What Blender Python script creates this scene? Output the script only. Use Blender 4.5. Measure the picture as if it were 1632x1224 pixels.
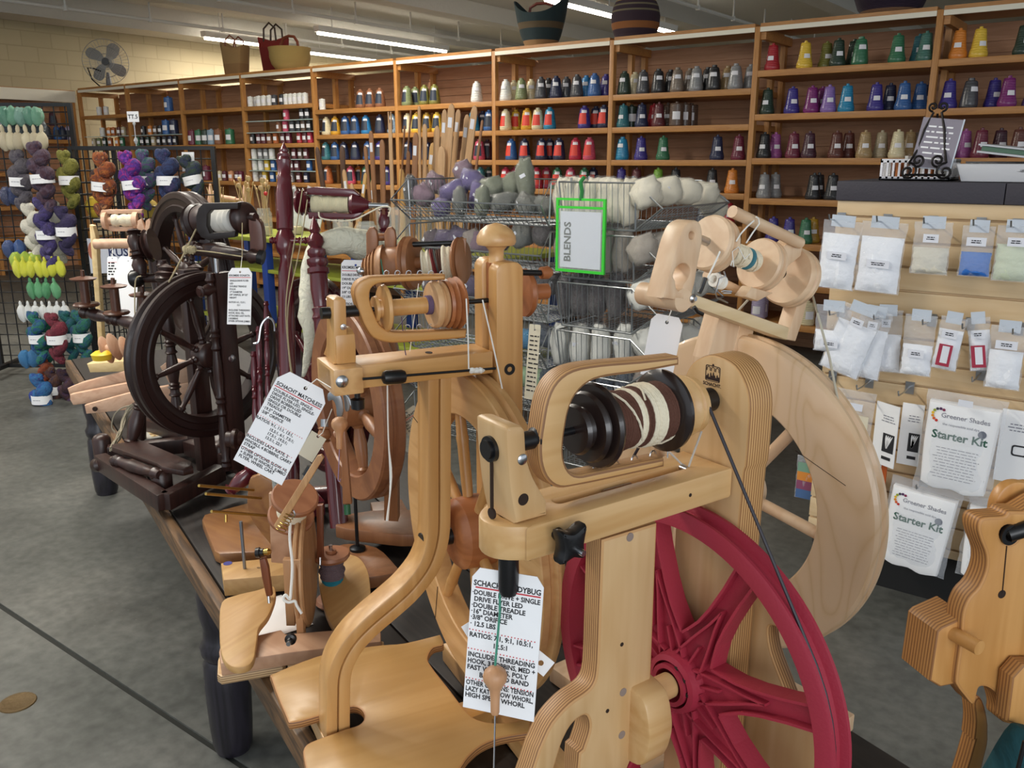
import bpy, bmesh, math, random
from math import sin, cos, pi, radians, atan2, sqrt
from mathutils import Vector as V, Matrix, noise
for o in list(bpy.data.objects): bpy.data.objects.remove(o)
SC = bpy.context.scene; COL = SC.collection
# ---------------------------------------------------------------- camera
EYE = V((0, 0, 1.5)); FPX = 1379.0; PITCH = radians(14.515); YAW = radians(37.0)
HD = V((-sin(YAW), cos(YAW), 0)); RT = V((cos(YAW), sin(YAW), 0))
FW = HD*cos(PITCH) - V((0, 0, sin(PITCH))); UP = HD*sin(PITCH) + V((0, 0, cos(PITCH)))
cd = bpy.data.cameras.new('camera'); cd.sensor_width = 36; cd.lens = 36*FPX/1632; cd.clip_start = .05; cd.clip_end = 100
cam = bpy.data.objects.new('camera', cd); COL.objects.link(cam)
cam.location = EYE; cam.rotation_euler = (pi/2 - PITCH, 0, YAW); SC.camera = cam
# ---------------------------------------------------------------- sky, daylight, exposure
SC.view_settings.view_transform = 'Standard'; SC.view_settings.look = 'None'
SC.view_settings.exposure = 0.0; SC.view_settings.gamma = 1.0; SC.view_settings.use_curve_mapping = False
w = bpy.data.worlds.new('sky'); SC.world = w; w.use_nodes = True
bg = w.node_tree.nodes['Background']; bg.inputs[0].default_value = (.84, .92, 1, 1); bg.inputs[1].default_value = .85
def area(name, loc, aim, sx, sy, power, col):
    l = bpy.data.lights.new(name, 'AREA'); l.shape = 'RECTANGLE'; l.size = sx; l.size_y = sy; l.energy = power; l.color = col
    o = bpy.data.objects.new(name, l); COL.objects.link(o); o.location = loc
    o.rotation_euler = (V(aim) - V(loc)).to_track_quat('-Z', 'Y').to_euler(); return o
area('shopfront_daylight', (4.2, -3.2, 2.1), (-1.0, 2.0, .9), 5.0, 2.4, 175, (.94, .97, 1))
# ---------------------------------------------------------------- picture ray helpers
def ray(px, py): return FW + RT*((px-816)/FPX) + UP*((612-py)/FPX)
def at_d(px, py, d): return EYE + ray(px, py)*d
def at_z(px, py, z): r = ray(px, py); return EYE + r*((z-EYE.z)/r.z)
def at_y(px, py, y): r = ray(px, py); return EYE + r*(y/r.y)
def at_x(px, py, x): r = ray(px, py); return EYE + r*(x/r.x)
# ---------------------------------------------------------------- things
def tag(o, label=None, cat=None, group=None, kind=None):
    if label: o['label'] = label
    if cat: o['category'] = cat
    if group: o['group'] = group
    if kind: o['kind'] = kind
    return o
def thing(name, label, cat, loc=(0, 0, 0), rz=0, group=None):
    o = bpy.data.objects.new(name, None); COL.objects.link(o); o.empty_display_size = .05
    o.location = loc; o.rotation_euler = (0, 0, rz); return tag(o, label, cat, group)
class Frame:
    """a wheel's own frame: x to the right along the drive wheel, y away from its front, z up"""
    def __init__(s, P, a, z0): s.o = V((P.x, P.y, z0)); s.rz = YAW - radians(a); s.m = Matrix.Rotation(-s.rz, 3, 'Z')
    def on(s, ax, val, px, py):
        o = s.m @ (EYE - s.o); d = s.m @ ray(px, py); i = 'xyz'.index(ax); return o + d*((val-o[i])/d[i])
    def xz(s, y, pts): return [(q.x, q.z) for q in (s.on('y', y, *p) for p in pts)]
    def yz(s, x, pts): return [(q.y, q.z) for q in (s.on('x', x, *p) for p in pts)]
    def xy(s, z, pts): return [(q.x, q.y) for q in (s.on('z', z, *p) for p in pts)]
    def w2l(s, P): return s.m @ (P - s.o)
def smooth(pts, closed=True, n=4):
    """Catmull-Rom through points; a point written twice is a corner"""
    out = []; N = len(pts); R = range(N if closed else N-1)
    g = lambda i: V(pts[i % N]) if closed else V(pts[max(0, min(N-1, i))])
    for i in R:
        a, b, c, d = g(i-1), g(i), g(i+1), g(i+2)
        if (b-c).length < 1e-7: continue
        if (a-b).length < 1e-7: a = b
        if (c-d).length < 1e-7: d = c
        for k in range(n):
            t = k/n; out.append(.5*((2*b) + (c-a)*t + (2*a-5*b+4*c-d)*t*t + (3*b-a-3*c+d)*t**3))
    if not closed: out.append(V(pts[-1]))
    return out
def circ(cx, cy, r, n=16, ry=None): return [(cx+r*cos(2*pi*i/n), cy+(ry or r)*sin(2*pi*i/n)) for i in range(n)]
def rrect(x0, y0, x1, y1, r, n=4):
    o = []
    for cx, cy, a in ((x1-r, y1-r, 0), (x0+r, y1-r, 90), (x0+r, y0+r, 180), (x1-r, y0+r, 270)):
        for k in range(n+1): t = radians(a+90*k/n); o.append((cx+r*cos(t), cy+r*sin(t)))
    return o
def area2(p): return sum(p[i-1][0]*p[i][1]-p[i][0]*p[i-1][1] for i in range(len(p)))
def inset(p, b):
    N = len(p); out = []
    for i in range(N):
        a, c, d = V(p[i-1][:2]), V(p[i][:2]), V(p[(i+1) % N][:2])
        e, f = (c-a), (d-c)
        if e.length < 1e-9 or f.length < 1e-9: out.append(tuple(c)); continue
        e.normalize(); f.normalize(); n = V((-e.y-f.y, e.x+f.x)); k = n.length
        if k < .5: out.append(tuple(c)); continue
        n /= k; s = b/max(.5, n.dot(V((-e.y, e.x)))); out.append((c.x+n.x*s, c.y+n.y*s))
    return out
AX = {'x': (V((0, 1, 0)), V((0, 0, 1)), V((1, 0, 0))), 'y': (V((1, 0, 0)), V((0, 0, 1)), V((0, 1, 0))), 'z': (V((1, 0, 0)), V((0, 1, 0)), V((0, 0, 1)))}
class MB:
    def __init__(s): s.v = []; s.f = []; s.mi = []
    def add(s, vs, fs, mi=0, M=None):
        k = len(s.v); s.v += [tuple(M @ V(q)) if M else tuple(q) for q in vs]
        s.f += [tuple(i+k for i in f) for f in fs]; s.mi += [mi]*len(fs); return s
    def box(s, c, d, M=None, mi=0):
        c = V(c); h = V(d)/2
        vs = [c+V((x*h.x, y*h.y, z*h.z)) for x in (-1, 1) for y in (-1, 1) for z in (-1, 1)]
        return s.add(vs, [(0, 1, 3, 2), (4, 6, 7, 5), (0, 4, 5, 1), (2, 3, 7, 6), (0, 2, 6, 4), (1, 5, 7, 3)], mi, M)
    def box2(s, a, b, mi=0): a = V(a); b = V(b); return s.box((a+b)/2, [abs(t) for t in (b-a)], None, mi)
    def bar(s, p, q, wd, ht, up=(0, 0, 1), mi=0):
        p = V(p); q = V(q); d = (q-p); L = d.length; d.normalize(); u = V(up); x = d.cross(u)
        if x.length < 1e-4: x = d.cross(V((1, 0, 0)))
        x.normalize(); u = x.cross(d); M = Matrix((x, d, u)).transposed().to_4x4(); M.translation = (p+q)/2
        return s.box((0, 0, 0), (wd, L, ht), M, mi)
    def lathe(s, p, d, prof, n=20, mi=0):
        p = V(p); d = V(d).normalized(); x = d.orthogonal().normalized(); y = d.cross(x); vs = []; fs = []
        for t, r in prof:
            for i in range(n): a = 2*pi*i/n; vs.append(p+d*t+(x*cos(a)+y*sin(a))*max(r, 1e-5))
        m = len(prof)
        for j in range(m-1):
            for i in range(n): k = (i+1) % n; fs.append((j*n+i, j*n+k, j*n+n+k, j*n+n+i))
        if prof[0][1] > 1e-4: fs.append(tuple(range(n-1, -1, -1)))
        if prof[-1][1] > 1e-4: fs.append(tuple((m-1)*n+i for i in range(n)))
        return s.add(vs, fs, mi)
    def rod(s, p, q, r, r2=None, n=12, mi=0):
        p = V(p); q = V(q); return s.lathe(p, q-p, [(0, r), ((q-p).length, r if r2 is None else r2)], n, mi)
    def ring(s, c, ax, prof, n=64, a0=0, a1=2*pi, ref=None, mi=0):
        """closed profile [(radius, offset along ax)] swept round the axis"""
        c = V(c); d = V(ax).normalized(); x = V(ref).normalized() if ref else d.orthogonal().normalized(); y = d.cross(x)
        full = abs(a1-a0-2*pi) < 1e-6; N = n if full else n+1; m = len(prof); vs = []; fs = []
        for i in range(N):
            a = a0+(a1-a0)*i/n
            for r, t in prof: vs.append(c+d*t+(x*cos(a)+y*sin(a))*r)
        for i in range(n):
            k = (i+1) % N
            for j in range(m): l = (j+1) % m; fs.append((i*m+j, i*m+l, k*m+l, k*m+j))
        if not full: fs += [tuple(range(m-1, -1, -1)), tuple((N-1)*m+j for j in range(m))]
        return s.add(vs, fs, mi)
    def path(s, pts, r, n=8, closed=False, mi=0):
        pts = [V(q) for q in pts]; N = len(pts); rr = r if isinstance(r, (list, tuple)) else [r]*N; vs = []; fs = []; x = None
        for i in range(N):
            t = (pts[(i+1) % N]-pts[i-1]) if closed else (pts[min(N-1, i+1)]-pts[max(0, i-1)])
            if t.length < 1e-9: t = V((0, 0, 1))
            t.normalize()
            x = t.orthogonal().normalized() if x is None else (x-t*x.dot(t))
            if x.length < 1e-6: x = t.orthogonal()
            x.normalize(); y = t.cross(x)
            for k in range(n): a = 2*pi*k/n; vs.append(pts[i]+(x*cos(a)+y*sin(a))*rr[i])
        for i in range(N if closed else N-1):
            j = (i+1) % N
            for k in range(n): l = (k+1) % n; fs.append((i*n+k, i*n+l, j*n+l, j*n+k))
        if not closed: fs += [tuple(range(n-1, -1, -1)), tuple((N-1)*n+k for k in range(n))]
        return s.add(vs, fs, mi)
    def prism(s, ax, outer, c0, c1, holes=(), b=0.0, side=None, mi=0, M=None):
        """outline in the two axes other than ax, extruded c0..c1 along ax, softened edge b, side faces may take slot `side`"""
        u, v, w_ = AX[ax]; loops = []
        for h, L in enumerate([outer]+list(holes)):
            L = [tuple(q[:2]) for q in L]; L = [q for i, q in enumerate(L) if (V(q)-V(L[i-1])).length > 1e-7]
            if (area2(L) > 0) != (h == 0): L = L[::-1]
            loops.append(L)
        lv = [(c0, b), (c0+b*.3, b*.3), (c0+b, 0), (c1-b, 0), (c1-b*.3, b*.3), (c1, b)] if b else [(c0, 0), (c1, 0)]
        side = mi if side is None else side
        for L in loops:
            n = len(L); vs = []; fs = []
            for c, d in lv:
                for q in (inset(L, d) if d else L): vs.append(u*q[0]+v*q[1]+w_*c)
            for j in range(len(lv)-1):
                for i in range(n): k = (i+1) % n; fs.append((j*n+i, j*n+k, j*n+n+k, j*n+n+i))
            s.add(vs, fs, side, M)
        for c, d in (lv[0], lv[-1]):
            bm = bmesh.new(); ed = []
            for L in loops:
                q = [bm.verts.new((p[0], p[1], 0)) for p in (inset(L, d) if d else L)]
                ed += [bm.edges.new((q[i-1], q[i])) for i in range(len(q))]
            bmesh.ops.triangle_fill(bm, edges=ed, use_beauty=True, use_dissolve=False, normal=(0, 0, 1))
            bm.verts.index_update()
            s.add([u*q.co.x+v*q.co.y+w_*c for q in bm.verts], [tuple(q.index for q in f.verts) for f in bm.faces], mi, M); bm.free()
        return s
    def blob(s, c, r, n=10, m=7, nz=0, sd=0, M=None, mi=0, sq=1.0):
        """lumpy ellipsoid"""
        vs = [V((0, 0, -1))]+[V((cos(2*pi*i/n)*sin(pi*j/m)**sq, sin(2*pi*i/n)*sin(pi*j/m)**sq, -cos(pi*j/m))) for j in range(1, m) for i in range(n)]+[V((0, 0, 1))]
        if nz: vs = [q*(1+nz*noise.noise(q*1.7+V((sd, sd*.7, 0)))) for q in vs]
        vs = [V((q.x*r[0], q.y*r[1], q.z*r[2])) for q in vs]; T = Matrix.Translation(c)
        fs = [(0, 1+(i+1) % n, 1+i) for i in range(n)]
        for j in range(m-2):
            for i in range(n): k = (i+1) % n; fs.append((1+j*n+i, 1+j*n+k, 1+j*n+n+k, 1+j*n+n+i))
        z = len(vs)-1; fs += [(z, z-n+i, z-n+(i+1) % n) for i in range(n)]
        return s.add(vs, fs, mi, T @ M.to_4x4() if M else T)
    def text(s, lines, size, P, u, v, mi=0, off=.012, align='LEFT', depth=.0002, maxw=None):
        """lines of lettering laid on the plane P + a*u + b*v; lines = [(text, x, y[, scale])]"""
        nrm = V(u).cross(V(v)).normalized()
        for li, ln in enumerate(lines):
            cu = bpy.data.curves.new('t', 'FONT'); cu.body = ln[0]; cu.size = size*(ln[3] if len(ln) > 3 else 1); cu.offset = off*cu.size; cu.align_x = align; cu.resolution_u = 2
            o = bpy.data.objects.new('t', cu); COL.objects.link(o); bpy.context.view_layer.update()
            me = bpy.data.meshes.new_from_object(o.evaluated_get(bpy.context.evaluated_depsgraph_get()))
            wd = max([q.co.x for q in me.vertices]+[1e-6]); kx = min(1, maxw[li]/wd) if maxw else 1
            s.add([V(P)+V(u)*(ln[1]+q.co.x*kx)+V(v)*(ln[2]+q.co.y)+nrm*depth for q in me.vertices], [tuple(f.vertices) for f in me.polygons], mi)
            bpy.data.objects.remove(o); bpy.data.curves.remove(cu); bpy.data.meshes.remove(me)
        return s
    def mesh(s, name, mats, bev=0, ang=38, flip=True):
        me = bpy.data.meshes.new(name); me.from_pydata(s.v, [], s.f)
        for m in (mats if isinstance(mats, (list, tuple)) else [mats]): me.materials.append(m)
        me.polygons.foreach_set('material_index', s.mi)
        bm = bmesh.new(); bm.from_mesh(me); bmesh.ops.remove_doubles(bm, verts=bm.verts, dist=1e-6)
        if flip: bmesh.ops.recalc_face_normals(bm, faces=bm.faces)
        if bev:
            ed = [e for e in bm.edges if len(e.link_faces) == 2 and e.calc_face_angle(0) > radians(40)]
            bmesh.ops.bevel(bm, geom=ed, offset=bev, segments=2, profile=.6, affect='EDGES', clamp_overlap=True)
        for e in bm.edges: e.smooth = not (len(e.link_faces) == 2 and e.calc_face_angle(0) > radians(ang))
        for f in bm.faces: f.smooth = True
        bm.to_mesh(me); bm.free(); return me
    def build(s, name, mats, parent=None, bev=0, label=None, ang=38, flip=True):
        o = bpy.data.objects.new(name, s.mesh(name, mats, bev, ang, flip)); COL.objects.link(o)
        if parent: o.parent = parent
        if label: o['label'] = label
        return o
def inst(name, me, parent=None, loc=None, rz=None, label=None):
    o = bpy.data.objects.new(name, me); COL.objects.link(o)
    if parent: o.parent = parent
    if loc is not None: o.location = loc
    if rz is not None: o.rotation_euler = (0, 0, rz)
    if label: o['label'] = label
    return o
# ---------------------------------------------------------------- materials
def lin(c):
    if isinstance(c, str): c = [int(c[i:i+2], 16)/255 for i in (1, 3, 5)]
    else: return tuple(c)+(1,)
    return tuple(x/12.92 if x <= .04045 else ((x+.055)/1.055)**2.4 for x in c)+(1,)
_M = {}
class NT:
    def __init__(s, m): s.t = m.node_tree; s.n = s.t.nodes
    def N(s, ty, **kw):
        n = s.n.new(ty)
        for k, v in kw.items():
            if k[0] == 'i' and k[1:].isdigit(): n.inputs[int(k[1:])].default_value = v
            elif k in ('Scale', 'Detail', 'Roughness', 'Distortion'): n.inputs[k].default_value = v
            else: setattr(n, k, v)
        return n
    def L(s, a, b): s.t.links.new(a, b)
def new(name):
    m = bpy.data.materials.new(name); m.use_nodes = True; return m, NT(m), m.node_tree.nodes['Principled BSDF']
def plain(name, c, rough=.5, metal=0, coat=0, spec=.5, bump=0, bs=60, sheen=0):
    if name in _M: return _M[name]
    m, t, p = new(name); p.inputs['Base Color'].default_value = lin(c); p.inputs['Roughness'].default_value = rough
    p.inputs['Metallic'].default_value = metal; p.inputs['Coat Weight'].default_value = coat; p.inputs['Specular IOR Level'].default_value = spec
    if sheen: p.inputs['Sheen Weight'].default_value = sheen
    if bump:
        tc = t.N('ShaderNodeTexCoord'); nz = t.N('ShaderNodeTexNoise', Scale=bs, Detail=4); b = t.N('ShaderNodeBump', i0=bump); b.inputs['Distance'].default_value = .01
        t.L(tc.outputs['Object'], nz.inputs['Vector']); t.L(nz.outputs['Fac'], b.inputs['Height']); t.L(b.outputs['Normal'], p.inputs['Normal'])
    _M[name] = m; return m
def ramp(t, fac, cols):
    r = t.N('ShaderNodeValToRGB'); e = r.color_ramp.elements
    while len(e) < len(cols): e.new(.5)
    for k, (pos, c) in enumerate(cols): e[k].position = pos; e[k].color = lin(c)
    t.L(fac, r.inputs['Fac']); return r.outputs['Color']
def wood(name, c1, c2, ax='z', rough=.42, s=1.0, coat=.1, c3=None):
    """grain along ax in the thing's own coordinates"""
    if name in _M: return _M[name]
    m, t, p = new(name); tc = t.N('ShaderNodeTexCoord'); mp = t.N('ShaderNodeMapping')
    k = {'x': (1.2, 14, 14), 'y': (14, 1.2, 14), 'z': (14, 14, 1.2)}[ax]; mp.inputs['Scale'].default_value = [q*s for q in k]
    nz = t.N('ShaderNodeTexNoise', Scale=1.6, Detail=3, Distortion=1.2); n2 = t.N('ShaderNodeTexNoise', Scale=14, Detail=5)
    wv = t.N('ShaderNodeMath', operation='SINE'); mu = t.N('ShaderNodeMath', operation='MULTIPLY', i1=26.0); ad = t.N('ShaderNodeMath', operation='MULTIPLY_ADD', i1=.5, i2=.5)
    t.L(tc.outputs['Object'], mp.inputs['Vector'])
    for q in (nz, n2): t.L(mp.outputs['Vector'], q.inputs['Vector'])
    t.L(nz.outputs['Fac'], mu.inputs[0]); t.L(mu.outputs[0], wv.inputs[0]); t.L(wv.outputs[0], ad.inputs[0])
    mx = t.N('ShaderNodeMix', data_type='FLOAT', i0=.55); t.L(ad.outputs[0], mx.inputs[2]); t.L(n2.outputs['Fac'], mx.inputs[3])
    t.L(ramp(t, mx.outputs[0], [(.15, c1), (.85, c2)] if not c3 else [(.12, c1), (.5, c3), (.88, c2)]), p.inputs['Base Color'])
    p.inputs['Roughness'].default_value = rough; p.inputs['Coat Weight'].default_value = coat; p.inputs['Coat Roughness'].default_value = .25
    _M[name] = m; return m
def ply(name, c1, c2, ax='y', freq=260, rough=.5):
    if name in _M: return _M[name]
    m, t, p = new(name); tc = t.N('ShaderNodeTexCoord'); sp = t.N('ShaderNodeSeparateXYZ'); t.L(tc.outputs['Object'], sp.inputs[0])
    nz = t.N('ShaderNodeTexNoise', Scale=25, Detail=4); t.L(tc.outputs['Object'], nz.inputs['Vector'])
    a = t.N('ShaderNodeMath', operation='MULTIPLY', i1=freq*2*pi/1.0*.5); s_ = t.N('ShaderNodeMath', operation='SINE'); b = t.N('ShaderNodeMath', operation='MULTIPLY_ADD', i1=.4, i2=.35); c = t.N('ShaderNodeMath', operation='ADD')
    t.L(sp.outputs['XYZ'.index(ax.upper())], a.inputs[0]); t.L(a.outputs[0], s_.inputs[0]); t.L(s_.outputs[0], b.inputs[0]); t.L(b.outputs[0], c.inputs[0])
    g = t.N('ShaderNodeMath', operation='MULTIPLY', i1=.35); t.L(nz.outputs['Fac'], g.inputs[0]); t.L(g.outputs[0], c.inputs[1])
    t.L(ramp(t, c.outputs[0], [(.2, c1), (.75, c2)]), p.inputs['Base Color']); p.inputs['Roughness'].default_value = rough
    _M[name] = m; return m
def yarn(name, c, gloss=0, ribs=420, ax='Z'):
    """wound yarn: fine turns round the object's own axis"""
    if name in _M: return _M[name]
    m, t, p = new(name); tc = t.N('ShaderNodeTexCoord'); sp = t.N('ShaderNodeSeparateXYZ'); t.L(tc.outputs['Object'], sp.inputs[0])
    nz = t.N('ShaderNodeTexNoise', Scale=40, Detail=3); t.L(tc.outputs['Object'], nz.inputs['Vector'])
    a = t.N('ShaderNodeMath', operation='MULTIPLY_ADD', i1=float(ribs)); s_ = t.N('ShaderNodeMath', operation='SINE'); k = t.N('ShaderNodeMath', operation='MULTIPLY', i1=6.0)
    t.L(nz.outputs['Fac'], k.inputs[0]); t.L(sp.outputs['XYZ'.index(ax)], a.inputs[0]); t.L(k.outputs[0], a.inputs[2]); t.L(a.outputs[0], s_.inputs[0])
    b = t.N('ShaderNodeBump', i0=.5); b.inputs['Distance'].default_value = .002; t.L(s_.outputs[0], b.inputs['Height']); t.L(b.outputs['Normal'], p.inputs['Normal'])
    p.inputs['Base Color'].default_value = lin(c); p.inputs['Roughness'].default_value = .8 if not gloss else .6
    p.inputs['Coat Weight'].default_value = gloss; p.inputs['Coat Roughness'].default_value = .22
    _M[name] = m; return m
def fibre(name, cols, sc=14, bs=70, gloss=0, bump=.8):
    """blotchy wool in several dyed colours"""
    if name in _M: return _M[name]
    m, t, p = new(name); tc = t.N('ShaderNodeTexCoord'); nz = t.N('ShaderNodeTexNoise', Scale=sc, Detail=2, Distortion=.6); n2 = t.N('ShaderNodeTexNoise', Scale=bs, Detail=4, Distortion=2.5 if gloss else 1.5)
    for q in (nz, n2): t.L(tc.outputs['Object'], q.inputs['Vector'])
    K = len(cols)
    if K > 1: t.L(ramp(t, nz.outputs['Fac'], [(.32+.36*i/(K-1), c) for i, c in enumerate(cols)]), p.inputs['Base Color'])
    else: p.inputs['Base Color'].default_value = lin(cols[0])
    b = t.N('ShaderNodeBump', i0=bump); b.inputs['Distance'].default_value = .012; t.L(n2.outputs['Fac'], b.inputs['Height'])
    p.inputs['Roughness'].default_value = .85; p.inputs['Coat Weight'].default_value = gloss; p.inputs['Coat Roughness'].default_value = .07
    if gloss: b.inputs['Distance'].default_value = .03
    t.L(b.outputs['Normal'], p.inputs['Coat Normal' if gloss else 'Normal'])
    _M[name] = m; return m
def film(name, alpha=.75, col='#ffffff', bump=.5, bs=30, rough=.1, wr=1.0):
    """crinkled clear plastic film"""
    if name in _M: return _M[name]
    m, t, p = new(name); out = t.n['Material Output']; p.inputs['Base Color'].default_value = lin(col); p.inputs['Roughness'].default_value = rough
    tr = t.N('ShaderNodeBsdfTransparent'); mx = t.N('ShaderNodeMixShader', i0=1-alpha); tc = t.N('ShaderNodeTexCoord')
    nz = t.N('ShaderNodeTexNoise', Scale=bs, Detail=3, Distortion=2); b = t.N('ShaderNodeBump', i0=bump); b.inputs['Distance'].default_value = .02
    t.L(tc.outputs['Object'], nz.inputs['Vector']); t.L(nz.outputs['Fac'], b.inputs['Height']); t.L(b.outputs['Normal'], p.inputs['Normal'])
    t.L(tr.outputs[0], mx.inputs[1]); t.L(p.outputs[0], mx.inputs[2]); t.L(mx.outputs[0], out.inputs['Surface']); _M[name] = m; return m
def emit(name, c, s):
    if name in _M: return _M[name]
    m, t, p = new(name); p.inputs['Base Color'].default_value = lin(c); p.inputs['Emission Color'].default_value = lin(c); p.inputs['Emission Strength'].default_value = s; _M[name] = m; return m
def copy_tree(o, parent=None):
    c = o.copy(); COL.objects.link(c); c.parent = parent
    for ch in list(o.children): copy_tree(ch, c)
    return c
BLK = plain('black_plastic', '#121214', .35); STEEL = plain('steel', '#b9bcc0', .28, 1); DSTEEL = plain('dark_steel', '#3a3d40', .4, 1); BRASS = plain('brass', '#b99a55', .3, 1)
PAPER = plain('white_paper', '#f3f3f4', .7); INK = plain('ink', '#15131a', .6); RED_INK = plain('red_ink', '#c8303a', .6)
CORD = plain('white_cord', '#ecebe4', .8); FILM = film('clear_film', .8, '#f4f8ff'); CLEAR = film('clear_glass', .85, '#e8f0ee', .0, 10, .03)
TABLE_Z = .615
# ================================================================ the room
D = 6.46; XP = [-12.42+1.2238*i for i in range(11)]; SHTOP = 2.44; SDEP = .6
def floor_mat():
    m, t, p = new('concrete_floor'); tc = t.N('ShaderNodeTexCoord'); out = tc.outputs['Object']
    n1 = t.N('ShaderNodeTexNoise', Scale=1.1, Detail=6, Roughness=.62); n2 = t.N('ShaderNodeTexNoise', Scale=26, Detail=5); vo = t.N('ShaderNodeTexVoronoi', Scale=34)
    for q in (n1, n2, vo): t.L(out, q.inputs['Vector'])
    c1 = ramp(t, n1.outputs['Fac'], [(.28, '#686a65'), (.5, '#7f807a'), (.72, '#94928a')])
    sp = ramp(t, vo.outputs['Distance'], [(.06, '#c3c2b8'), (.17, '#808080')]); c2 = ramp(t, n2.outputs['Fac'], [(.3, '#6c6c6c'), (.7, '#939393')])
    a = t.N('ShaderNodeMix', data_type='RGBA', blend_type='OVERLAY', i0=.85); t.L(c1, a.inputs[6]); t.L(c2, a.inputs[7])
    # pale aggregate only in patches
    g = t.N('ShaderNodeTexNoise', Scale=3.2, Detail=3); t.L(out, g.inputs['Vector']); gm = t.N('ShaderNodeMapRange', i1=.5, i2=.7); gm.inputs[4].default_value = .5; t.L(g.outputs['Fac'], gm.inputs[0])
    b = t.N('ShaderNodeMix', data_type='RGBA', blend_type='OVERLAY'); t.L(gm.outputs[0], b.inputs[0]); t.L(a.outputs[2], b.inputs[6]); t.L(sp, b.inputs[7])
    t.L(b.outputs[2], p.inputs['Base Color']); r = t.N('ShaderNodeMapRange', i3=.32, i4=.6); t.L(n1.outputs['Fac'], r.inputs[0]); t.L(r.outputs[0], p.inputs['Roughness'])
    bp = t.N('ShaderNodeBump', i0=.12); t.L(n2.outputs['Fac'], bp.inputs['Height']); t.L(bp.outputs['Normal'], p.inputs['Normal']); return m
def struct(mb, name, mats, **k): return tag(mb.build(name, mats, **k), kind='structure')
FM = floor_mat(); JY = 1.1
# two slabs with a dark saw-cut joint between them
struct(MB().box2((-12.9, JY+.009, -.12), (7, 17, 0)).box2((-12.9, -6, -.12), (7, JY-.009, 0)), 'floor', FM)
struct(MB().box2((-12.9, JY-.009, -.1), (7, JY+.009, -.006)), 'trim_1', plain('joint_filler', '#262723', .9))
tag(MB().lathe((*at_z(28, 1120, 0)[:2], 0), (0, 0, 1), [(.0, .05), (.003, .048), (.003, .036), (.0015, .033), (.0015, 0)], 24).build('floor_plug', plain('rusty_brass', '#5d4a2c', .6, .5, bump=.4)), 'rusty round metal plug set in the concrete floor by the joint', 'plug')
CW = plain('ceiling_paint', '#c2c0b8', .9, bump=.5, bs=22); CP = plain('white_pipe_paint', '#c9c9c4', .7)
ZC = 3.62
struct(MB().box2((-12.9, -1.0, ZC), (7, 17, ZC+.1)), 'ceiling', CW)
k = 2
for x0, x1, z in ((-12.8, -12.1, 3.30), (-10.75, -10.35, 3.42), (-8.6, -8.2, 3.42), (-6.4, -6.0, 3.42), (-4.2, -3.8, 3.42), (-2.0, -1.6, 3.42)):
    struct(MB().prism('y', [(x0, ZC), (x0+.06, z), (x1-.06, z), (x1, ZC)], -1, 17), 'trim_%d' % k, CW); k += 1
def block_wall():
    m, t, p = new('painted_block'); tc = t.N('ShaderNodeTexCoord'); mp = t.N('ShaderNodeMapping'); mp.inputs['Rotation'].default_value = (0, pi/2, pi/2)
    sx = t.N('ShaderNodeSeparateXYZ'); cx = t.N('ShaderNodeCombineXYZ'); t.L(tc.outputs['Object'], sx.inputs[0]); t.L(sx.outputs[1], cx.inputs[0]); t.L(sx.outputs[2], cx.inputs[1])
    br = t.N('ShaderNodeTexBrick', Scale=1.0); br.inputs['Brick Width'].default_value = .4; br.inputs['Row Height'].default_value = .2; br.inputs['Mortar Size'].default_value = .008
    br.inputs['Color1'].default_value = lin('#b3a583'); br.inputs['Color2'].default_value = lin('#b9ab89'); br.inputs['Mortar'].default_value = lin('#aa9c7b')
    t.L(cx.outputs[0], br.inputs['Vector']); t.L(br.outputs['Color'], p.inputs['Base Color']); bp = t.N('ShaderNodeBump', i0=.25, invert=True); bp.inputs['Distance'].default_value = .01
    t.L(br.outputs['Fac'], bp.inputs['Height']); t.L(bp.outputs['Normal'], p.inputs['Normal']); p.inputs['Roughness'].default_value = .75; return m
struct(MB().box2((-13.0, -6, 0), (-12.85, 17, ZC)), 'wall_left', block_wall())
struct(MB().box2((-12.85, 16.6, 0), (7, 16.75, ZC)), 'wall_back', plain('back_wall_paint', '#a09880', .8))
# conduits and sprinkler drops under the ceiling
def pipe(x, z, y0, y1, lab):
    r = thing('ceiling_pipe', lab, 'pipe', (x, y0, z)); MB().rod((0, 0, 0), (0, y1-y0, 0), .022).build('pipe_run', CP, r)
    for q in range(int((y1-y0)/1.1)):
        MB().rod((0, .5+1.1*q, .02), (0, .5+1.1*q, ZC-z), .012).lathe((0, .5+1.1*q, -.03), (0, 0, 1), [(0, .03), (.06, .03)], 10).build('pipe_hanger', CP, r)
pipe(-11.0, 3.26, 3, 16, 'white ceiling pipe nearest the block wall above the fan')
pipe(-9.5, 3.36, 3, 16, 'white ceiling pipe above the hanging strip lights')
pipe(-5.2, 3.36, 7, 16, 'white ceiling pipe right of the striped basket')
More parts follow.
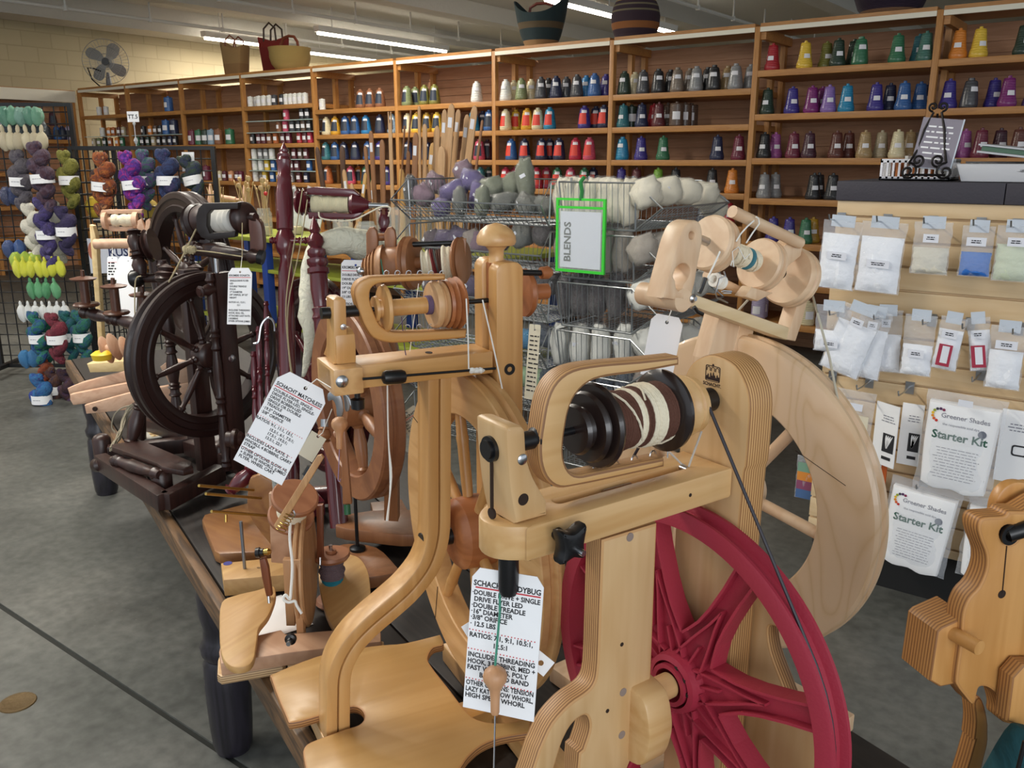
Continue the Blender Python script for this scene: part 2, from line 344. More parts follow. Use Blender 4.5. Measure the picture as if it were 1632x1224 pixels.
# fluorescent strip lights
LT = emit('tube_glow', '#fff6e6', 26); LW = plain('fixture_white', '#d8d8d4', .4)
def strip(x, y0, y1, lab):
    r = thing('strip_light', lab, 'light', (x, y0, 3.24), 0, 'fluorescent strip lights'); L = y1-y0
    MB().prism('y', [(-.045, .02), (.045, .02), (.06, .1), (-.06, .1)], 0, L).build('fixture', LW, r)
    for dx in (-.022, .022): MB().rod((dx, .04, 0), (dx, L-.04, 0), .014).build('tube', LT, r)
    l = bpy.data.lights.new('strip_glow', 'AREA'); l.shape = 'RECTANGLE'; l.size = .12; l.size_y = L-.1; l.energy = 38*L; l.color = (1, .95, .86)
    lo = bpy.data.objects.new('strip_glow', l); COL.objects.link(lo); lo.parent = r; lo.location = (0, L/2, -.02)
    for q in (.3, L-.3): MB().rod((0, q, .1), (0, q, ZC-3.24), .008).build('hanger', LW, r)
strip(-10.1, 8.8, 11.6, 'lit strip light over the bay behind the tall sticks')
strip(-11.85, 8.15, 9.95, 'lit strip light just behind the tan and red baskets')
strip(-12.05, 10.25, 12.2, 'lit strip light to the right of the yellow basket, lowest in view')
strip(-6.02, 8.6, 10.3, 'lit strip light between the green basket and the striped basket')
strip(-6.08, 10.9, 11.9, 'short lit strip light glimpsed right of the striped basket')
strip(-8.2, -.6, 2.2, 'strip light over the aisle left of the table')
strip(-3.2, -.6, 2.2, 'strip light over the table of spinning wheels')
strip(-6.0, 3.4, 5.9, 'strip light over the wire basket stacks')
# ================================================================ the long wall of yarn shelving
SW = wood('shelf_wood', '#a8713a', '#bd8648', 'x', .5); SWZ = wood('shelf_wood_upright', '#a8713a', '#bd8648', 'z', .5); SWB = wood('slat_board', '#a87a58', '#b88a68', 'x', .6, .6, 0)
TRIM = plain('white_trim', '#ece5d2', .5)
LV = {}
for b in range(10): LV[b] = [2.135, 1.828, 1.513, 1.219, .895, .59, .284] if b > 7 else ([2.016, 1.76, 1.5, 1.25, 1.0, .75, .5, .25] if b > 3 else [2.09, 1.68, 1.255, .85, .45, .1])
BAY = ['bay under the fan', 'bay right of fan', 'bay left of straw baskets', 'bay under straw baskets', 'bay right of straw baskets', 'bay behind tall sticks', 'bay under green basket', 'bay under striped basket', 'bay under purple basket', 'bay at right edge']
BC = ['empty but for two white tubes, under the fan', 'with one blue spool on its top shelf, right of the fan', 'with an empty top shelf, left of the straw baskets', 'with white spools, under the straw baskets', 'with three brown cones on its top shelf', 'half hidden behind the tall weaving sticks', 'of red labelled cones, under the green basket', 'of grey bagged cones, under the striped basket', 'of glossy cones, under the dark purple basket', 'cut off by the right edge']
def bay(b):
    x0, x1 = XP[b], XP[b+1]; W = x1-x0; r = thing('shelf_unit', 'orange-brown wooden shelf unit '+BC[b], 'shelf', (x0, D, 0), 0, 'wall of yarn shelving')
    MB().box2((-.02, 0, 0), (.02, .05, SHTOP)).build('upright', SWZ, r, .003)
    for y in (.3, .53): MB().box2((-.02, y, 0), (.02, y+.05, SHTOP-.06)).build('upright', SWZ, r)
    MB().box2((.021, 0, SHTOP-.005), (W-.021, SDEP, SHTOP+.02)).build('top_board', SW, r)
    MB().box2((.021, -.004, SHTOP-.038), (W-.021, .015, SHTOP-.006)).build('top_trim', TRIM, r)
    MB().box2((.021, .02, SHTOP-.09), (.06, .56, SHTOP-.03)).build('top_bracket', SW, r)
    for z in LV[b]: MB().box2((.021, .0, z-.045), (W-.021, .56, z)).build('shelf', SW, r, .003)
    m = MB()
    z = 0
    while z < SHTOP-.08: m.box2((.01, .585, z+.004), (W-.01, .6, min(z+.0722, SHTOP-.01))); z += .0762
    m.box2((.01, .598, 0), (W-.01, .612, SHTOP-.03)); m.build('slatwall_back', SWB, r)
    if b == 9: MB().box2((W-.02, 0, 0), (W+.02, .05, SHTOP)).build('upright', SWZ, r)
for b in range(10): bay(b)
# shorter unit along the left wall
r = thing('shelf_unit', 'brown shelf unit with a white top fascia along the left wall', 'shelf', (-12.42, 3.9, 0))
MB().box2((-.03, 0, 2.27), (.0, 2.53, 2.42)).build('top_trim', TRIM, r, .003); MB().box2((-.4, 0, 2.4), (-.03, 2.53, 2.43)).build('top_board', SW, r)
for z in (1.77, 1.34, .9, .5): MB().box2((-.4, .02, z-.05), (0, 2.52, z)).build('shelf', SW, r)
for y in (0, 1.25, 2.48): MB().box2((-.4, y, 0), (-.02, y+.04, 2.27)).build('upright', SWZ, r)
m = MB(); z = 0
while z < 2.3: m.box2((-.415, 0, z+.004), (-.4, 2.53, z+.072)); z += .0762
m.build('slatwall_back', SWB, r)
# ================================================================ yarn on the shelves
HEX = dict(red='#a8202c', yellow='#e5bd3c', olive='#7d7a34', darkgreen='#23382a', green='#2f6f4c', teal='#2d6f78', sea='#3f6f63', indigo='#3b2f86', magenta='#7a1f6c', lavender='#8a6bb0', blue='#2f5f9c', navy='#1f2748', brightblue='#2a7fb8', black='#1f1f22', orchid='#a8599a', burgundy='#6c2038', plum='#45202f', rust='#5c2c22', tan='#a58a5f', beige='#b7a888', cream='#dccfa8', orange='#d8822c', mustard='#b2891f', grey='#8a8a8a', charcoal='#46464a', taupe='#7a6c5e', brown='#5a4436', white='#e4e3dc', sage='#7f8a5e', turquoise='#1f87b0', crimson='#b52a44', pink='#c9506a', gold='#d8a12c', lilac='#b2a6c4', peach='#d89a72', maroon='#5c2228', lime='#7fb03a', paleblue='#8fa6b8', copper='#b0622f', cocoa='#8a5a3c')
CONE = [(0, .052), (.012, .057), (.03, .056), (.06, .047), (.15, .036), (.168, .034), (.174, .029), (.175, .012), (.188, .011), (.19, .004)]
CAN = [(0, .05), (.008, .056), (.03, .056), (.12, .044), (.16, .037), (.168, .031), (.17, .02), (.185, .019), (.186, .0)]
TUBE = [(0, .03), (.004, .034), (.108, .034), (.112, .03), (.113, .012), (.118, .012), (.119, 0)]
FATT = [(0, .05), (.006, .056), (.165, .054), (.172, .048), (.174, .015), (.185, .014), (.186, 0)]
LAB = plain('paper_label', '#e9e7ea', .6); LNAV = plain('navy_label', '#28303f', .5); LRED = plain('red_label', '#d8402f', .5)
_ym = {}
def ymesh(kind, col):
    k = (kind, col)
    if k in _ym: return _ym[k]
    m = MB()
    if kind == 'b':
        m.lathe((0, 0, 0), (0, 0, 1), CAN, 12); rnd = random.Random(hash(col) % 99)
        m.v = [tuple(V(q)*(1)+V((q[0], q[1], 0))*(.12*noise.noise(V(q)*30))) for q in m.v]; me = m.mesh('bagged_cone', yarn('bagged_'+col, HEX[col], .8, 300))
    else:
        m.lathe((0, 0, 0), (0, 0, 1), {'c': CONE, 'k': CAN, 'r': CAN, 't': TUBE, 'f': FATT}[kind], 18); me = m.mesh('yarn_cone', yarn('yarn_'+col, HEX[col], .55 if kind in 'c' else .15))
    _ym[k] = me; return me
def wrap(r0, r1, z0, z1, a0, a1, n=6):
    m = MB(); vs = []
    for i in range(n+1):
        a = a0+(a1-a0)*i/n
        for r_, z in ((r0, z0), (r1, z1)): vs.append((r_*cos(a), r_*sin(a), z))
    fs = [(2*i, 2*i+2, 2*i+3, 2*i+1) for i in range(n)]; m.add(vs, fs); vi = [(q[0]*.985, q[1]*.985, q[2]) for q in vs]; m.add(vi, [f[::-1] for f in fs]); return m
TOCAM = -pi/2+.45
LABM = {'c': wrap(.0485, .044, .068, .098, TOCAM-.55, TOCAM+.4).mesh('paper_label', LAB), 'k': wrap(.056, .043, .035, .13, TOCAM-1.1, TOCAM+.4).mesh('paper_label', LNAV), 'r': wrap(.056, .044, .035, .125, TOCAM-1.1, TOCAM+.35).mesh('paper_label', LRED), 'b': wrap(.051, .046, .1, .13, TOCAM-.5, TOCAM+.5).mesh('paper_label', LAB), 't': wrap(.0352, .0352, .035, .075, TOCAM-.8, TOCAM+.5).mesh('paper_label', LAB), 'f': wrap(.0575, .0565, .05, .11, TOCAM-.6, TOCAM+.5).mesh('paper_label', LAB)}
STICK = wrap(.0435, .0385, .125, .15, TOCAM-.6, TOCAM+.5).mesh('paper_label', LAB)
NOUN = {'c': 'yarn cone', 'k': 'navy-labelled yarn cone', 'r': 'red-labelled yarn cone', 'b': 'bagged yarn cone', 't': 'thread spool', 'f': 'wide yarn spool'}
RAD = {'c': .057, 'k': .057, 'r': .057, 'b': .058, 't': .0345, 'f': .057}
HGT = {'c': .19, 'k': .186, 'r': .186, 'b': .186, 't': .119, 'f': .186}
ORD = ['top', 'second', 'third', 'fourth', 'fifth', 'sixth', 'lowest']; NTH = ['first', 'second', 'third', 'fourth', 'fifth', 'sixth', 'seventh', 'eighth', 'ninth', 'tenth', 'eleventh', 'twelfth', 'thirteenth', 'fourteenth', 'fifteenth', 'sixteenth']
HUES = dict(sea='grey-green', brightblue='bright blue', darkgreen='dark green', paleblue='pale blue', cocoa='cocoa brown')
def row(b, lev, spec, zover=None, where=None, sc=1.0, front=.075):
    """spec: '<px><kind>:<colour> ...' in order along the shelf"""
    z = LV[b][lev] if zover is None else zover; items = []
    for tok in spec.split():
        px, col = tok.split(':'); kd = px[-1]; px = float(px[:-1]); yy = D+front; q = at_y(px, 255-(z-1.5)*180, yy)
        x = max(XP[b]+.025+RAD[kd]*sc, min(XP[b+1]-.025-RAD[kd]*sc, q.x)); items.append([x, yy, kd, col, px])
    last = {}
    for it in items:
        lay = 0
        while it[0] - last.get(lay, -99) < 2.02*RAD[it[2]]*sc and lay < 3: lay += 1
        last[lay] = it[0]
        if lay: yy = D+front+lay*2.1*RAD[it[2]]*sc; it[0] = max(XP[b]+.025+RAD[it[2]]*sc, min(XP[b+1]-.025-RAD[it[2]]*sc, at_y(it[4], 255, yy).x)); it[1] = yy
    for i, (x, y, kd, col, px) in enumerate(items):
        hn = HUES.get(col, col); same = [j for j, t in enumerate(items) if t[3] == col and t[2] == kd]; pos = '' if len(same) == 1 else NTH[same.index(i)]+' '
        lab = '%s%s %s on %s of %s' % (pos, hn, NOUN[kd], where or '%s shelf' % ORD[min(6, lev)], BAY[b])
        o = inst('yarn_cone' if kd not in 'tf' else 'thread_spool', ymesh(kd, col), None, (x, y, z+.0015)); o.scale = (sc,)*3; rz = radians((i*37 % 40)-20); o.rotation_euler = (0, 0, rz)
        tag(o, lab, 'yarn' if kd not in 'tf' else 'spool', 'yarn on the %s shelf, %s' % (where or ORD[min(6, lev)], BAY[b]))
        inst('paper_label', LABM[kd], o)
        if kd in 'kr': inst('sticker', STICK, o)
row(9, 0, '1520c:orange 1552c:yellow 1621c:darkgreen'); row(9, 1, '1507c:indigo 1540b:charcoal 1570c:indigo 1600c:magenta 1631c:lavender'); row(9, 2, '1505c:black 1534c:orchid 1560c:burgundy 1590c:plum 1620c:rust')
row(8, 0, '1228c:red 1279c:yellow 1303c:olive 1331c:darkgreen 1345c:darkgreen 1366b:green 1424c:green 1445c:teal 1474c:sea')
row(8, 1, '1217c:darkgreen 1260c:indigo 1291c:magenta 1302c:magenta 1318c:lavender 1346c:turquoise 1392c:indigo 1408c:navy 1436c:blue 1455c:blue 1471c:navy')
row(8, 2, '1210c:black 1234c:orchid 1263c:burgundy 1288c:plum 1331c:rust 1350c:rust 1376c:tan 1402c:beige 1428c:cream 1447c:tan 1462c:taupe')
row(8, 3, '1217c:grey 1238c:grey 1296c:black 1308c:black 1326c:black'); row(8, 4, '1232c:indigo 1258c:indigo 1284c:green 1305c:mustard'); row(8, 5, '1240c:black 1302b:mustard'); row(8, 6, '1210f:lilac 1230f:lilac 1289f:cream')
row(7, 0, '988b:darkgreen 1008b:cream 1024b:charcoal 1048b:black 1063b:black 1078b:taupe 1093b:taupe 1108b:grey 1121b:black 1136b:black 1152b:tan 1170b:grey 1188b:grey')
row(7, 1, '987c:teal 1004f:darkgreen 1022c:navy 1039c:red 1049c:maroon 1061c:brown 1077f:brown 1088f:brown 1098f:brown'); row(7, 2, '987b:turquoise 1021c:indigo 1056c:green 1142c:navy 1176c:burgundy')
row(7, 3, '987c:indigo 1014c:maroon 1048c:lime 1076c:black 1134c:black 1166c:orange'); row(7, 4, '1120c:navy 1160c:red'); row(7, 5, '1165c:black 1178c:black')
row(6, 0, '798b:white 817b:cream 831b:sage 846b:cream 862b:charcoal 873b:black 886b:navy 901b:charcoal 919b:charcoal 932b:brightblue 947b:blue 963b:indigo')
row(6, 1, '803r:cream 822r:yellow 840r:gold 857r:cream 876r:turquoise 931r:indigo 948r:navy 962r:navy'); row(6, 2, '815r:blue 836r:navy 863r:navy 876r:navy 891r:navy 917r:crimson 939r:pink')
row(6, 3, '804r:crimson 820r:pink 855r:crimson 871r:pink 888r:green 909r:pink 931r:green 946r:navy')
row(5, 0, '645k:sage 661k:sage 677k:olive 693k:olive 760b:white'); row(5, 1, '646k:cream 664k:yellow 681k:mustard 697k:yellow 755k:turquoise 770k:navy 780k:blue'); row(5, 2, '646k:navy 662k:indigo 680k:navy 764k:pink 777k:plum'); row(5, 3, '766k:teal 779k:sea')
row(4, 0, '511t:white 575k:cocoa 590k:cocoa 606k:cocoa'); row(4, 1, '521k:cream 535k:gold 551k:blue 566k:blue 584k:brightblue 606k:navy 626k:paleblue'); row(4, 2, '520k:teal 535k:blue 549k:navy 567k:navy 587k:blue 606k:indigo'); row(4, 3, '524k:copper 560k:pink 571k:orange 584k:green 618k:indigo')
row(3, 0, '395t:white 403t:white 412t:white 420t:white 429t:white 437t:charcoal 443t:black 449t:black 456t:white 463t:white 470t:white 478t:white 486t:white')
row(3, 1, '395t:black 404t:orange 413t:maroon 421t:maroon 430t:cocoa 440t:copper 452t:maroon 461t:burgundy 478t:red 487t:maroon 495t:crimson')
row(3, 1, '445t:cocoa 455t:pink 466t:charcoal 476t:black 484t:brown 493t:black', 1.805, 'lower glass shelf'); row(3, 1, '456t:pink 481t:black 490t:black', 1.93, 'upper glass shelf')
row(3, 2, '400t:white 410t:beige 424t:yellow 436t:blue 446t:gold 466t:grey 478t:maroon 490t:navy'); row(3, 2, '399t:white 408t:white 417t:white 427t:yellow 437t:blue 466t:maroon 475t:maroon 494t:blue', 1.383, 'lower glass ledge'); row(3, 2, '398t:white 407t:white 416t:grey 425t:grey 434t:white 460t:brown 470t:maroon 480t:brown 489t:maroon', 1.51, 'upper glass ledge')
row(2, 1, '305f:burgundy 318f:green 328f:darkgreen 338f:paleblue 349f:cocoa 367f:green'); row(2, 2, '331f:burgundy 344t:yellow 352t:cream 360t:maroon 370t:peach 380t:maroon 386t:burgundy')
row(1, 0, '267f:blue'); row(1, 1, '212t:green 219t:white 227t:black 236t:darkgreen 245t:beige 254t:black 263t:charcoal 272t:navy 280t:black'); row(1, 1, '228t:black 239t:orange 247t:brown 255t:black 265f:blue 277f:navy', 1.815, 'glass shelf')
row(1, 2, '215t:white 230t:gold 243t:cream 258t:maroon'); row(0, 0, '155t:white 166t:white'); row(0, 1, '150t:beige 158t:sage 167t:darkgreen 176t:copper 187t:orange 195t:green'); row(0, 1, '162t:white 173t:orange 180t:copper 189t:rust 196t:beige', 1.815, 'glass shelf'); row(0, 2, '150t:grey 165t:beige 180t:white')
GLS = plain('shelf_glass', '#b8cfcb', .05, 0, 0, .6)
for b, z, n in ((0, 1.815, 'under the fan'), (1, 1.815, 'right of the fan'), (3, 1.805, 'lower, in bay under the straw baskets'), (3, 1.93, 'upper, in bay under the straw baskets'), (3, 1.383, 'low down under the straw baskets'), (3, 1.51, 'carrying white spools under the straw baskets')):
    tag(MB().box2((XP[b]+.03, D+.01, z-.008), (XP[b+1]-.03, D+.3, z)).build('glass_shelf', GLS), 'pale glass ledge across a shelf bay '+n, 'shelf')
# cones on the left wall unit
for i, (px, y, z, c, kd) in enumerate(((76, 214, 1.77, 'charcoal', 'k'), (91, 214, 1.77, 'blue', 'k'), (100, 214, 1.77, 'navy', 'k'), (109, 214, 1.77, 'lilac', 'k'), (84, 190, 1.956, 'plum', 'k'), (62, 214, 1.77, 'navy', 'k'))):
    q = at_x(px, y, -12.52); o = tag(inst('yarn_cone', ymesh(kd, c), None, (-12.52, q.y, z+.0015), 1.1), HUES.get(c, c)+' yarn cone on the left wall unit'+(', stacked on the others' if z > 1.8 else ', right of the hanging fibre' if i != 5 else ', half hidden'), 'yarn', 'cones on the left wall unit'); inst('paper_label', LABM['k'], o)
# ================================================================ slatwall gondola with bagged powders (right)
GY = 3.0716; GX = -.925
MAPLE_X = wood('maple_slat', '#d2b48a', '#dcc29b', 'x', .45, .5)
g = thing('slatwall_stand', 'free-standing maple slatwall stand with black base hung with bags', 'display stand', (GX, GY, 0))
gz = [1.3153-.0788*k for k in range(15)]; m = MB(); top = 1.366
for z in gz:
    m.box2((0, 0, z+.004), (1.5, .018, top)); top = z-.004
m.box2((0, 0, .178), (1.5, .018, top)); m.box2((0, .014, .178), (1.5, .03, 1.366)); m.build('slat_panel', MAPLE_X, g, .0015)
MB().box2((.012, .03, .1), (1.49, .5, 1.366)).build('core', plain('gondola_core', '#3a3430', .7), g)
MB().box2((.0, .03, .178), (.012, .5, 1.366)).build('end_panel', wood('maple_end', '#d2b48a', '#dcc29b', 'z', .45, .5), g)
MB().box2((.03, .02, 0), (1.47, .48, .178)).build('base', plain('black_base', '#131313', .6), g)
BT = plain('charcoal_top', '#3b3840', .65, bump=.15, bs=150)
for a, b in ((-.005, .5), (.502, 1.0), (1.002, 1.5)): MB().box2((a, -.01, 1.367), (b, .52, 1.432)).build('top_slab', BT, g, .004)
def pillow(w, h, T, fill=1.0, n=9, m_=12, sd=0, wr=.004, taper=0.0):
    """soft flat pouch, open end up; local origin at its top middle, front towards -y"""
    mb = MB()
    for sgn in (-1, 1):
        vs = []; fs = []
        for j in range(m_+1):
            v = j/m_; z = -h*v; p = min(1, v*3.2)**.8*min(1, (1-v)*7)**.55
            for i in range(n+1):
                u = i/n*2-1; th = T/2*p*(1-abs(u)**3)**.8; ww = w/2*(1-taper*(1-v))*(1-.03*sin(pi*v))
                y = sgn*th + wr*noise.noise(V((u*4+sd, v*6, sgn*.2+sd)))*(1-abs(u)**4)
                vs.append((u*ww+wr*noise.noise(V((v*7, sd, 3)))*.8, y, z-.006*h*noise.noise(V((u*3, sd, 9)))*v))
        for j in range(m_):
            for i in range(n): a = j*(n+1)+i; fs.append((a, a+1, a+n+2, a+n+1))
        mb.add(vs, fs)
    return mb
def ink_lines(mb, w, y0, n, dy, P, u, v, h=.35, mi=0, seed=1, cen=False):
    """rows of small print suggested as short strokes"""
    r = random.Random(seed); nn = V(u).cross(V(v)).normalized()*.0006
    for k in range(n):
        W = w*(.75+.25*r.random()); x = -W/2 if cen else -w/2; e = x+W
        while x < e:
            L = dy*(.5+1.6*r.random()); x2 = min(e, x+L); a = V(P)+V(u)*x+V(v)*(y0-k*dy)+nn; b = V(P)+V(u)*x2+V(v)*(y0-k*dy)+nn; q = V(v)*dy*h
            mb.add([a, b, b+q, a+q], [(0, 1, 2, 3)], mi); x = x2+dy*.35
    return mb
PRT = plain('grey_print', '#8e8e98', .7); STK = plain('sticker_white', '#e6e8f0', .5); HANGT = plain('clear_hang_tab', '#c9d2dd', .3)
WHITE_P = plain('white_powder', '#f8faff', .85, bump=.5, bs=40); CREAM_P = plain('cream_powder', '#dcd6c4', .85, bump=.5, bs=40)
BLUE_P = plain('blue_powder', '#2f72c8', .8, bump=.5, bs=40); GREEN_P = plain('pale_green_powder', '#d3dcbf', .85, bump=.5, bs=40); RED_P = plain('red_print', '#a83048', .6)
def hook(px, py, lab, L=.14, y0=GY):
    q = at_y(px, py, y0-.02); z = min(gz, key=lambda s: abs(s-q.z)); r = thing('peg_hook', lab, 'hook', (q.x, y0-.003, z), 0, 'chrome hooks in the slatwall')
    MB().box2((-.014, -.003, -.03), (.014, 0, .012)).build('hook_plate', STEEL, r); MB().path([(0, -.003, -.005), (0, -L*.6, -.008), (0, -L*.93, -.004), (0, -L, .012)], .0028, 6).build('hook_prong', STEEL, r); return r
def bag(px0, y0, px1, y1, P, fill, lab, Y=GY-.085, cat='bag', lz=.55, sd=1, rz=0, T=.035, tilt=0, layers=1, lw=.5):
    a = at_y((px0+px1)/2, y0, Y); b = at_y((px0+px1)/2, y1, Y); w = (at_y(px1, y0, Y)-at_y(px0, y0, Y)).x; h = a.z-b.z
    r = thing('powder_bag', lab, cat, (a.x, Y, a.z), rz); r.rotation_euler = (0, radians(tilt), rz)
    pillow(w, h, T, 1, sd=sd, wr=.006).build('bag_film', FILM, r)
    f = pillow(w*.93, h*fill, T*.86, 1, sd=sd+3, wr=.005); o = f.build('powder', P, r); o.location = (0, 0, -h*(1-fill)+.003)
    m = MB(); zc = -h*lz; yy = -T/2-.004; m.box2((-w*lw/2, yy, zc-.013), (w*lw/2, yy+.001, zc+.013)); m2 = m.build('sticker', STK, r)
    k = MB().text([('UNDYED', 0, 0)], .007, (0, yy-.0006, zc-.002), (1, 0, 0), (0, 0, 1), align='CENTER') if False else ink_lines(MB(), w*lw*.6, zc+.002, 2, .006, (0, yy-.0006, 0), (1, 0, 0), (0, 0, 1), .5, 0, sd, True)
    k.build('print', INK, r); MB().box2((-w*.3, -.001, -.02), (w*.3, .001, .018)).build('hang_tab', HANGT, r); return r
hs = [(1338, 356), (1412, 358), (1485, 358), (1562, 358), (1620, 360)]
for i, (q, s) in enumerate(zip(hs, ('holding the leftmost bag of white powder', 'holding the biggest white bag in the top row', 'holding the cream bag', 'holding the blue bag', 'holding the pale green bag'))): hook(*q, 'chrome hook in the top row '+s)
bag(1313, 352, 1376, 462, WHITE_P, .8, 'clear bag of white powder at the left end of the top row', sd=1, lz=.5, tilt=3)
bag(1374, 354, 1448, 468, WHITE_P, .78, 'large clear bag of white powder, second in the top row', sd=2, lz=.58, tilt=2)
bag(1458, 354, 1520, 438, CREAM_P, .5, 'nearly empty clear bag with cream powder in the top row', sd=3, lz=.3, lw=.4)
bag(1535, 360, 1588, 442, BLUE_P, .47, 'clear bag of bright blue powder in the top row', sd=4, lz=.3, lw=.6)
bag(1590, 360, 1660, 450, GREEN_P, .65, 'clear bag of pale green powder at the right of the top row', sd=5, lz=.28, lw=.4)
for i, (q, s) in enumerate(zip([(1340, 484), (1409, 491), (1485, 498), (1547, 500), (1625, 508)], ('small bag of white powder at the left', 'three fanned white bags', 'half-filled white bag', 'bags with red strips', 'white bag at the right'))): hook(*q, 'chrome hook in the second row holding the '+s)
bag(1301, 487, 1358, 562, WHITE_P, .45, 'small clear bag of white powder at the left of the second row', sd=6, lz=.8)
bag(1342, 492, 1412, 604, WHITE_P, .75, 'front one of three fanned bags of white powder', sd=7, lz=.2, tilt=16, lw=.3)
bag(1372, 496, 1424, 606, WHITE_P, .72, 'middle one of three fanned bags of white powder', Y=GY-.06, sd=8, lz=.2, tilt=6, lw=.3)
bag(1392, 494, 1440, 594, WHITE_P, .6, 'rearmost of three fanned bags of white powder', Y=GY-.03, sd=9, lz=.2, tilt=-3, lw=.3)
bag(1443, 502, 1495, 600, WHITE_P, .5, 'half-filled bag of white powder with black-printed label, second row', sd=10, lz=.62)
for j, (x0, x1, t, s) in enumerate(((1500, 1543, 5, 'left'), (1540, 1578, -10, 'right'))):
    r = bag(x0, 506, x1, 592, WHITE_P, .75, '%s one of two clear bags printed with a red strip' % s, sd=11+j, lz=.3, tilt=t, lw=.6, Y=GY-.085+.02*j)
    MB().box2((-.022, -.0235, -.155), (.018, -.0225, -.085)).build('red_strip', RED_P, r); MB().box2((-.011, -.0245, -.145), (.01, -.0235, -.09)).build('strip_label', STK, r)
bag(1580, 520, 1640, 622, WHITE_P, .6, 'bag of white powder with white label at the right of second row', sd=13, lz=.28, lw=.6)
for q, s in zip([(1324, 610), (1383, 617), (1447, 628), (1560, 610)], ('behind the Louet style wheel', 'holding the patterned card', 'holding the white booklets', 'holding the big upper starter kit')): hook(*q, 'chrome hook in the third row '+s.replace('Louet style', 'solid maple'), .16)
def card(px0, y0, px1, y1, Y, lab, cat, mt, name='card', tilt=0, rz=0, T=.004):
    a = at_y((px0+px1)/2, y0, Y); b = at_y((px0+px1)/2, y1, Y); w = (at_y(px1, y0, Y)-at_y(px0, y0, Y)).x; h = a.z-b.z
    r = thing(name, lab, cat, (a.x, Y, a.z), rz); r.rotation_euler = (0, radians(tilt), rz); return r, w, h
r, w_, h_ = card(1324, 622, 1398, 735, GY-.09, 'clear bag holding a cream card with dark patterns, third row', 'pouch', None, 'stencil_pouch', 2)
pillow(w_, h_, .012, sd=14).build('bag_film', FILM, r); MB().box2((-w_*.4, -.003, -h_*.97), (w_*.4, .002, -h_*.34)).build('card', plain('cream_card', '#e6d9b4', .6), r)
m = MB(); rr = random.Random(5)
for k in range(26): x, z = w_*(-.34+.68*rr.random()), -h_*(.55+.4*rr.random()); m.prism('y', circ(x, z, .006+.006*rr.random(), 7), -.0042, -.0032)
m.build('pattern', plain('pattern_brown', '#5a4a2c', .7), r); MB().box2((-w_*.25, -.0085, -h_*.27), (w_*.25, -.008, -h_*.17)).box2((-w_*.3, -.0055, -h_*.5), (w_*.22, -.005, -h_*.4)).build('sticker', STK, r)
r, w_, h_ = card(1403, 640, 1476, 738, GY-.05, 'white folded booklets with a black picture, third row', 'booklet', None, 'folded_booklet')
bk = plain('booklet_black', '#26262a', .6)
for j, (x0, x1, y, ang) in enumerate(((-.5, .08, -.0, -28), (.02, .5, 0, 0))):
    M_ = Matrix.Translation((w_*x0, -.01-.03*(1-j), 0)) @ Matrix.Rotation(radians(ang), 4, 'Z'); L = w_*(x1-x0)*(1.12 if j == 0 else 1)
    o = MB().box((L/2, 0, -h_/2), (L, .004, h_), M_).build('leaf', PAPER, r); pm = MB().box((L*.68, -.003, -h_*.62), (L*.5, .001, h_*.3), M_).box((L*.65, -.003, -h_*.87), (L*.4, .001, h_*.05), M_)
    pm.build('picture', bk, r); f = MB(); ink_lines(f, L*.6, -h_*.2, 3, .009, (0, 0, 0), (1, 0, 0), (0, 0, 1), .35, 0, j+3, True); f.v = [tuple(M_ @ (V(q)+V((L*.6, -.003, 0)))) for q in f.v]; f.build('print', PRT, r)
    pm = MB(); [pm.prism('y', smooth([(L*.6, -h_*.7), (L*(.55+.07*k), -h_*.55), (L*(.6+.09*k), -h_*.5), (L*.68, -h_*.68)], True, 3), -.0042, -.0036, M=M_) for k in range(4)]; pm.build('lily', PAPER, r)
LOGO = [plain('dot_%d' % i, c, .6) for i, c in enumerate(('#c8342a', '#e0622a', '#e8962a', '#edc22e', '#9aa83a', '#3d3d4a', '#55305c', '#8a2f52'))]; DKG = plain('green_lettering', '#2c5a48', .6)
PURP = plain('purple_card', '#6a4a98', .5); ORNG = plain('flame_card', '#b4531f', .5, bump=.3)
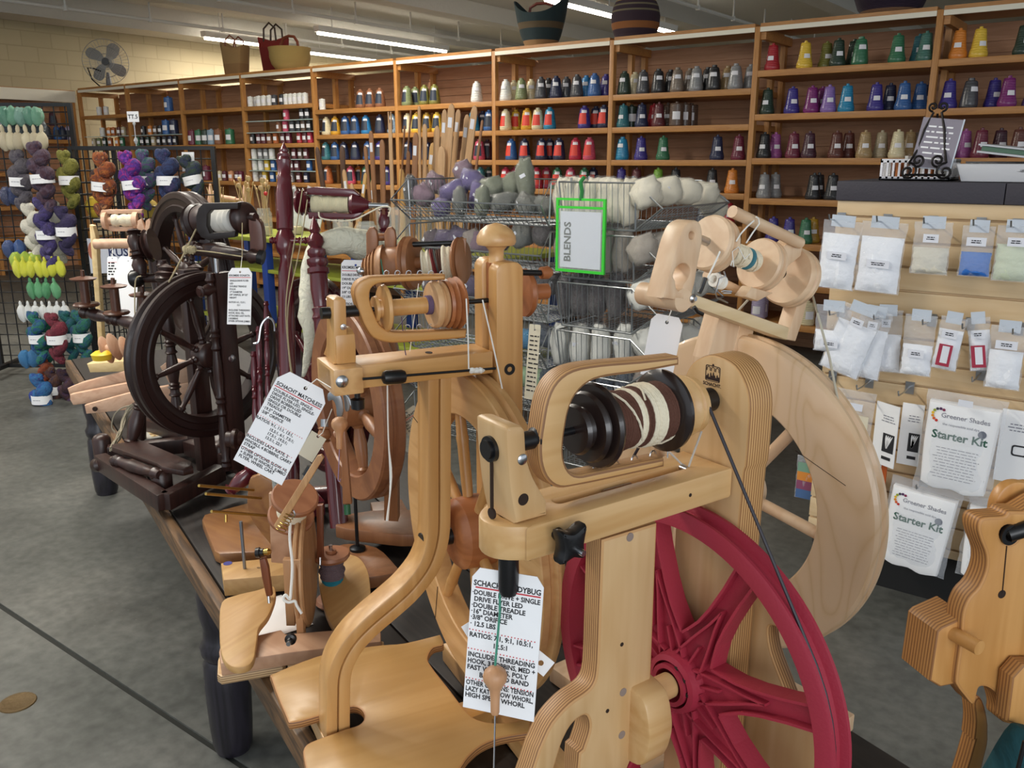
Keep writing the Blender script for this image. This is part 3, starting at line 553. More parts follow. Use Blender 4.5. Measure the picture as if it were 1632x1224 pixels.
def kit(px0, y0, px1, y1, Y, lab, tilt=0, sd=1, big=False):
    a = at_y((px0+px1)/2, y0, Y); b = at_y((px0+px1)/2, y1, Y); w = (at_y(px1, y0, Y)-at_y(px0, y0, Y)).x; h = a.z-b.z
    r = thing('starter_kit', lab, 'dye kit', (a.x, Y, a.z)); r.rotation_euler = (0, radians(tilt), 0); T = .05
    pillow(w*1.12, h*1.14 if big else h*1.06, T*1.35, sd=sd, wr=.008).build('bag_film', FILM, r).location = (0, 0, h*.07)
    m = MB(); m.prism('y', smooth([(-w/2, -h*.04), (-w/2, -h*.04), (w/2, -h*.03), (w/2, -h*.03), (w*.48, -h*.5), (w*.46, -h*.96), (w*.46, -h*.96), (w*.2, -h), (0, -h*.97), (-w*.25, -h*.99), (-w*.45, -h*.94), (-w*.45, -h*.94), (-w*.49, -h*.5)], True, 3), -T/2, T/2, b=.012)
    m.build('kit_pack', PAPER, r); y = -T/2-.0008; s = w/.2
    for k in range(8): t = radians(250-k*27); MB().prism('y', circ(-w*.32+.02*s*cos(t), -h*.17+.02*s*sin(t), .0045*s, 8), y-.0008, y).build('logo_dot', LOGO[k], r)
    MB().text([('Greener Shades', -w*.3, -h*.19), ('the responsible acid dye', -w*.26, -h*.27, .5)], .021*s, (0, y, 0), (1, 0, 0), (0, 0, 1)).build('lettering', PRT, r)
    MB().text([('Starter Kit', 0, -h*.42)], .036*s, (0, y, 0), (1, 0, 0), (0, 0, 1), off=.025, align='CENTER').build('title', DKG, r)
    f = MB(); ink_lines(f, w*.66, -h*.52, 11, .0095*s, (0, y, 0), (1, 0, 0), (0, 0, 1), .22, 0, sd+7, True); f.build('print', PRT, r)
    MB().prism('y', circ(w*.3, -h*.3, .012*s, 14), y-.0008, y).build('globe_mark', plain('globe_blue', '#6f7480', .5), r)
    if big:
        MB().box2((-w*.08, -T/2-.025, -h*.02), (w*.12, -T/2-.024, h*.05)).build('sticker', STK, r)
kit(1482, 640, 1600, 788, GY-.1, 'big bagged white starter kit hanging in the third row', 2, 3, True)
kit(1424, 780, 1530, 914, GY-.08, 'white starter kit pack in the bottom row, over the black base', 5, 5)
kit(1546, 808, 1640, 934, GY-.08, 'white starter kit pack in bottom row, right end, partly hidden', 2, 8)
hook(1470, 775, 'chrome hook in the bottom row holding the lower starter kit', .12); hook(1600, 800, 'chrome hook in the bottom row at the right', .12)
r, w_, h_ = card(1598, 655, 1660, 772, GY-.06, 'white printed booklets in a clear bag, right end of third row', 'booklet', None, 'printed_booklet')
MB().box2((-w_/2, -.004, -h_), (w_/2, .004, 0)).build('cover', PAPER, r); MB().prism('y', rrect(-w_*.12, -h_*.62, w_*.3, -h_*.47, .008), -.006, -.0045, [rrect(-w_*.08, -h_*.6, w_*.26, -h_*.49, .006)]).build('picture', bk, r); ink_lines(MB(), w_*.6, -h_*.2, 3, .01, (0, -.0045, 0), (1, 0, 0), (0, 0, 1), .35, 0, 4, True).build('print', PRT, r)
for j, (x0, y0, x1, y1, t) in enumerate(((1386, 727, 1416, 780, 0), (1384, 770, 1410, 832, 4))):
    r, w_, h_ = card(x0, y0, x1, y1, GY-.07+.02*j, ('orange flame-patterned packet beside the solid maple wheel rim', 'purple packet with a round picture beside the solid maple wheel rim')[j], 'packet', None, 'bead_packet', t)
    MB().box2((-w_, -.004, -h_), (w_/2, .004, 0)).build('card', (ORNG, PURP)[j], r)
    if j: MB().prism('y', circ(-w_*.25, -h_*.45, w_*.5, 20), -.006, -.0045).build('round_picture', plain('round_cream', '#d8cfa8', .6), r)
    else: MB().box2((-w_*.9, -.006, -h_*.8), (w_*.2, -.0045, -h_*.15)).build('sticker', STK, r)
# packet and woolly sheep on the stand's left end
r = thing('craft_kit', 'small bagged sunset-coloured kit hanging at the stand left end', 'craft kit', (GX-.03, GY+.06, .42), 0); 
pillow(.1, .17, .02, sd=20).build('bag_film', FILM, r); m = MB()
for k, c in enumerate(('#4a6a9a', '#8a4a6a', '#d88a3a', '#7aa08a')): MB().box2((-.042, -.011, -.165+.035*k), (.042, -.006, -.13+.035*k)).build('print_band', plain('kit_band_%d' % k, c, .6), r)
r = thing('felt_sheep', 'little white and maroon woolly toy sheep above the sunset kit', 'toy', (GX-.035, GY+.06, .43)); MB().blob((0, 0, .02), (.025, .02, .02), 10, 7, .3).build('fleece', fibre('sheep_wool', ['#e8e4dc']), r); MB().blob((-.012, -.018, .005), (.012, .01, .012)).build('face', plain('sheep_face', '#4a2630', .7), r)
# ---- things standing on the stand's top
ZT = 1.4335; WPL = plain('white_plastic', '#e9e9ee', .4)
r = thing('plastic_basket', 'white slotted plastic basket on the charcoal stand top', 'basket', (-.72, GY+.2, ZT)); m = MB()
m.box2((-.11, -.08, 0), (.11, .08, .004))
for (a, b) in (((-.11, -.08), (.11, -.076)), ((-.11, .076), (.11, .08)), ((-.11, -.08), (-.106, .08)), ((.106, -.08), (.11, .08))): m.box2((a[0], a[1], .0), (b[0], b[1], .012)); m.box2((a[0], a[1], .058), (b[0], b[1], .07))
for k in range(12):
    for y in (-.078, .078): m.box((-.105+.019*k, y, .035), (.007, .004, .06))
for k in range(9):
    for x in (-.108, .108): m.box((x, -.072+.018*k, .035), (.004, .007, .06))
m.build('basket_body', WPL, r)
for k in range(7): MB().box2((-.09+.026*k, -.06, .005), (-.08+.026*k, .06, .06+.01*(k % 3))).build('packet', plain('orange_packet' if k % 2 else 'white_packet', '#c8763a' if k % 2 else '#e8e6e0', .6), r)
IRON = plain('black_iron', '#1e1a1a', .45, .6)
r = thing('scroll_easel', 'black wrought iron scroll easel holding a clear printed sign', 'easel', (-.66, GY+.06, ZT))
def spiral(c, r0, turns, sgn, u, v, n=22, ph=0): return [V(c)+V(u)*(r0*(1-.8*i/n)*cos(sgn*2*pi*turns*i/n+ph))+V(v)*(r0*(1-.8*i/n)*sin(sgn*2*pi*turns*i/n+ph)) for i in range(n+1)]
m = MB()
for sx in (-1, 1):
    m.path(spiral((sx*.055, -.045, .03), .028, 1.4, sx, (1, 0, 0), (0, .2, 1), ph=pi/2), .004, 6); m.path(spiral((sx*.03, -.04, .065), .02, 1.3, -sx, (1, 0, 0), (0, .2, 1), ph=-pi/2), .004, 6); m.path([(sx*.055, -.04, .058), (sx*.04, -.01, .1), (sx*.03, .0, .16), (sx*.012, .02, .215)], .004, 6); m.path(spiral((sx*.014, .02, .232), .015, 1.3, sx, (1, 0, 0), (0, 0, 1), ph=-pi/2), .0035, 6)
m.path([(0, .02, .21), (0, .07, .1), (0, .12, 0)], .004, 6); m.path([(-.06, -.06, .02), (.06, -.06, .02)], .004, 6); m.build('easel_frame', IRON, r)
r = thing('table_sign', 'grey-lilac printed sign leaning on the iron scroll easel', 'sign', (-.655, GY+.035, ZT+.04)); r.rotation_euler = (radians(-14), radians(6), 0)
MB().box2((-.06, -.003, .0), (.06, 0, .16)).build('sign_card', plain('lilac_card', '#8f8994', .3), r); ink_lines(MB(), .09, .13, 7, .017, (0, -.0032, 0), (1, 0, 0), (0, 0, 1), .3, 0, 3, True).build('print', PAPER, r); MB().box2((-.064, -.0035, -.002), (.064, .001, 0)).box2((.06, -.0035, 0), (.064, .001, .162)).build('sleeve_edge', HANGT, r)
r = thing('foil_tray', 'flat tray of silver bagged goods under the ring binder', 'tray', (-.36, GY+.14, ZT)); MB().prism('y', [(-.2, .0), (.2, .0), (.24, .055), (-.22, .055)], -.1, .12, b=.004).build('tray_body', plain('pale_tray', '#c3c4c8', .35), r); pillow(.4, .05, .2, sd=3, wr=.01).build('silver_film', plain('silver_film', '#b9bbc0', .2, .6, bump=.8, bs=30), r).location = (-.01, 0, .062)
r = thing('ring_binder', 'grey and green document binder lying on the silver tray', 'binder', (-.36, GY+.14, ZT+.07)); r.rotation_euler = (0, radians(7), radians(-6)); MB().box2((-.16, -.1, .0), (.2, .1, .006)).box2((-.16, -.1, .022), (.2, .1, .027)).box2((.195, -.1, 0), (.2, .1, .027)).build('cover', plain('grey_cover', '#bcbfc4', .4), r); MB().box2((-.15, -.095, .007), (.19, .095, .021)).build('pages', plain('green_pages', '#4c6a58', .6), r)
r = thing('glass_jar', 'tall clear glass jar at the right end of the stand top', 'jar', (-.075, GY+.13, ZT)); MB().lathe((0, 0, 0), (0, 0, 1), [(0, .06), (.01, .066), (.15, .066), (.17, .05), (.19, .05), (.19, .046), (.17, .046), (.148, .062), (.012, .062), (.008, 0)], 24).build('jar_body', CLEAR, r); MB().lathe((0, 0, .009), (0, 0, 1), [(0, .06), (.05, .06), (.055, .0)], 16).build('jar_filling', plain('kraft_fill', '#8a6a4c', .8, bump=.6), r)
r = thing('ribbon_bow', 'crumpled white and brown ribbon standing behind the glass jar', 'ribbon', (-.04, GY+.24, ZT)); MB().blob((0, 0, .2), (.03, .03, .05), 10, 8, .5).build('ribbon_loop', fibre('ribbon_white', ['#e8e8ea', '#b9b4b0']), r); MB().rod((0, 0, 0), (0, 0, .16), .008).build('stem', plain('ribbon_brown', '#6a4a30', .7), r)
# ================================================================ baskets on top of the shelving
def weave(name, bands, sc=70):
    if name in _M: return _M[name]
    m, t, p = new(name); tc = t.N('ShaderNodeTexCoord'); sp = t.N('ShaderNodeSeparateXYZ'); t.L(tc.outputs['Object'], sp.inputs[0])
    r = t.N('ShaderNodeValToRGB'); e = r.color_ramp.elements; r.color_ramp.interpolation = 'CONSTANT'
    while len(e) < len(bands): e.new(.5)
    for k, (z, c) in enumerate(bands): e[k].position = z/.6; e[k].color = lin(c)
    mu = t.N('ShaderNodeMath', operation='MULTIPLY', i1=1/.6); t.L(sp.outputs[2], mu.inputs[0]); t.L(mu.outputs[0], r.inputs['Fac']); t.L(r.outputs['Color'], p.inputs['Base Color'])
    ck = t.N('ShaderNodeTexWave', Scale=sc, Distortion=2.0, bands_direction='Z'); b = t.N('ShaderNodeBump', i0=.8); b.inputs['Distance'].default_value = .006
    t.L(tc.outputs['Object'], ck.inputs['Vector']); t.L(ck.outputs['Fac'], b.inputs['Height']); t.L(b.outputs['Normal'], p.inputs['Normal']); p.inputs['Roughness'].default_value = .7; _M[name] = m; return m
def bowl(prof, flare=None, n=40):
    """open woven bowl, wall 8 mm; flare(angle, height 0..1) -> (radius factor, dz)"""
    full = prof + [(z, max(0, r-.008)) for z, r in prof[::-1]]; m = MB(); m.lathe((0, 0, 0), (0, 0, 1), full, n); zt = prof[-1][0]
    if flare:
        vs = []
        for q in m.v: a = atan2(q[1], q[0]); f, dz = flare(a, q[2]/zt); vs.append((q[0]*f, q[1]*f, q[2]+dz))
        m.v = vs
    return m
def arc_handle(w, h, r=.011, y=0, n=14): return MB().path([(w*cos(pi*i/n), y+.0, h*sin(pi*i/n)) for i in range(n+1)], r, 8)
ST = 2.461; LEATHER = plain('handle_leather', '#7a3b22', .5)
P = at_y(463, 106, 6.7); r = thing('straw_basket', 'round yellow straw basket with a brown leather handle on the shelf top', 'basket', (P.x, 6.7, ST), 0, 'woven baskets on the shelf top')
bowl([(0, .0), (0, .12), (.02, .165), (.07, .205), (.14, .225), (.2, .225), (.245, .235)]).build('basket_body', weave('yellow_straw', [(0, '#c9a964'), (.3, '#d8b96a')]), r)
m = MB().path([(-.15, 0, .23), (-.14, 0, .3), (-.09, 0, .355), (0, 0, .37), (.09, 0, .355), (.14, 0, .3), (.15, 0, .23)], .016, 8); m.build('handle', LEATHER, r)
P = at_y(419, 108, 6.72); r = thing('tote_basket', 'tall red woven tote between the tan tote and yellow basket', 'basket', (P.x+.03, 6.87, ST), .2, 'woven baskets on the shelf top')
m = MB().prism('y', smooth([(-.13, 0), (-.13, 0), (.13, 0), (.13, 0), (.19, .4), (.19, .4), (0, .37), (-.19, .42), (-.19, .42)], True, 3), -.07, .07, b=.03); m.build('basket_body', weave('red_straw', [(0, '#8f2a26'), (.3, '#9c302a')]), r)
for y in (-.06, .06): MB().path([(-.09, y, .36), (-.08, y, .5), (0, y, .56), (.08, y, .5), (.09, y, .36)], .011, 8).build('handle', plain('dark_handle', '#3a2a1e', .6), r)
P = at_y(389, 110, 6.7); r = thing('tote_basket', 'tall tan straw tote, leftmost on the shelf top', 'basket', (P.x-.04, 6.62, ST), .2, 'woven baskets on the shelf top')
m = MB().prism('y', smooth([(-.12, 0), (-.12, 0), (.13, 0), (.13, 0), (.17, .32), (.17, .32), (0, .3), (-.16, .37), (-.16, .37)], True, 3), -.09, .09, b=.04); m.build('basket_body', weave('tan_straw', [(0, '#b48a5a'), (.12, '#c29a66')]), r)
for y in (-.07, .07): MB().path([(-.08, y, .3), (-.07, y, .38), (0, y, .43), (.07, y, .38), (.08, y, .3)], .008, 8).build('handle', LEATHER, r)
P = at_y(862, 66, 6.7); r = thing('bolga_basket', 'dark green woven basket with pointed rim and tan base', 'basket', (P.x, 6.7, ST), .3, 'woven baskets on the shelf top')
bowl([(0, 0), (0, .135), (.04, .15), (.1, .175), (.2, .2), (.29, .215)], lambda a, t: (1+.22*max(0, abs(cos(a))-.4)*t*t, .13*max(0, abs(cos(a))**3)*t*t*t-.02*t)).build('basket_body', weave('green_straw', [(0, '#b0895a'), (.055, '#2c4146'), (.15, '#6e5d44'), (.2, '#2c4146')]), r)
MB().path([(-.11, .0, .28), (-.1, 0, .34), (-.04, 0, .37), (.04, 0, .37), (.1, 0, .35), (.11, 0, .28)], .013, 8).build('handle', plain('red_leather', '#6a2c20', .5), r)
P = at_y(1012, 57, 6.7); r = thing('bolga_basket', 'round brown and orange striped woven basket on the shelf top', 'basket', (P.x, 6.7, ST), .2, 'woven baskets on the shelf top')
bowl([(0, 0), (0, .14), (.03, .17), (.1, .195), (.18, .2), (.25, .185), (.29, .165)]).build('basket_body', weave('striped_straw', [(0, '#473440'), (.07, '#b0703f'), (.12, '#473440'), (.2, '#8f8468'), (.215, '#473440'), (.245, '#8f8468'), (.26, '#473440'), (.285, '#d0a64a')]), r)
MB().path([(-.13, 0, .27), (-.11, 0, .34), (-.04, 0, .375), (.04, 0, .375), (.11, 0, .34), (.13, 0, .27)], .014, 8).build('handle', plain('red_leather', '#6a2c20', .5), r)
P = at_y(1418, 15, 6.7); r = thing('bolga_basket', 'large dark purple woven basket cut off by the top edge', 'basket', (P.x, 6.7, ST), 0, 'woven baskets on the shelf top')
bowl([(0, 0), (0, .14), (.02, .18), (.05, .21), (.14, .245), (.28, .26)]).build('basket_body', weave('purple_straw', [(0, '#a07a58'), (.03, '#33243a'), (.2, '#2e2034')]), r)
# fan on the far end
P = at_y(173, 133, 6.66); r = thing('desk_fan', 'grey desk fan with round wire guard on the far shelf top', 'fan', (P.x, 6.66, ST), .95)
MB().lathe((0, .05, 0), (0, 0, 1), [(0, .13), (.015, .13), (.03, .04), (.2, .02)], 20).build('fan_stand', plain('fan_grey', '#77777a', .5), r)
c = (0, 0, .33); m = MB()
for rr_ in (.29, .2, .1): m.ring(c, (0, 1, 0), [(rr_+.004, -.05), (rr_, -.054), (rr_-.004, -.05), (rr_, -.046)], 36)
for k in range(40): a = 2*pi*k/40; m.path([(c[0]+.05*cos(a), -.075, c[2]+.05*sin(a)), (c[0]+.2*cos(a), -.07, c[2]+.2*sin(a)), (c[0]+.29*cos(a), -.05, c[2]+.29*sin(a)), (c[0]+.27*cos(a), .05, c[2]+.27*sin(a)), (c[0]+.07*cos(a), .07, c[2]+.07*sin(a))], .0016, 4)
m.build('wire_guard', plain('guard_grey', '#a9a9a8', .4, .5), r)
for k in range(4):
    a = 2*pi*k/4+.5; M_ = Matrix.Translation(c) @ Matrix.Rotation(a, 4, 'Y') @ Matrix.Rotation(.45, 4, 'X')
    MB().prism('y', smooth([(.03, -.02), (.12, -.09), (.25, -.08), (.27, .02), (.2, .07), (.1, .04), (.03, .02)], True, 4), -.003, .003, M=M_).build('fan_blade', plain('blade_grey', '#8f8f8c', .3), r)
MB().lathe((0, -.085, .33), (0, 1, 0), [(0, .045), (.05, .05), (.15, .07), (.2, .06), (.24, .03)], 20).build('motor', BLK, r)
MB().path([(-.1, .05, .0), (-.2, .0, .1), (-.24, .0, .25), (-.16, -.02, .24), (-.05, .02, .2)], .01, 6).build('cable', BLK, r)
# ================================================================ wire basket stacks
WIRE = plain('chrome_wire', '#a6aaac', .32, .9); BY = 3.3
def wire_basket(w, d, lean=.11, hf=.1, hb=.2):
    """open wire tier, front towards -y, origin at the front left corner of its floor"""
    rim = MB(); c = [(-.01, d+.02, hb), (-.01, 0, hb), (-.03, -lean, hf), (w+.03, -lean, hf), (w+.01, 0, hb), (w+.01, d+.02, hb)]; R_ = .0042
    rim.path([V(q) for q in c]+[V(c[0])], R_, 6); rim.path([(0, 0, 0), (w, 0, 0), (w, d, 0), (0, d, 0), (0, 0, 0)], R_, 6)
    rim.path([(-.025, -lean*.5, hf*.5), (w+.025, -lean*.5, hf*.5)], .003, 6)
    for p, q in (((0, 0, 0), c[1]), ((0, 0, 0), c[2]), ((w, 0, 0), c[3]), ((w, 0, 0), c[4]), ((0, d, 0), c[0]), ((w, d, 0), c[5])): rim.path([p, q], R_, 6)
    wi = MB(); n = int(w/.028)
    for k in range(1, n):
        x = w*k/n; t = k/n; wi.path([(-.04+(w+.08)*t, -lean, hf), (x, 0, 0), (x, d, 0), (-.01+(w+.02)*t, d+.02, hb)], .0018, 4)
    for t in (.33, .66): wi.path([(-.01, -lean*t*.98, hf*t), (w+.01, -lean*t*.98, hf*t)], .0018, 4)
    m_ = int(d/.028)
    for k in range(1, m_):
        y = d*k/m_; t = k/m_; zt = hb
        wi.path([(-.01, y, zt), (0, y, 0), (w, y, 0), (w+.01, y, zt)], .0018, 4)
    return rim.mesh('basket_rim', WIRE), wi.mesh('wire_mesh', WIRE)
BL_ = wire_basket(.87, .42); BR_ = wire_basket(.62, .37, .14)
TZ = [1.205, .98, .755, .53, .305, .08]; LX, RX = -3.16, -1.84
LAY = ['top', 'second', 'third', 'fourth', 'fifth', 'bottom']
for k, z in enumerate(TZ):
    r = thing('wire_basket', 'chrome wire basket, %s tier of the left stack of coloured fibre' % LAY[k], 'wire basket', (LX, BY+.02, z), 0, 'left wire basket stack'); inst('basket_rim', BL_[0], r); inst('wire_mesh', BL_[1], r)
    for x in (.04, .83): MB().rod((x, .4, .2), (x, .4, .218), .006, n=6).rod((x, .4, 0), (x, .4, .2), .003, n=6).build('stacking_post', WIRE, r)
    r = thing('wire_basket', 'chrome wire basket, %s tier of the right stack behind the BLENDS sign' % LAY[k], 'wire basket', (RX, BY+.02, z), pi/2, 'right wire basket stack'); inst('basket_rim', BR_[0], r); inst('wire_mesh', BR_[1], r)
    for x in (.03, .59): MB().rod((x, .35, .2), (x, .35, .218), .006, n=6).rod((x, .35, 0), (x, .35, .2), .003, n=6).build('stacking_post', WIRE, r)
FB = dict(mauve='#75596a', violet='#54457e', purple='#4a3a5c', sage='#6f7560', grey='#63655f', darkgrey='#3c3d3e', cream='#e3dcc8', white='#dfdfd8', taupe='#8b8078', streak='#a39a8e', charcoal='#3a3336', blue='#2f7ca6', navy='#28374a', green='#8fae86', plum='#3d2b38', pink='#b83f78')
_fb = {}; CRINKLE = film('crinkled_film', .9, '#ffffff', 1.0, 55, .06)
def fbag(col, shape, v):
    k = (col, shape, v)
    if k not in _fb:
        m = MB(); a, b, c = {'bun': (.075, .06, .06), 'log': (.05, .045, .1), 'roll': (.09, .07, .055)}[shape]
        m.blob((0, 0, 0), (a*1.08, b*1.08, c*1.05), 22, 14, .2, v*7.3, None, 0, .55); m.v = [tuple(V(q)*(1+.06*noise.noise(V(q)*38+V((v, 0, 0)))+.03*noise.noise(V(q)*90))) for q in m.v]
        me = m.mesh('wool_bundle', fibre('bagged_wool_'+col, [FB[col]], 14, 42, 1.0, 1.0), 0, 180); _fb[k] = me
    return _fb[k]
LB2 = MB().box((0, 0, 0), (.034, .002, .02)).mesh('sticker', STK)
def wool(px, py, Y, col, shape, lab, group, rot=0, sticker=True, v=0, s=1, zmin=None):
    P = at_y(px, py, Y); hz = {'bun': .06, 'log': .1, 'roll': .055}[shape]*s
    if zmin is not None: P.z = max(P.z, zmin+hz*1.3)
    o = tag(inst('fibre_bag', fbag(col, shape, v % 3), None, P), lab, 'bag of fibre', group); o.rotation_euler = (0, radians(rot), radians(v*50 % 70-35)); o.scale = (s,)*3
    k = ('film', shape, v % 3)
    if k not in _fb:
        q = fbag(col, shape, v % 3).copy(); q.name = 'plastic_bag'; q.materials.clear(); q.materials.append(CRINKLE)
        for t in q.vertices: t.co = t.co*(1.07+.05*noise.noise(t.co*60+V((v, 1, 2))))
        _fb[k] = q
    inst('plastic_bag', _fb[k], o)
    if sticker:
        c = inst('sticker', LB2, o, (.01-.02*(v % 2), -.062 if shape != 'log' else -.05, .012)); c.rotation_euler = (.2, .3*((v % 3)-1), .1)
for q in [o for o in bpy.data.objects if o.name.startswith('wire_basket') and abs(o.location.z-TZ[5]) < 1e-4]:
    for x, y in ((.02, .02), (.6, .02), (.02, .36), (.6, .36)): MB().rod((x, y, -.0795), (x, y, 0), .006, n=8).build('foot', WIRE, q)
G1 = 'bagged fibre in the top tier of the left stack'
for v, (x, y, dy, c, sh, rt, s) in enumerate(((655, 304, .08, 'darkgrey', 'log', 8, .75), (674, 311, .1, 'mauve', 'bun', 50, .8), (694, 292, .3, 'mauve', 'bun', 30, .8), (703, 330, .06, 'violet', 'bun', 10, .7), (722, 306, .24, 'violet', 'roll', -25, .85), (752, 287, .3, 'violet', 'bun', 10, .85), (738, 272, .36, 'mauve', 'bun', -20, .75), (733, 322, .1, 'grey', 'log', 5, .7), (759, 313, .2, 'violet', 'log', 10, .7), (781, 302, .28, 'sage', 'roll', -15, .95), (769, 331, .07, 'sage', 'log', 12, .75), (803, 322, .14, 'grey', 'roll', -12, .8), (838, 284, .28, 'sage', 'log', -8, .9), (816, 297, .34, 'sage', 'bun', -20, .9), (838, 326, .1, 'grey', 'bun', 25, .75), (867, 327, .16, 'grey', 'roll', 8, .75))):
    nm = {'darkgrey': 'charcoal', 'mauve': 'mauve', 'violet': 'violet', 'sage': 'sage green', 'grey': 'grey-green'}[c]; q = ['leftmost charcoal', 'lower mauve', 'upper mauve', 'lowest front violet', 'long slanted violet', 'uppermost violet', 'topmost mauve, behind the violet', 'upright dark grey', 'narrow upright violet', 'large slanted sage green', 'upright front sage green', 'wide front grey', 'tall upright sage green', 'rear sage green', 'small front grey-green', 'rightmost grey-green'][v]
    wool(x, y, BY+dy, c, sh, '%s bag of wool in the top left wire basket' % q, G1, rt, True, v, s, TZ[0])
SIDE = [('second', 1, (('plum', 690, 385), ('purple', 712, 383), ('purple', 734, 380), ('taupe', 752, 385), ('mauve', 771, 386), ('plum', 794, 380), ('grey', 832, 376), ('charcoal', 868, 375))), ('third', 2, (('plum', 690, 455), ('charcoal', 720, 455), ('purple', 750, 455), ('navy', 850, 452), ('charcoal', 875, 452))), ('fourth', 3, (('blue', 800, 535), ('blue', 838, 540), ('navy', 870, 535))), ('fifth', 4, (('pink', 700, 590), ('green', 838, 600), ('green', 862, 605), ('navy', 880, 600)))]
for nm, t, its in SIDE:
    cc = {}
    for v, (c, x, y) in enumerate(its):
        cc[c] = cc.get(c, 0)+1; n = [q[0] for q in its].count(c); o = ['left', 'right'][cc[c]-1]+' ' if n > 1 else ''
        wool(x, y, BY+.14, c, 'bun' if t < 3 else 'roll', '%s%s bag of wool in the %s wire basket of the left stack' % (o, c, nm), 'bagged fibre in the %s tier of the left stack' % nm, 20*(v % 3)-20, v % 2 == 0, v, .85, TZ[t])
# right stack: bundles standing along its side, and along its leaning front
RS = [('top', 0, 'cream', (898, 912, 929, 947, 966, 985, 1003), 322, 'cream', ((1030, 308), (1060, 306), (1092, 305), (1122, 310), (1138, 330))), ('second', 1, 'streak', (900, 922, 944, 968, 993), 400, 'streak', ((1025, 398), (1055, 392), (1085, 388), (1112, 384))), ('third', 2, 'charcoal', (903, 927, 953, 982), 470, 'white', ((1025, 470), (1052, 462), (1080, 460), (1108, 452), (1130, 446))), ('fourth', 3, 'white', (893, 925, 958, 995), 550, 'white', ((1030, 545), (1060, 540), (1092, 535), (1122, 525))), ('fifth', 4, 'navy', (905, 935, 965, 997), 620, 'taupe', ((1030, 610), (1060, 600)))]
for nm, t, c1, xs, y, c2, fr in RS:
    for v, x in enumerate(xs): wool(x, y, BY+.09, c1, 'log', '%s %s bundle from the left along the side of the right stack, %s tier' % (NTH[v], {'streak': 'grey streaked'}.get(c1, c1), nm), 'bundles along the side, %s tier of the right stack' % nm, 0, t in (3, 4) and v % 2, v, .92, TZ[t])
    for v, (x, yy) in enumerate(fr):
        P = at_x(x, yy, RX+.03); wool(x, yy, P.y, c2, 'bun', '%s %s bag of wool from the left along the leaning front, %s tier' % (NTH[v], {'streak': 'streaked grey'}.get(c2, c2), nm), 'bags along the front, %s tier of the right stack' % nm, 10*v-20, v % 2, v+3, .95, TZ[t])
# neon green framed BLENDS sign hung on the right stack
A = at_y(925, 376, BY-.02); r = thing('hanging_sign', 'white BLENDS sign in a neon green frame hung on the wire baskets', 'sign', A); NEON = plain('neon_green', '#3ecf3a', .4)
w2, h2 = .128, .163; m = MB().prism('y', [(-w2, -h2), (w2, -h2), (w2, h2), (-w2, h2)], -.006, .006, [[(-w2+.012, -h2+.012), (w2-.012, -h2+.012), (w2-.012, h2-.045), (-w2+.012, h2-.045)], [(-w2+.012, h2-.035), (w2-.012, h2-.035), (w2-.012, h2-.01), (-w2+.012, h2-.01)]]); m.build('sign_frame', NEON, r)
MB().box2((-w2+.022, -.002, -h2+.02), (w2-.022, .002, h2-.058)).build('sheet', plain('sign_sheet', '#d5d8e4', .4), r); MB().box2((-w2+.01, -.0045, -h2+.01), (w2-.01, -.0035, h2-.04)).build('clear_cover', CLEAR, r)
MB().text([('BLENDS', 0, 0)], .05, (-.05, -.0026, -.118), (0, 0, 1), (-1, 0, 0), off=.03).build('lettering', INK, r)
MB().path([(.0, 0, h2-.01), (.004, .0, h2+.03), (-.004, .0, h2+.07), (.0, 0.02, h2+.09)], .009, 6).build('green_tie', plain('green_tape', '#23803a', .6), r)
# ================================================================ lime topped work bench with blue frame, jars and weaving sticks
LIME = plain('lime_laminate', '#98a13a', .45); BLUEP = plain('blue_frame', '#1f3f8f', .5); TX0, TX1, TY = -6.2, -3.0, 3.95
r = thing('work_bench', 'lime green topped bench with a blue frame behind the spinning wheels', 'bench', (TX0, TY, 0)); LW_ = TX1-TX0
MB().box2((0, 0, .925), (LW_, .6, .955)).build('bench_top', LIME, r, .004); MB().box2((.02, .02, .70), (LW_-.02, .58, .725)).build('shelf', LIME, r, .004); MB().box2((.02, .02, .3), (LW_-.02, .58, .325)).build('shelf', LIME, r, .004)
for x in (.05, .95, 1.9, LW_-.05):
    for y in (.045, .555): MB().box2((x-.03, y-.03, 0), (x+.03, y+.03, .925)).build('leg', BLUEP, r, .003)
TB = .9565
def jar(px, Y, R_, H, lab, col='#c6b48a', n=0, stick=None, kind='jar'):
    P = at_y(px, 392, Y); r = thing('glass_jar', lab, 'jar', (P.x, Y, TB)); MB().lathe((0, 0, 0), (0, 0, 1), [(0, R_*.92), (.008, R_), (H*.8, R_), (H*.9, R_*.8), (H, R_*.8), (H, R_*.74), (H*.88, R_*.74), (H*.8, R_*.93), (.01, R_*.93), (.006, 0)], 20).build('jar_body', CLEAR, r)
    MB().lathe((0, 0, .008), (0, 0, 1), [(0, R_*.88), (H*.28, R_*.88), (H*.3, 0)], 16).build('jar_filling', plain('fill_'+col, col, .8, bump=.5, bs=90), r); return P
def sticks_in(px, Y, n, L, lab, seed, hook=False):
    P = at_y(px, 392, Y); r_ = random.Random(seed)
    for k in range(n):
        a = r_.uniform(-.25, .25); b = r_.uniform(-.2, .2); l = L*r_.uniform(.8, 1.1); o = V((r_.uniform(-.03, .03), r_.uniform(-.03, .03), .09)); d = V((a, b, 1)).normalized()
        m = MB().rod((0, 0, 0), (0, 0, l), .004, .0035, 7)
        if hook: m.blob((0, 0, l), (.02, .006, .02), 10, 6)
        ob = m.build('turned_stick', wood('pale_stick', '#b99a6a', '#cdb184', 'z'), None); ob.location = P+o+V((0, 0, TB-P.z)); ob.rotation_euler = d.to_track_quat('Z', 'Y').to_euler()
        tag(ob, lab, 'stick', lab)
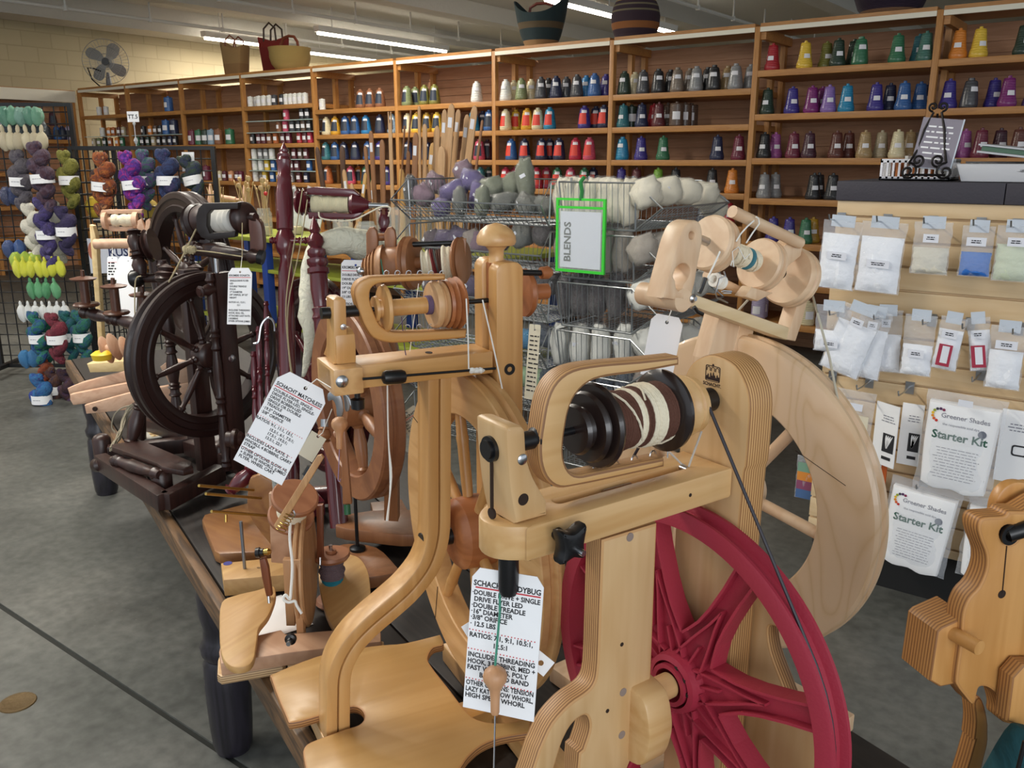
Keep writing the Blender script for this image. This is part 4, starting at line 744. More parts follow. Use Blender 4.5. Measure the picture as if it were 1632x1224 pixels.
for px, Y, R_, H, lab, n, hk in ((352, 4.1, .07, .2, 'glass jar of little wooden pegs left of the maroon post', 12, 0), (395, 4.15, .075, .2, 'glass jar of round-headed wooden tools beside the dark flyer', 13, 1), (424, 4.1, .06, .2, 'glass jar of wooden tools just left of the maroon post', 12, 1), (470, 4.3, .07, .17, 'glass jar right of the maroon post', 0, 0), (585, 4.05, .07, .15, 'small glass jar left of the tall sticks', 0, 0), (548, 4.1, .07, .17, 'small glass jar below the cream bobbin flyer', 0, 0)):
    jar(px, Y, R_, H, lab)
    if n: sticks_in(px, Y, n, .3, 'pale wooden tool in the '+lab.replace('glass ', ''), px, hk)
P = at_y(352, 392, 4.05); r = thing('heart_pick', 'red-headed stick standing by the jars', 'stick', (at_y(432, 392, 4.0).x, 4.0, TB)); MB().rod((0, 0, 0), (-.02, 0, .3), .003).build('stem', plain('pale_stem', '#cdb184', .6), r); MB().blob((-.02, 0, .31), (.017, .014, .016)).build('red_head', plain('red_bead', '#c02a2a', .3), r)
for j, (px, t) in enumerate(((468, -18), (495, 14))):
    P = at_y(px, 392, 4.45); r = thing('packet', ('white bagged booklet leaning left of its twin behind the cream bobbin', 'white bagged booklet leaning right of its twin behind the cream bobbin')[j], 'packet', (P.x, 4.45, TB+.03)); r.rotation_euler = (radians(-8), radians(t), 0); MB().box2((-.11, -.004, 0), (.11, .004, .3)).build('booklet', plain('packet_white', '#d9d9dc', .4), r); MB().box2((-.1, -.006, .24), (.1, -.0045, .285)).build('dark_band', BLK, r); MB().box2((-.115, -.008, -.005), (.115, -.0065, .31)).build('bag_film', FILM, r)
# tall weaving sticks
r = thing('stick_tub', 'clear glass cylinder holding the tall weaving sticks', 'tub', (at_y(650, 392, 4.25).x, 4.25, TB)); MB().lathe((0, 0, 0), (0, 0, 1), [(0, .2), (.25, .21), (.25, .205), (.01, .195), (.008, 0)], 28).build('tub_body', CLEAR, r)
SD = wood('dark_stick', '#4a3122', '#5e4030', 'z', .5); SM = wood('brown_stick', '#8a5e3c', '#9c6d48', 'z', .5); SP = wood('tan_stick', '#bd9468', '#cda67c', 'z', .5); SY = wood('golden_stick', '#c89a58', '#d6ab6a', 'z', .5)
STX = [(505, 234, 528, SD, .045, 0), (545, 232, 552, SD, .05, 0), (591, 208, 601, SM, .04, 1), (609, 222, 612, SM, .045, 0), (621, 178, 628, SP, .03, 2), (655, 175, 640, SM, .012, 0), (645, 200, 634, SM, .012, 0), (668, 169, 671, SP, .022, 0), (677, 197, 676, SP, .035, 0), (663, 211, 657, SM, .045, 1), (690, 227, 676, SY, .045, 1), (697, 200, 690, SP, .05, 0), (709, 174, 700, SP, .042, 1), (720, 165, 704, SP, .052, 1), (731, 174, 712, SP, .04, 1), (745, 182, 726, SP, .045, 1), (757, 168, 729, SP, .05, 1), (769, 191, 742, SM, .016, 0), (704, 232, 700, SP, .06, 0), (738, 235, 722, SP, .03, 1), (548, 270, 562, SP, .04, 1), (560, 292, 575, SP, .035, 1), (583, 275, 570, SY, .03, 1), (594, 285, 592, SP, .04, 1), (640, 268, 643, SY, .05, 0), (680, 265, 668, SP, .04, 1), (520, 300, 548, SP, .025, 0), (573, 350, 560, SP, .03, 0), (651, 240, 648, SM, .03, 0), (582, 232, 595, SM, .03, 0)]
ordn = lambda n: str(n)+('th' if 10 < n < 20 else {1: 'st', 2: 'nd', 3: 'rd'}.get(n % 10, 'th'))
for i, (x, y, xb, mt, wd, lb) in enumerate(STX):
    Y = 4.12+.035*(i*7 % 9); a = at_y(x, y, Y); b = at_y(xb, 385, Y); b.z = TB+.012; d = a-b; L = d.length
    o = thing('weaving_stick', '%s flat weaving stick, %s' % ({SD: 'dark brown', SM: 'mid-brown', SP: 'pale tan', SY: 'golden'}[mt], ('short' if y > 240 else 'tall')+', %s from the left in the bunch' % ordn(1+sum(1 for q in STX if q[0] < x))), 'stick', b, 0, 'weaving sticks on the lime bench'); o.rotation_mode = 'QUATERNION'
    zq = d.normalized(); xq = (V((1, .0, 0))-zq*zq.x).normalized(); yq = zq.cross(xq); o.rotation_quaternion = Matrix((xq, yq, zq)).transposed().to_quaternion()
    h = wd/2; out = [(-h*.8, 0), (h*.8, 0), (h, L*.5), (h, L-h*1.5), (h*.6, L-h*.4), (0, L), (-h*.6, L-h*.4), (-h, L-h*1.5), (-h, L*.5)]
    if lb == 2: out = [(-h, 0), (h, 0), (h, L), (h*.5, L), (h*.3, L-.07), (-h*.3, L-.07), (-h*.5, L), (-h, L)]
    MB().prism('y', out, -.004, .004, b=.0015).build('blade', mt, o)
    if lb == 1: MB().box2((-h*.6, -.006, L-.14), (h*.6, -.0045, L-.08)).build('sticker', STK, o)
# ================================================================ grid racks hung with dyed wool
GRID = plain('black_grid', '#101012', .45)
def grid(o, L, H, name, lab, rz, z0=.06, casters=True):
    r = thing(name, lab, 'display rack', (o.x, o.y, 0), rz); m = MB()
    for k in range(int(L/.0762)+1): m.rod((.0762*k, 0, z0), (.0762*k, 0, H), .0042, n=6)
    for k in range(int((H-z0)/.0762)+1): m.rod((0, 0, z0+.0762*k), (L, 0, z0+.0762*k), .0042, n=6)
    m.build('grid_mesh', GRID, r); m = MB()
    for x in (0, L): m.box2((x-.014, -.014, z0), (x+.014, .014, H+.01))
    m.box2((0, -.012, H-.012), (L, .012, H+.012)).box2((0, -.012, z0-.012), (L, .012, z0+.012)); m.build('rack_frame', GRID, r)
    for x in ((.04, L-.04) if casters else ()):
        MB().box2((x-.02, -.22, z0-.01), (x+.02, .22, z0+.02)).build('foot', GRID, r, .004)
        if casters:
            for y in (-.2, .2): MB().lathe((x-.012, y, .03), (1, 0, 0), [(0, .02), (.003, .028), (.021, .028), (.024, .02)], 16).build('caster', plain('grey_caster', '#7a7a7a', .4), r)
    return r
A = at_d(-40, 300, 5.95); g1 = grid(A, .72, 1.86, 'grid_rack', 'tall black wire grid rack at the far left hung with wool', YAW)
A = at_d(120, 300, 5.65); g2 = grid(A, .92, 1.575, 'grid_rack', 'black wire grid rack hung with braided wool behind the dark wheels', YAW)
g3 = grid(A+HD*.05-RT*.02, .62, 1.575, 'grid_rack', 'black wire grid panel seen end-on between the hung wool', YAW+pi/2, casters=False)
_hk = {}
def hank(px, py, d, L, cols, lab, wd=.05, band=True, tilt=0, sd=0, peg=None):
    P = at_d(px, py, d); key = (L, wd, sd % 3)
    nm = 'dyed_'+''.join(c[1:4] for c in cols); mt = fibre(nm, cols, 20, 60, .0, .9); m = MB(); n = max(4, int(L/.048))
    for k in range(n):
        z = -L*(k+.5)/n; s = 1 if k % 2 else -1; t = k/(n-1); ww = wd*(.8+.45*sin(pi*min(1, t*1.15+.05))); M_ = Matrix.Rotation(radians(38*s), 4, 'Y')
        m.blob((s*ww*.34, -.008*s, z), (ww*.66, ww*.72, L/n*1.15), 14, 9, .12, sd+k, M_)
    m.blob((0, 0, 0), (wd*.5, wd*.45, wd*.45), 10, 7, .2, sd)
    o = tag(m.build('wool_braid', mt, None, 0, None, 180), lab, 'braided wool', 'dyed wool braids hung on the grid racks'); o.location = P; o.rotation_euler = (0, radians(tilt), YAW)
    if band:
        k = MB().lathe((0, 0, -L*.5-.028), (0, 0, 1), [(0, wd*1.04), (.056, wd*1.04)], 20); k.f = k.f[:-2]; k.mi = k.mi[:-2]; k.build('paper_band', PAPER, o)
        ink_lines(MB(), wd*.9, -L*.5, 1, .008, (0, -wd*1.045, 0), (1, 0, 0), (0, 0, 1), .4, 0, sd, True).build('print', PRT, o)
    return o
H_ = [(164, 250, 5.35, .36, ['#3a2420', '#a8622e', '#8a4526', '#5c3a30', '#c98a5a'], 'orange and brown wool braid, leftmost on the middle rack', .066), (203, 247, 5.3, .36, ['#5a1f8a', '#a0297a', '#3f2a80', '#7a35a0', '#c04a90'], 'bright purple and magenta wool braid on the middle rack', .062), (230, 244, 5.52, .34, ['#33476a', '#3f6a5e', '#5a4378', '#4d7a78'], 'blue-green and purple wool braid on the middle rack', .058), (263, 244, 5.33, .33, ['#23284a', '#33426a', '#2c2f50', '#4a3f6a'], 'dark navy wool braid on the middle rack', .064), (297, 252, 5.45, .28, ['#26302c', '#3a4a3a', '#2f3550', '#46503a'], 'dark green and grey wool braid, rightmost on the middle rack', .058),
  (30, 246, 5.5, .34, ['#4c474e', '#5f5a60', '#3f3a48'], 'smoky grey wool braid on the far left rack', .068), (58, 232, 5.34, .4, ['#3a3048', '#5a4a58', '#4a2f3a', '#2e2840'], 'dark purple-grey wool braid on the far left rack', .066), (105, 246, 5.48, .32, ['#6a6a24', '#84803a', '#565820'], 'olive green wool braid on the far left rack', .058),
  (48, 330, 5.55, .36, ['#d8d4c6', '#cfc9ba'], 'cream wool braid behind the looped purple one', .06), (88, 326, 5.6, .36, ['#d8d4c6', '#cfc9ba'], 'cream wool braid behind the dark violet one', .056), (66, 320, 5.42, .42, ['#2f2650', '#4a3f78', '#3c3358', '#6a6090'], 'looped purple wool braid in front of the cream braids', .054), (101, 334, 5.42, .27, ['#2a2440', '#3c3358', '#241f34'], 'dark violet wool braid in front of a cream braid', .058),
  (55, 502, 5.45, .3, ['#1f5a4a', '#2a4a8a', '#2f7a5a', '#1f3a5a'], 'blue-green wool braid left of the maroon one, lower rack', .05), (68, 498, 5.62, .32, ['#28406a', '#2a7a52', '#1f5a6a'], 'green and blue wool braid just behind the maroon one', .05), (86, 505, 5.36, .28, ['#5a1f2c', '#7a2c3a', '#46222c'], 'maroon wool braid with a white tag, lower left rack', .056), (106, 500, 5.5, .3, ['#274a6a', '#1f6a5a'], 'teal wool braid right of the maroon one', .046), (126, 500, 5.45, .3, ['#1f3f6a', '#2a6a52', '#2a4a8a'], 'blue and green wool braid at the right of lower rack', .052),
  (62, 602, 5.45, .27, ['#2a3f8a', '#2f6a9a', '#3a2f6a'], 'bright blue wool braid lowest on the left rack', .058), (82, 590, 5.6, .26, ['#3a2a3a', '#5a3a2a', '#2f2a50'], 'dark brown wool braid beside the bright blue one', .05), (104, 594, 5.55, .22, ['#3f2a4a', '#4a3030', '#2a2440'], 'dark plum wool braid near the floor', .05), (130, 590, 5.5, .26, ['#2a3a80', '#2f5a9a', '#28305a'], 'deep blue wool braid beside the pale planks', .05), (70, 575, 5.62, .12, ['#a8502a', '#5a2f2a'], 'small rust wool bundle over the bright blue braid', .05)]
for i, (x, y, d, L, c, lab, wd) in enumerate(H_): hank(x, y, d, L, c, lab, wd, i not in (8, 9, 19, 21), (6, -5, 3, 0, -12, 2, -3, 0)[i % 8] if i < 8 else 0, i)
def brow(xs, y0, d, cols, shape, lab, grp, cat='bag of fibre'):
    for i, x in enumerate(xs):
        P = at_d(x, y0, d); m = MB()
        if shape == 'drop': m.blob((0, 0, -.05), (.03, .026, .055), 12, 8, .2, i); m.blob((0, 0, .01), (.01, .008, .022), 8, 6)
        elif shape == 'bulb': m.blob((0, 0, -.06), (.04, .035, .06), 12, 8, .15, i); m.blob((0, 0, .015), (.014, .012, .03), 8, 6)
        else: m.blob((0, 0, -.05), (.042, .035, .06), 12, 8, .25, i)
        o = tag(m.build('fibre_bag', fibre('bagged_'+cols[i % len(cols)][1:], [cols[i % len(cols)]], 10, 40, .8, .8)), '%s %s' % (NTH[i], lab), cat, grp); o.location = P; o.rotation_euler = (0, .1*((i % 3)-1), YAW)
brow([25+11.5*k for k in range(7)], 416, 5.5, ['#c8c83a'], 'drop', 'yellow bag from the left in the hanging yellow row', 'row of yellow bags'); brow([48, 60, 73, 86], 450, 5.5, ['#4a8a5c', '#5a9a6a'], 'drop', 'green bag from the left below the yellow row', 'row of green bags'); brow([33+11.5*k for k in range(7)], 487, 5.52, ['#d3d4d2'], 'drop', 'white bag from the left in the hanging white row', 'row of white bags')
brow([24, 40, 55], 404, 5.6, ['#9ab03a'], 'bun', 'lime green bag from the left above the yellow row', 'lime green bags'); brow([4, 16, 28, 41, 54, 66], 210, 5.5, ['#b3a78c', '#c0b598'], 'bulb', 'cream bulb-shaped bag from the left, high on the far left rack', 'row of cream bags'); brow([5, 18, 31, 44, 57], 172, 5.5, ['#4a7a66', '#5c8a72', '#6a8f82'], 'bun', 'sea green bag from the left, top of the far left rack', 'row of sea green bags'); brow([8, 20, 34, 48, 61], 190, 5.6, ['#2a3a44', '#223038'], 'bun', 'dark blue-grey bag from the left, under the sea green row', 'row of dark bags')
brow([12, 30, 75], 385, 5.75, ['#223a6a', '#2a4a80'], 'bun', 'blue bag from the left behind the braids', 'blue bags behind the braids'); brow([8, 20], 300, 5.75, ['#1f2a50', '#26345c'], 'bun', 'navy bag from the left at the far left edge', 'navy bags'); brow([38, 52], 560, 5.72, ['#2a6a9a'], 'bun', 'bright blue bag from the left near the rack foot', 'bright blue bags')
for i, (x, y, c) in enumerate(((172, 300, '#8a2a2a'), (240, 335, '#b89a3a'), (300, 330, '#d6d0c0'), (150, 330, '#c9a92a'))):
    P = at_d(x, y, 5.75); o = tag(MB().blob((0, 0, 0), (.06, .05, .07), 14, 9, .25, i).build('fibre_bag', fibre('bagged_'+c[1:], [c], 10, 40, .8, .8)), ('small maroon', 'mustard yellow', 'cream', 'bright yellow')[i]+' bag on the middle grid rack, below the braids', 'bag of fibre', 'odd bags on the middle grid rack'); o.location = P
P = at_d(300, 258, 5.5); tag(MB().prism('y', [(-.07, -.06), (.06, -.05), (.07, .06), (-.06, .06)], -.002, .002).build('paper_tag', PAPER), 'white card at the right end of the middle grid rack top', 'card').location = P
P = at_d(212, 186, 5.6); r = thing('price_sign', 'small white TT.5 sign on a clip stand above the middle rack', 'sign', P, YAW-.15); MB().box2((-.04, -.002, -.033), (.04, .002, .033)).build('sign_card', PAPER, r); MB().text([('TT.5', 0, -.012)], .036, (0, -.0022, 0), (1, 0, 0), (0, 0, 1), off=.02, align='CENTER').build('lettering', INK, r); MB().rod((0, .004, -.215), (0, .004, -.03), .003, n=6).lathe((0, .004, -.17), (0, 0, 1), [(0, .006), (.02, .014), (.04, .006)], 10).lathe((0, .004, -.055), (0, 0, 1), [(0, .005), (.012, .01), (.024, .005)], 10).build('clip_stand', plain('clear_clip', '#b9bcc0', .3), r)
# ================================================================ the long dark table the wheels stand on
TA = V((-.913, .715, 0)); TU = V((-1.257, .469, 0)).normalized(); TN = V((-TU.y, TU.x, 0))*-1
TRZ = atan2(-TU.y, -TU.x)           # local x runs from the far end towards the viewer
T0 = TA+TU*3.25; TL, TW = 4.5, .76; TT = TABLE_Z
DARK = wood('antique_dark', '#16110f', '#2c2420', 'x', .55, .7, .0, '#211a17'); DARKZ = wood('antique_dark_leg', '#17151a', '#2b2730', 'z', .4, .7, .2); WORN = wood('worn_edge', '#3d2e22', '#7a5a3a', 'x', .55, 1.2, 0)
r = thing('antique_table', 'long low dark antique plank table carrying all the spinning wheels', 'table', (T0.x, T0.y, 0), TRZ)
sg = 1 if (Matrix.Rotation(-TRZ, 3, 'Z') @ TN).y > 0 else -1
for k in range(3):
    a, b = (.03+.243*k)*sg, (.03+.243*(k+1)-.003)*sg; MB().box2((0, min(a, b), TT-.045), (TL, max(a, b), TT)).build('plank', DARK, r, .004)
MB().box2((0, min(0, .028*sg), TT-.06), (TL, max(0, .028*sg), TT-.001)).build('edge_board', WORN, r, .008, 'worn brown edge board')
for a, b in ((.06, .09), (.68, .71)): MB().box2((.1, min(a*sg, b*sg), TT-.16), (TL-.1, max(a*sg, b*sg), TT-.046)).build('apron', DARK, r, .004)
for x in (.16, 2.3, 4.4):
    for y in (.09*sg, .67*sg):
        MB().lathe((x, y, 0), (0, 0, 1), [(0, .044), (.02, .05), (.08, .054), (.2, .058), (.26, .056), (.275, .05), (.29, .058), (.31, .06), (.33, .05), (.36, .048), (.4, .056), (.45, .058), (.5, .052), (TT-.047, .05)], 20).build('leg', DARKZ, r)
TZ0 = TT+.0015
# ================================================================ hanging tags
def hang_tag(TL, TR, BL, d, lab, lines, chamfer=.12, paper=PAPER, d2=None, hole=(.5, .93), size=.05, dots=(), under=None, cord=None, back=False):
    """tag given by its top-left, top-right and bottom-left corners; lines = (text, x, y, size) in tag widths/heights"""
    A, B, C_ = at_d(*TL, d), at_d(*TR, d2 or d), at_d(*BL, d); u = B-A; W = u.length; u.normalize(); v = A-C_; v -= u*v.dot(u); H = v.length; v.normalize(); n = u.cross(v)
    r = thing('price_tag', lab, 'tag', A, 0, None); r.rotation_mode = 'QUATERNION'; r.rotation_quaternion = Matrix((u, -n, v)).transposed().to_quaternion()
    c = chamfer*W; out = [(0, -H), (W, -H), (W, -c*1.3), (W-c, 0), (c, 0), (0, -c*1.3)]; hx, hz = hole[0]*W, -(1-hole[1])*H
    MB().prism('y', out, -.0004, .0004, [circ(hx, hz, .0028, 10)]).build('card', paper, r)
    if lines:
        MB().text([(t, x*W, -H+y*H, s) for t, x, y, s in lines], size*H, (0, -.0005, 0), (1, 0, 0), (0, 0, 1), off=.028, maxw=[(.97-x)*W for t, x, y, s in lines]).build('handwriting', INK, r)
    for y, x0, x1 in dots:
        m = MB(); k = int((x1-x0)*22)
        for i in range(k): m.prism('y', circ((x0+(x1-x0)*i/k)*W, -H+y*H-.02*W*i/k, .0006, 6), -.0009, -.0005)
        tag(m.build('dotted_rule', RED_INK, r), kind='stuff')
    if under: y, x0, x1 = under; MB().box2((x0*W, -.0009, -H+y*H-.0006), (x1*W, -.0005, -H+y*H+.0006)).build('red_underline', RED_INK, r)
    if cord:
        i = r.rotation_quaternion.to_matrix().transposed(); pts = [i @ (q-A) for q in cord]
        MB().path([V((hx, 0, hz))]+pts, .0008, 5).build('tag_string', CORD, r)
    return r
# ================================================================ red-wheeled castle spinning wheel (nearest)
MP = wood('maple_panel', '#c49c6a', '#d3b081', 'z', .4, .6, .15); MPY = wood('maple_rail', '#c69a62', '#d6b07c', 'y', .4, .6, .15); MPX = wood('maple_cross', '#c69a62', '#d6b07c', 'x', .4, .6, .15)
PLYX = ply('ply_edge_x', '#8a6240', '#c89a66', 'x', 700); PLYY = ply('ply_edge_y', '#94693f', '#d0a36c', 'y', 560); PLYZ = ply('ply_edge_z', '#7d5634', '#d0a36c', 'z', 700)
REDP = plain('red_wheel_plastic', '#a12e40', .5, 0, 0, .4, .08, 300); PLUG = plain('grey_plug', '#8d7d74', .6); SCREW = plain('screw_steel', '#c4c6ca', .25, 1)
WARM = plain('brown_black_bobbin', '#241a18', .3, 0, .3); HOLE = plain('drilled_hole', '#2a1a10', .9)
def pxc(ox, oy, s, pts): return [(ox+s*x, oy+s*y) for x, y in pts]
def Lz(x, z, prof, mats, name, par, y0=0, n=40, **k): return MB().lathe((x, y0, z), (0, 1, 0), prof, n).build(name, mats, par, **k)
def wound(x, z, y0, y1, r, mt, par, name='wound_yarn', pitch=.0022, sd=0, amp=.003, ax=(0, 1, 0), P=None):
    n = int((y1-y0)/pitch); pr = []
    for k in range(n*4+1):
        t = k/(n*4); q = r+amp*noise.noise(V((t*4.1, sd, 0)))+.0009*abs(sin(pi*k/4)); pr.append((t*(y1-y0), q))
    pr = [(0, r*.5)]+pr+[(y1-y0, r*.5)]; return MB().lathe(P or (x, y0, z), ax, pr, 26).build(name, mt, par, 0, None, 80)
FL = Frame(EYE+RT*.1783+HD*.8456, 54.8, TZ0); ZH = 1.5-.5612-TZ0; FZ = .643
lady = thing('spinning_wheel', 'castle spinning wheel with a red plastic drive wheel, nearest the camera', 'spinning wheel', FL.o, FL.rz, 'spinning wheels')
rim = MB().ring((0, 0, ZH), (0, 1, 0), [(.183, 0), (.2, 0), (.203, .0015), (.203, .005), (.196, .008), (.194, .012), (.197, .014), (.194, .017), (.195, .022), (.203, .025), (.203, .029), (.2, .0305), (.187, .0305), (.183, .028)], 120, ref=(1, 0, 0)).build('drive_wheel', REDP, lady, 0, None, 30)
NS = 8; A0 = radians(17.5); star = []
for k in range(NS):
    a = A0+2*pi*k/NS; e = V((cos(a), sin(a))); f = V((-sin(a), cos(a))); c = lambda r_, s: e*r_+f*s
    star += [c(.06, -.0245), c(.072, -.0205), c(.09, -.0155), c(.115, -.0125), c(.15, -.0115), c(.184, -.0125), c(.184, .0125), c(.15, .0115), c(.115, .0125), c(.09, .0155), c(.072, .0205), c(.06, .0245)]
web = MB().prism('y', [(q.x, q.y+ZH) for q in star], .012, .018, [circ(0, ZH, .02, 24)]); web.build('spoke_web', REDP, rim)
for k in range(NS):
    a = A0+2*pi*k/NS; e = V((cos(a), 0, sin(a))); f = V((-sin(a), 0, cos(a))); O = V((0, .014, ZH)); m = MB()
    for s in (-1, 1):
        ln = [O+e*.184+f*s*.0125, O+e*.15+f*s*.0115, O+e*.115+f*s*.0125, O+e*.09+f*s*.0155, O+e*.072+f*s*.0205, O+e*.06+f*s*.0245]
        for p, q in zip(ln, ln[1:]): m.bar(p, q, .022, .003, up=f)
        ln = [O+e*.125, O+e*.1+f*s*.004, O+e*.07+f*s*.011, O+e*.045+f*s*.016, O+e*.03+f*s*.018]
        for p, q in zip(ln, ln[1:]): m.bar(p, q, .02, .0025, up=f)
    m.bar(O+e*.062, O+e*.026, .016, .0025, up=f); m.build('spoke', REDP, rim)
MB().ring((0, 0, ZH), (0, 1, 0), [(.019, -.008), (.024, -.008), (.024, .03), (.019, .03)], 40).ring((0, 0, ZH), (0, 1, 0), [(.027, -.005), (.033, -.003), (.036, .012), (.027, .012)], 40).build('hub', REDP, rim)
for k in range(10): a = 2*pi*k/10; MB().box((.0255*cos(a), -.003, ZH+.0255*sin(a)), (.004, .004, .004)).build('hub_notch', HOLE, rim) if k < 3 else None
# front panel with splayed feet
G = lambda pts, x=.027: FL.yz(x, pts)
pan = G([(1048, 833), (1048, 833), (959, 860), (959, 860), (954, 1008), (951, 1070), (945, 1092), (932, 1105), (908, 1122), (880, 1153), (862, 1190), (850, 1224)]) + [(-.262, .2), (-.29, .0), (-.29, 0), (-.25, 0), (-.25, 0), (-.225, .2)] + G([(887, 1215), (901, 1174), (915, 1152), (932, 1141), (939, 1150), (939, 1167), (930, 1195), (921, 1224)]) + [(-.15, .15), (-.13, 0), (-.13, 0), (-.085, 0), (-.085, 0), (-.09, .18)] + G([(1001, 1224), (1018, 1209), (1032, 1181), (1034, 1150), (1039, 1061)])
MB().prism('x', smooth(pan, True, 3), .003, .027, b=.003, side=1).build('front_panel', [MP, PLYX], lady)
for px, py, rr in ((1004, 856, .0045), (993, 1103, .0045), (991, 1171, .0045), (991, 1027, .0022), (968, 1133, .0022)):
    q = FL.on('x', .027, px, py); MB().prism('x', circ(q.y, q.z, rr, 16), .0268, .0274).build('plug', PLUG if rr > .003 else HOLE, lady)
q = FL.on('y', -.088, 1013, 1124); MB().prism('y', smooth([(q.x-.012, ZH-.045), (q.x-.012, ZH-.045), (q.x-.012, ZH+.045), (q.x-.012, ZH+.045), (q.x+.012, ZH+.038), (q.x+.022, ZH+.012), (q.x+.022, ZH-.012), (q.x+.012, ZH-.038)], True, 4), -.09, -.056, b=.004).build('axle_block', MPY, lady)
Lz(0, ZH, [(0, .014), (.05, .014)], MPY, 'axle', lady, -.056)
# mother-of-all: rounded rail on top of the panel
z0, z1 = .545, .578
plan = smooth([(-.034, .034), (-.034, .034), (.034, .034), (.034, .034), (.034, -.2), (.03, -.226), (.012, -.246), (-.012, -.246), (-.03, -.226), (-.034, -.2)], True, 4)
MB().prism('z', plan, z0, z1, [rrect(-.006, -.17, .006, .0, .005), circ(0, -.222, .007, 12)], b=.003).build('mother_of_all', MPY, lady)
MB().rod((0, -.11, z1-.006), (0, -.075, z1-.006), .0035).rod((0, -.165, z1-.006), (0, -.11, z1-.006), .001).build('brake_spring', SCREW, lady); MB().rod((-.008, .0, z1-.004), (.008, 0, z1-.004), .003).build('cord_pin', SCREW, lady)
MB().path([(-.012, -.035, FZ-.03), (-.004, .0, z1), (.006, .0, z1), (.01, .012, FZ-.028)], .0011, 6).build('brake_cord', plain('grey_cord', '#b9b4ac', .8), lady)
q = FL.on('x', .05, 905, 866); kn = MB().rod((.034, q.y, q.z+.004), (.05, q.y, q.z), .006).prism('x', smooth([(q.y-.014, q.z+.016), (q.y, q.z+.012), (q.y+.014, q.z+.017), (q.y+.012, q.z), (q.y+.012, q.z-.014), (q.y, q.z-.011), (q.y-.013, q.z-.014), (q.y-.011, q.z)], True, 4), .044, .06, b=.004).build('wing_knob', BLK, lady); MB().rod((.058, q.y+.004, q.z-.004), (.066, q.y+.005, q.z-.005), .003).build('bolt_tip', SCREW, kn)
for px, py in ((912, 838), (1100, 789)): q = FL.on('x', .034, px, py); MB().prism('x', circ(q.y, q.z, .002, 10), .0338, .0344).build('plug', HOLE, lady)
MB().lathe((.0, -.222, z0-.045), (0, 0, 1), [(0, .008), (.005, .0095), (.046, .0095)], 18).build('maiden_bolt', BLK, lady)
# front maiden holding the orifice
mp = FL.yz(.024, pxc(740, 540, .3104, [(218, 480), (225, 458), (245, 449), (290, 448), (310, 460), (318, 490), (325, 600), (350, 690), (385, 760), (425, 830), (428, 850), (428, 945), (428, 945), (268, 985), (268, 985), (240, 800), (222, 600)]))
mp = [(y, max(z, z1+.0005)) for y, z in mp]; MB().prism('x', smooth(mp, True, 3), -.024, .024, b=.004).build('front_maiden', MP, lady)
q = FL.on('x', .024, 832, 732); MB().lathe((.024, q.y, q.z), (1, 0, 0), [(0, .005), (.001, .005), (.002, .0035), (.0021, 0)], 16).build('maiden_screw', SCREW, lady); q = FL.on('x', .024, 834, 796); MB().prism('x', circ(q.y, q.z, .0055, 16), .0238, .0243).build('plug_hole', HOLE, lady)
yf = min(y for y, z in mp); MB().ring((0, yf-.001, FZ), (0, 1, 0), [(.0065, -.002), (.0115, -.002), (.0115, .004), (.0065, .004)], 28).build('orifice_bearing', BLK, lady); MB().box2((-.001, yf-.0006, FZ-.055), (.001, yf+.002, FZ-.012)).prism('y', circ(0, FZ-.06, .005, 12), yf-.0006, yf+.002).build('maiden_slot', HOLE, lady)
# flyer with bobbin
fp = FL.yz(.011, pxc(740, 540, .3104, [(1105, 90), (1105, 90), (1105, 137), (1105, 137), (900, 175), (730, 198), (640, 228), (575, 290), (540, 370), (524, 450), (513, 530), (514, 610), (540, 675), (590, 700), (690, 682), (1030, 612), (1030, 612), (1030, 660), (1030, 660), (800, 712), (580, 758), (490, 768), (430, 732), (395, 660), (385, 560), (400, 440), (425, 310), (475, 215), (560, 155), (700, 128), (900, 112)]))
fly = MB().prism('x', smooth(fp, True, 3), -.011, .011, b=.003, side=1).build('flyer', [MPY, PLYX], lady)
yl = -.17
MB().lathe((0, yf-.006, FZ), (0, 1, 0), [(0, .0055), (0, .0085), (.05, .0085), (.052, .011), (yl-yf+.004, .011)], 20).build('orifice_tube', BLK, fly); MB().rod((0, yl, FZ), (0, .05, FZ), .004).build('flyer_shaft', BLK, fly)
Lz(0, FZ, [(0, .006), (0, .022), (.004, .024), (.006, .018), (.012, .02), (.013, .032), (.017, .034), (.019, .029), (.022, .03), (.023, .0395), (.027, .041), (.03, .0395), (.031, .016), (.032, .014), (.108, .014), (.109, .036), (.113, .0415), (.117, .041), (.12, .036), (.12, .006)], WARM, 'bobbin', fly, -.15, 48)
BRN = plain('brown_yarn', '#5a372a', .85, bump=.3, bs=300); CRM = plain('cream_yarn', '#e3d9c0', .85, bump=.3, bs=300)
wound(0, FZ, -.117, -.087, .0275, BRN, fly, sd=1); wound(0, FZ, -.088, -.0805, .0285, CRM, fly, sd=2); wound(0, FZ, -.081, -.073, .0285, BRN, fly, sd=3); wound(0, FZ, -.0735, -.0565, .0305, CRM, fly, sd=4, amp=.004); wound(0, FZ, -.057, -.032, .0292, BRN, fly, sd=8)
m = MB()
for k in range(4):
    a0 = -.5+k*1.3; y = -.086+.006*k; m.path([((.0295+.001*(k % 3))*cos(a0+t*.35), y+.0042*t*(1 if k % 2 else -1), FZ+(.0305+.001*(k % 2))*sin(a0+t*.35)) for t in range(9)], .0011, 5)
m.build('loose_strand', CRM, fly)
Lz(0, FZ, [(0, .012), (.0, .028), (.003, .03), (.008, .026), (.012, .031), (.016, .032), (.02, .028), (.022, .03), (.028, .03), (.03, .022)], MPX, 'whorl', fly, -.026, 44)
Lz(0, FZ, [(0, .0125), (.03, .0125), (.032, .009)], BLK, 'shaft_bearing', fly, .004, 24)
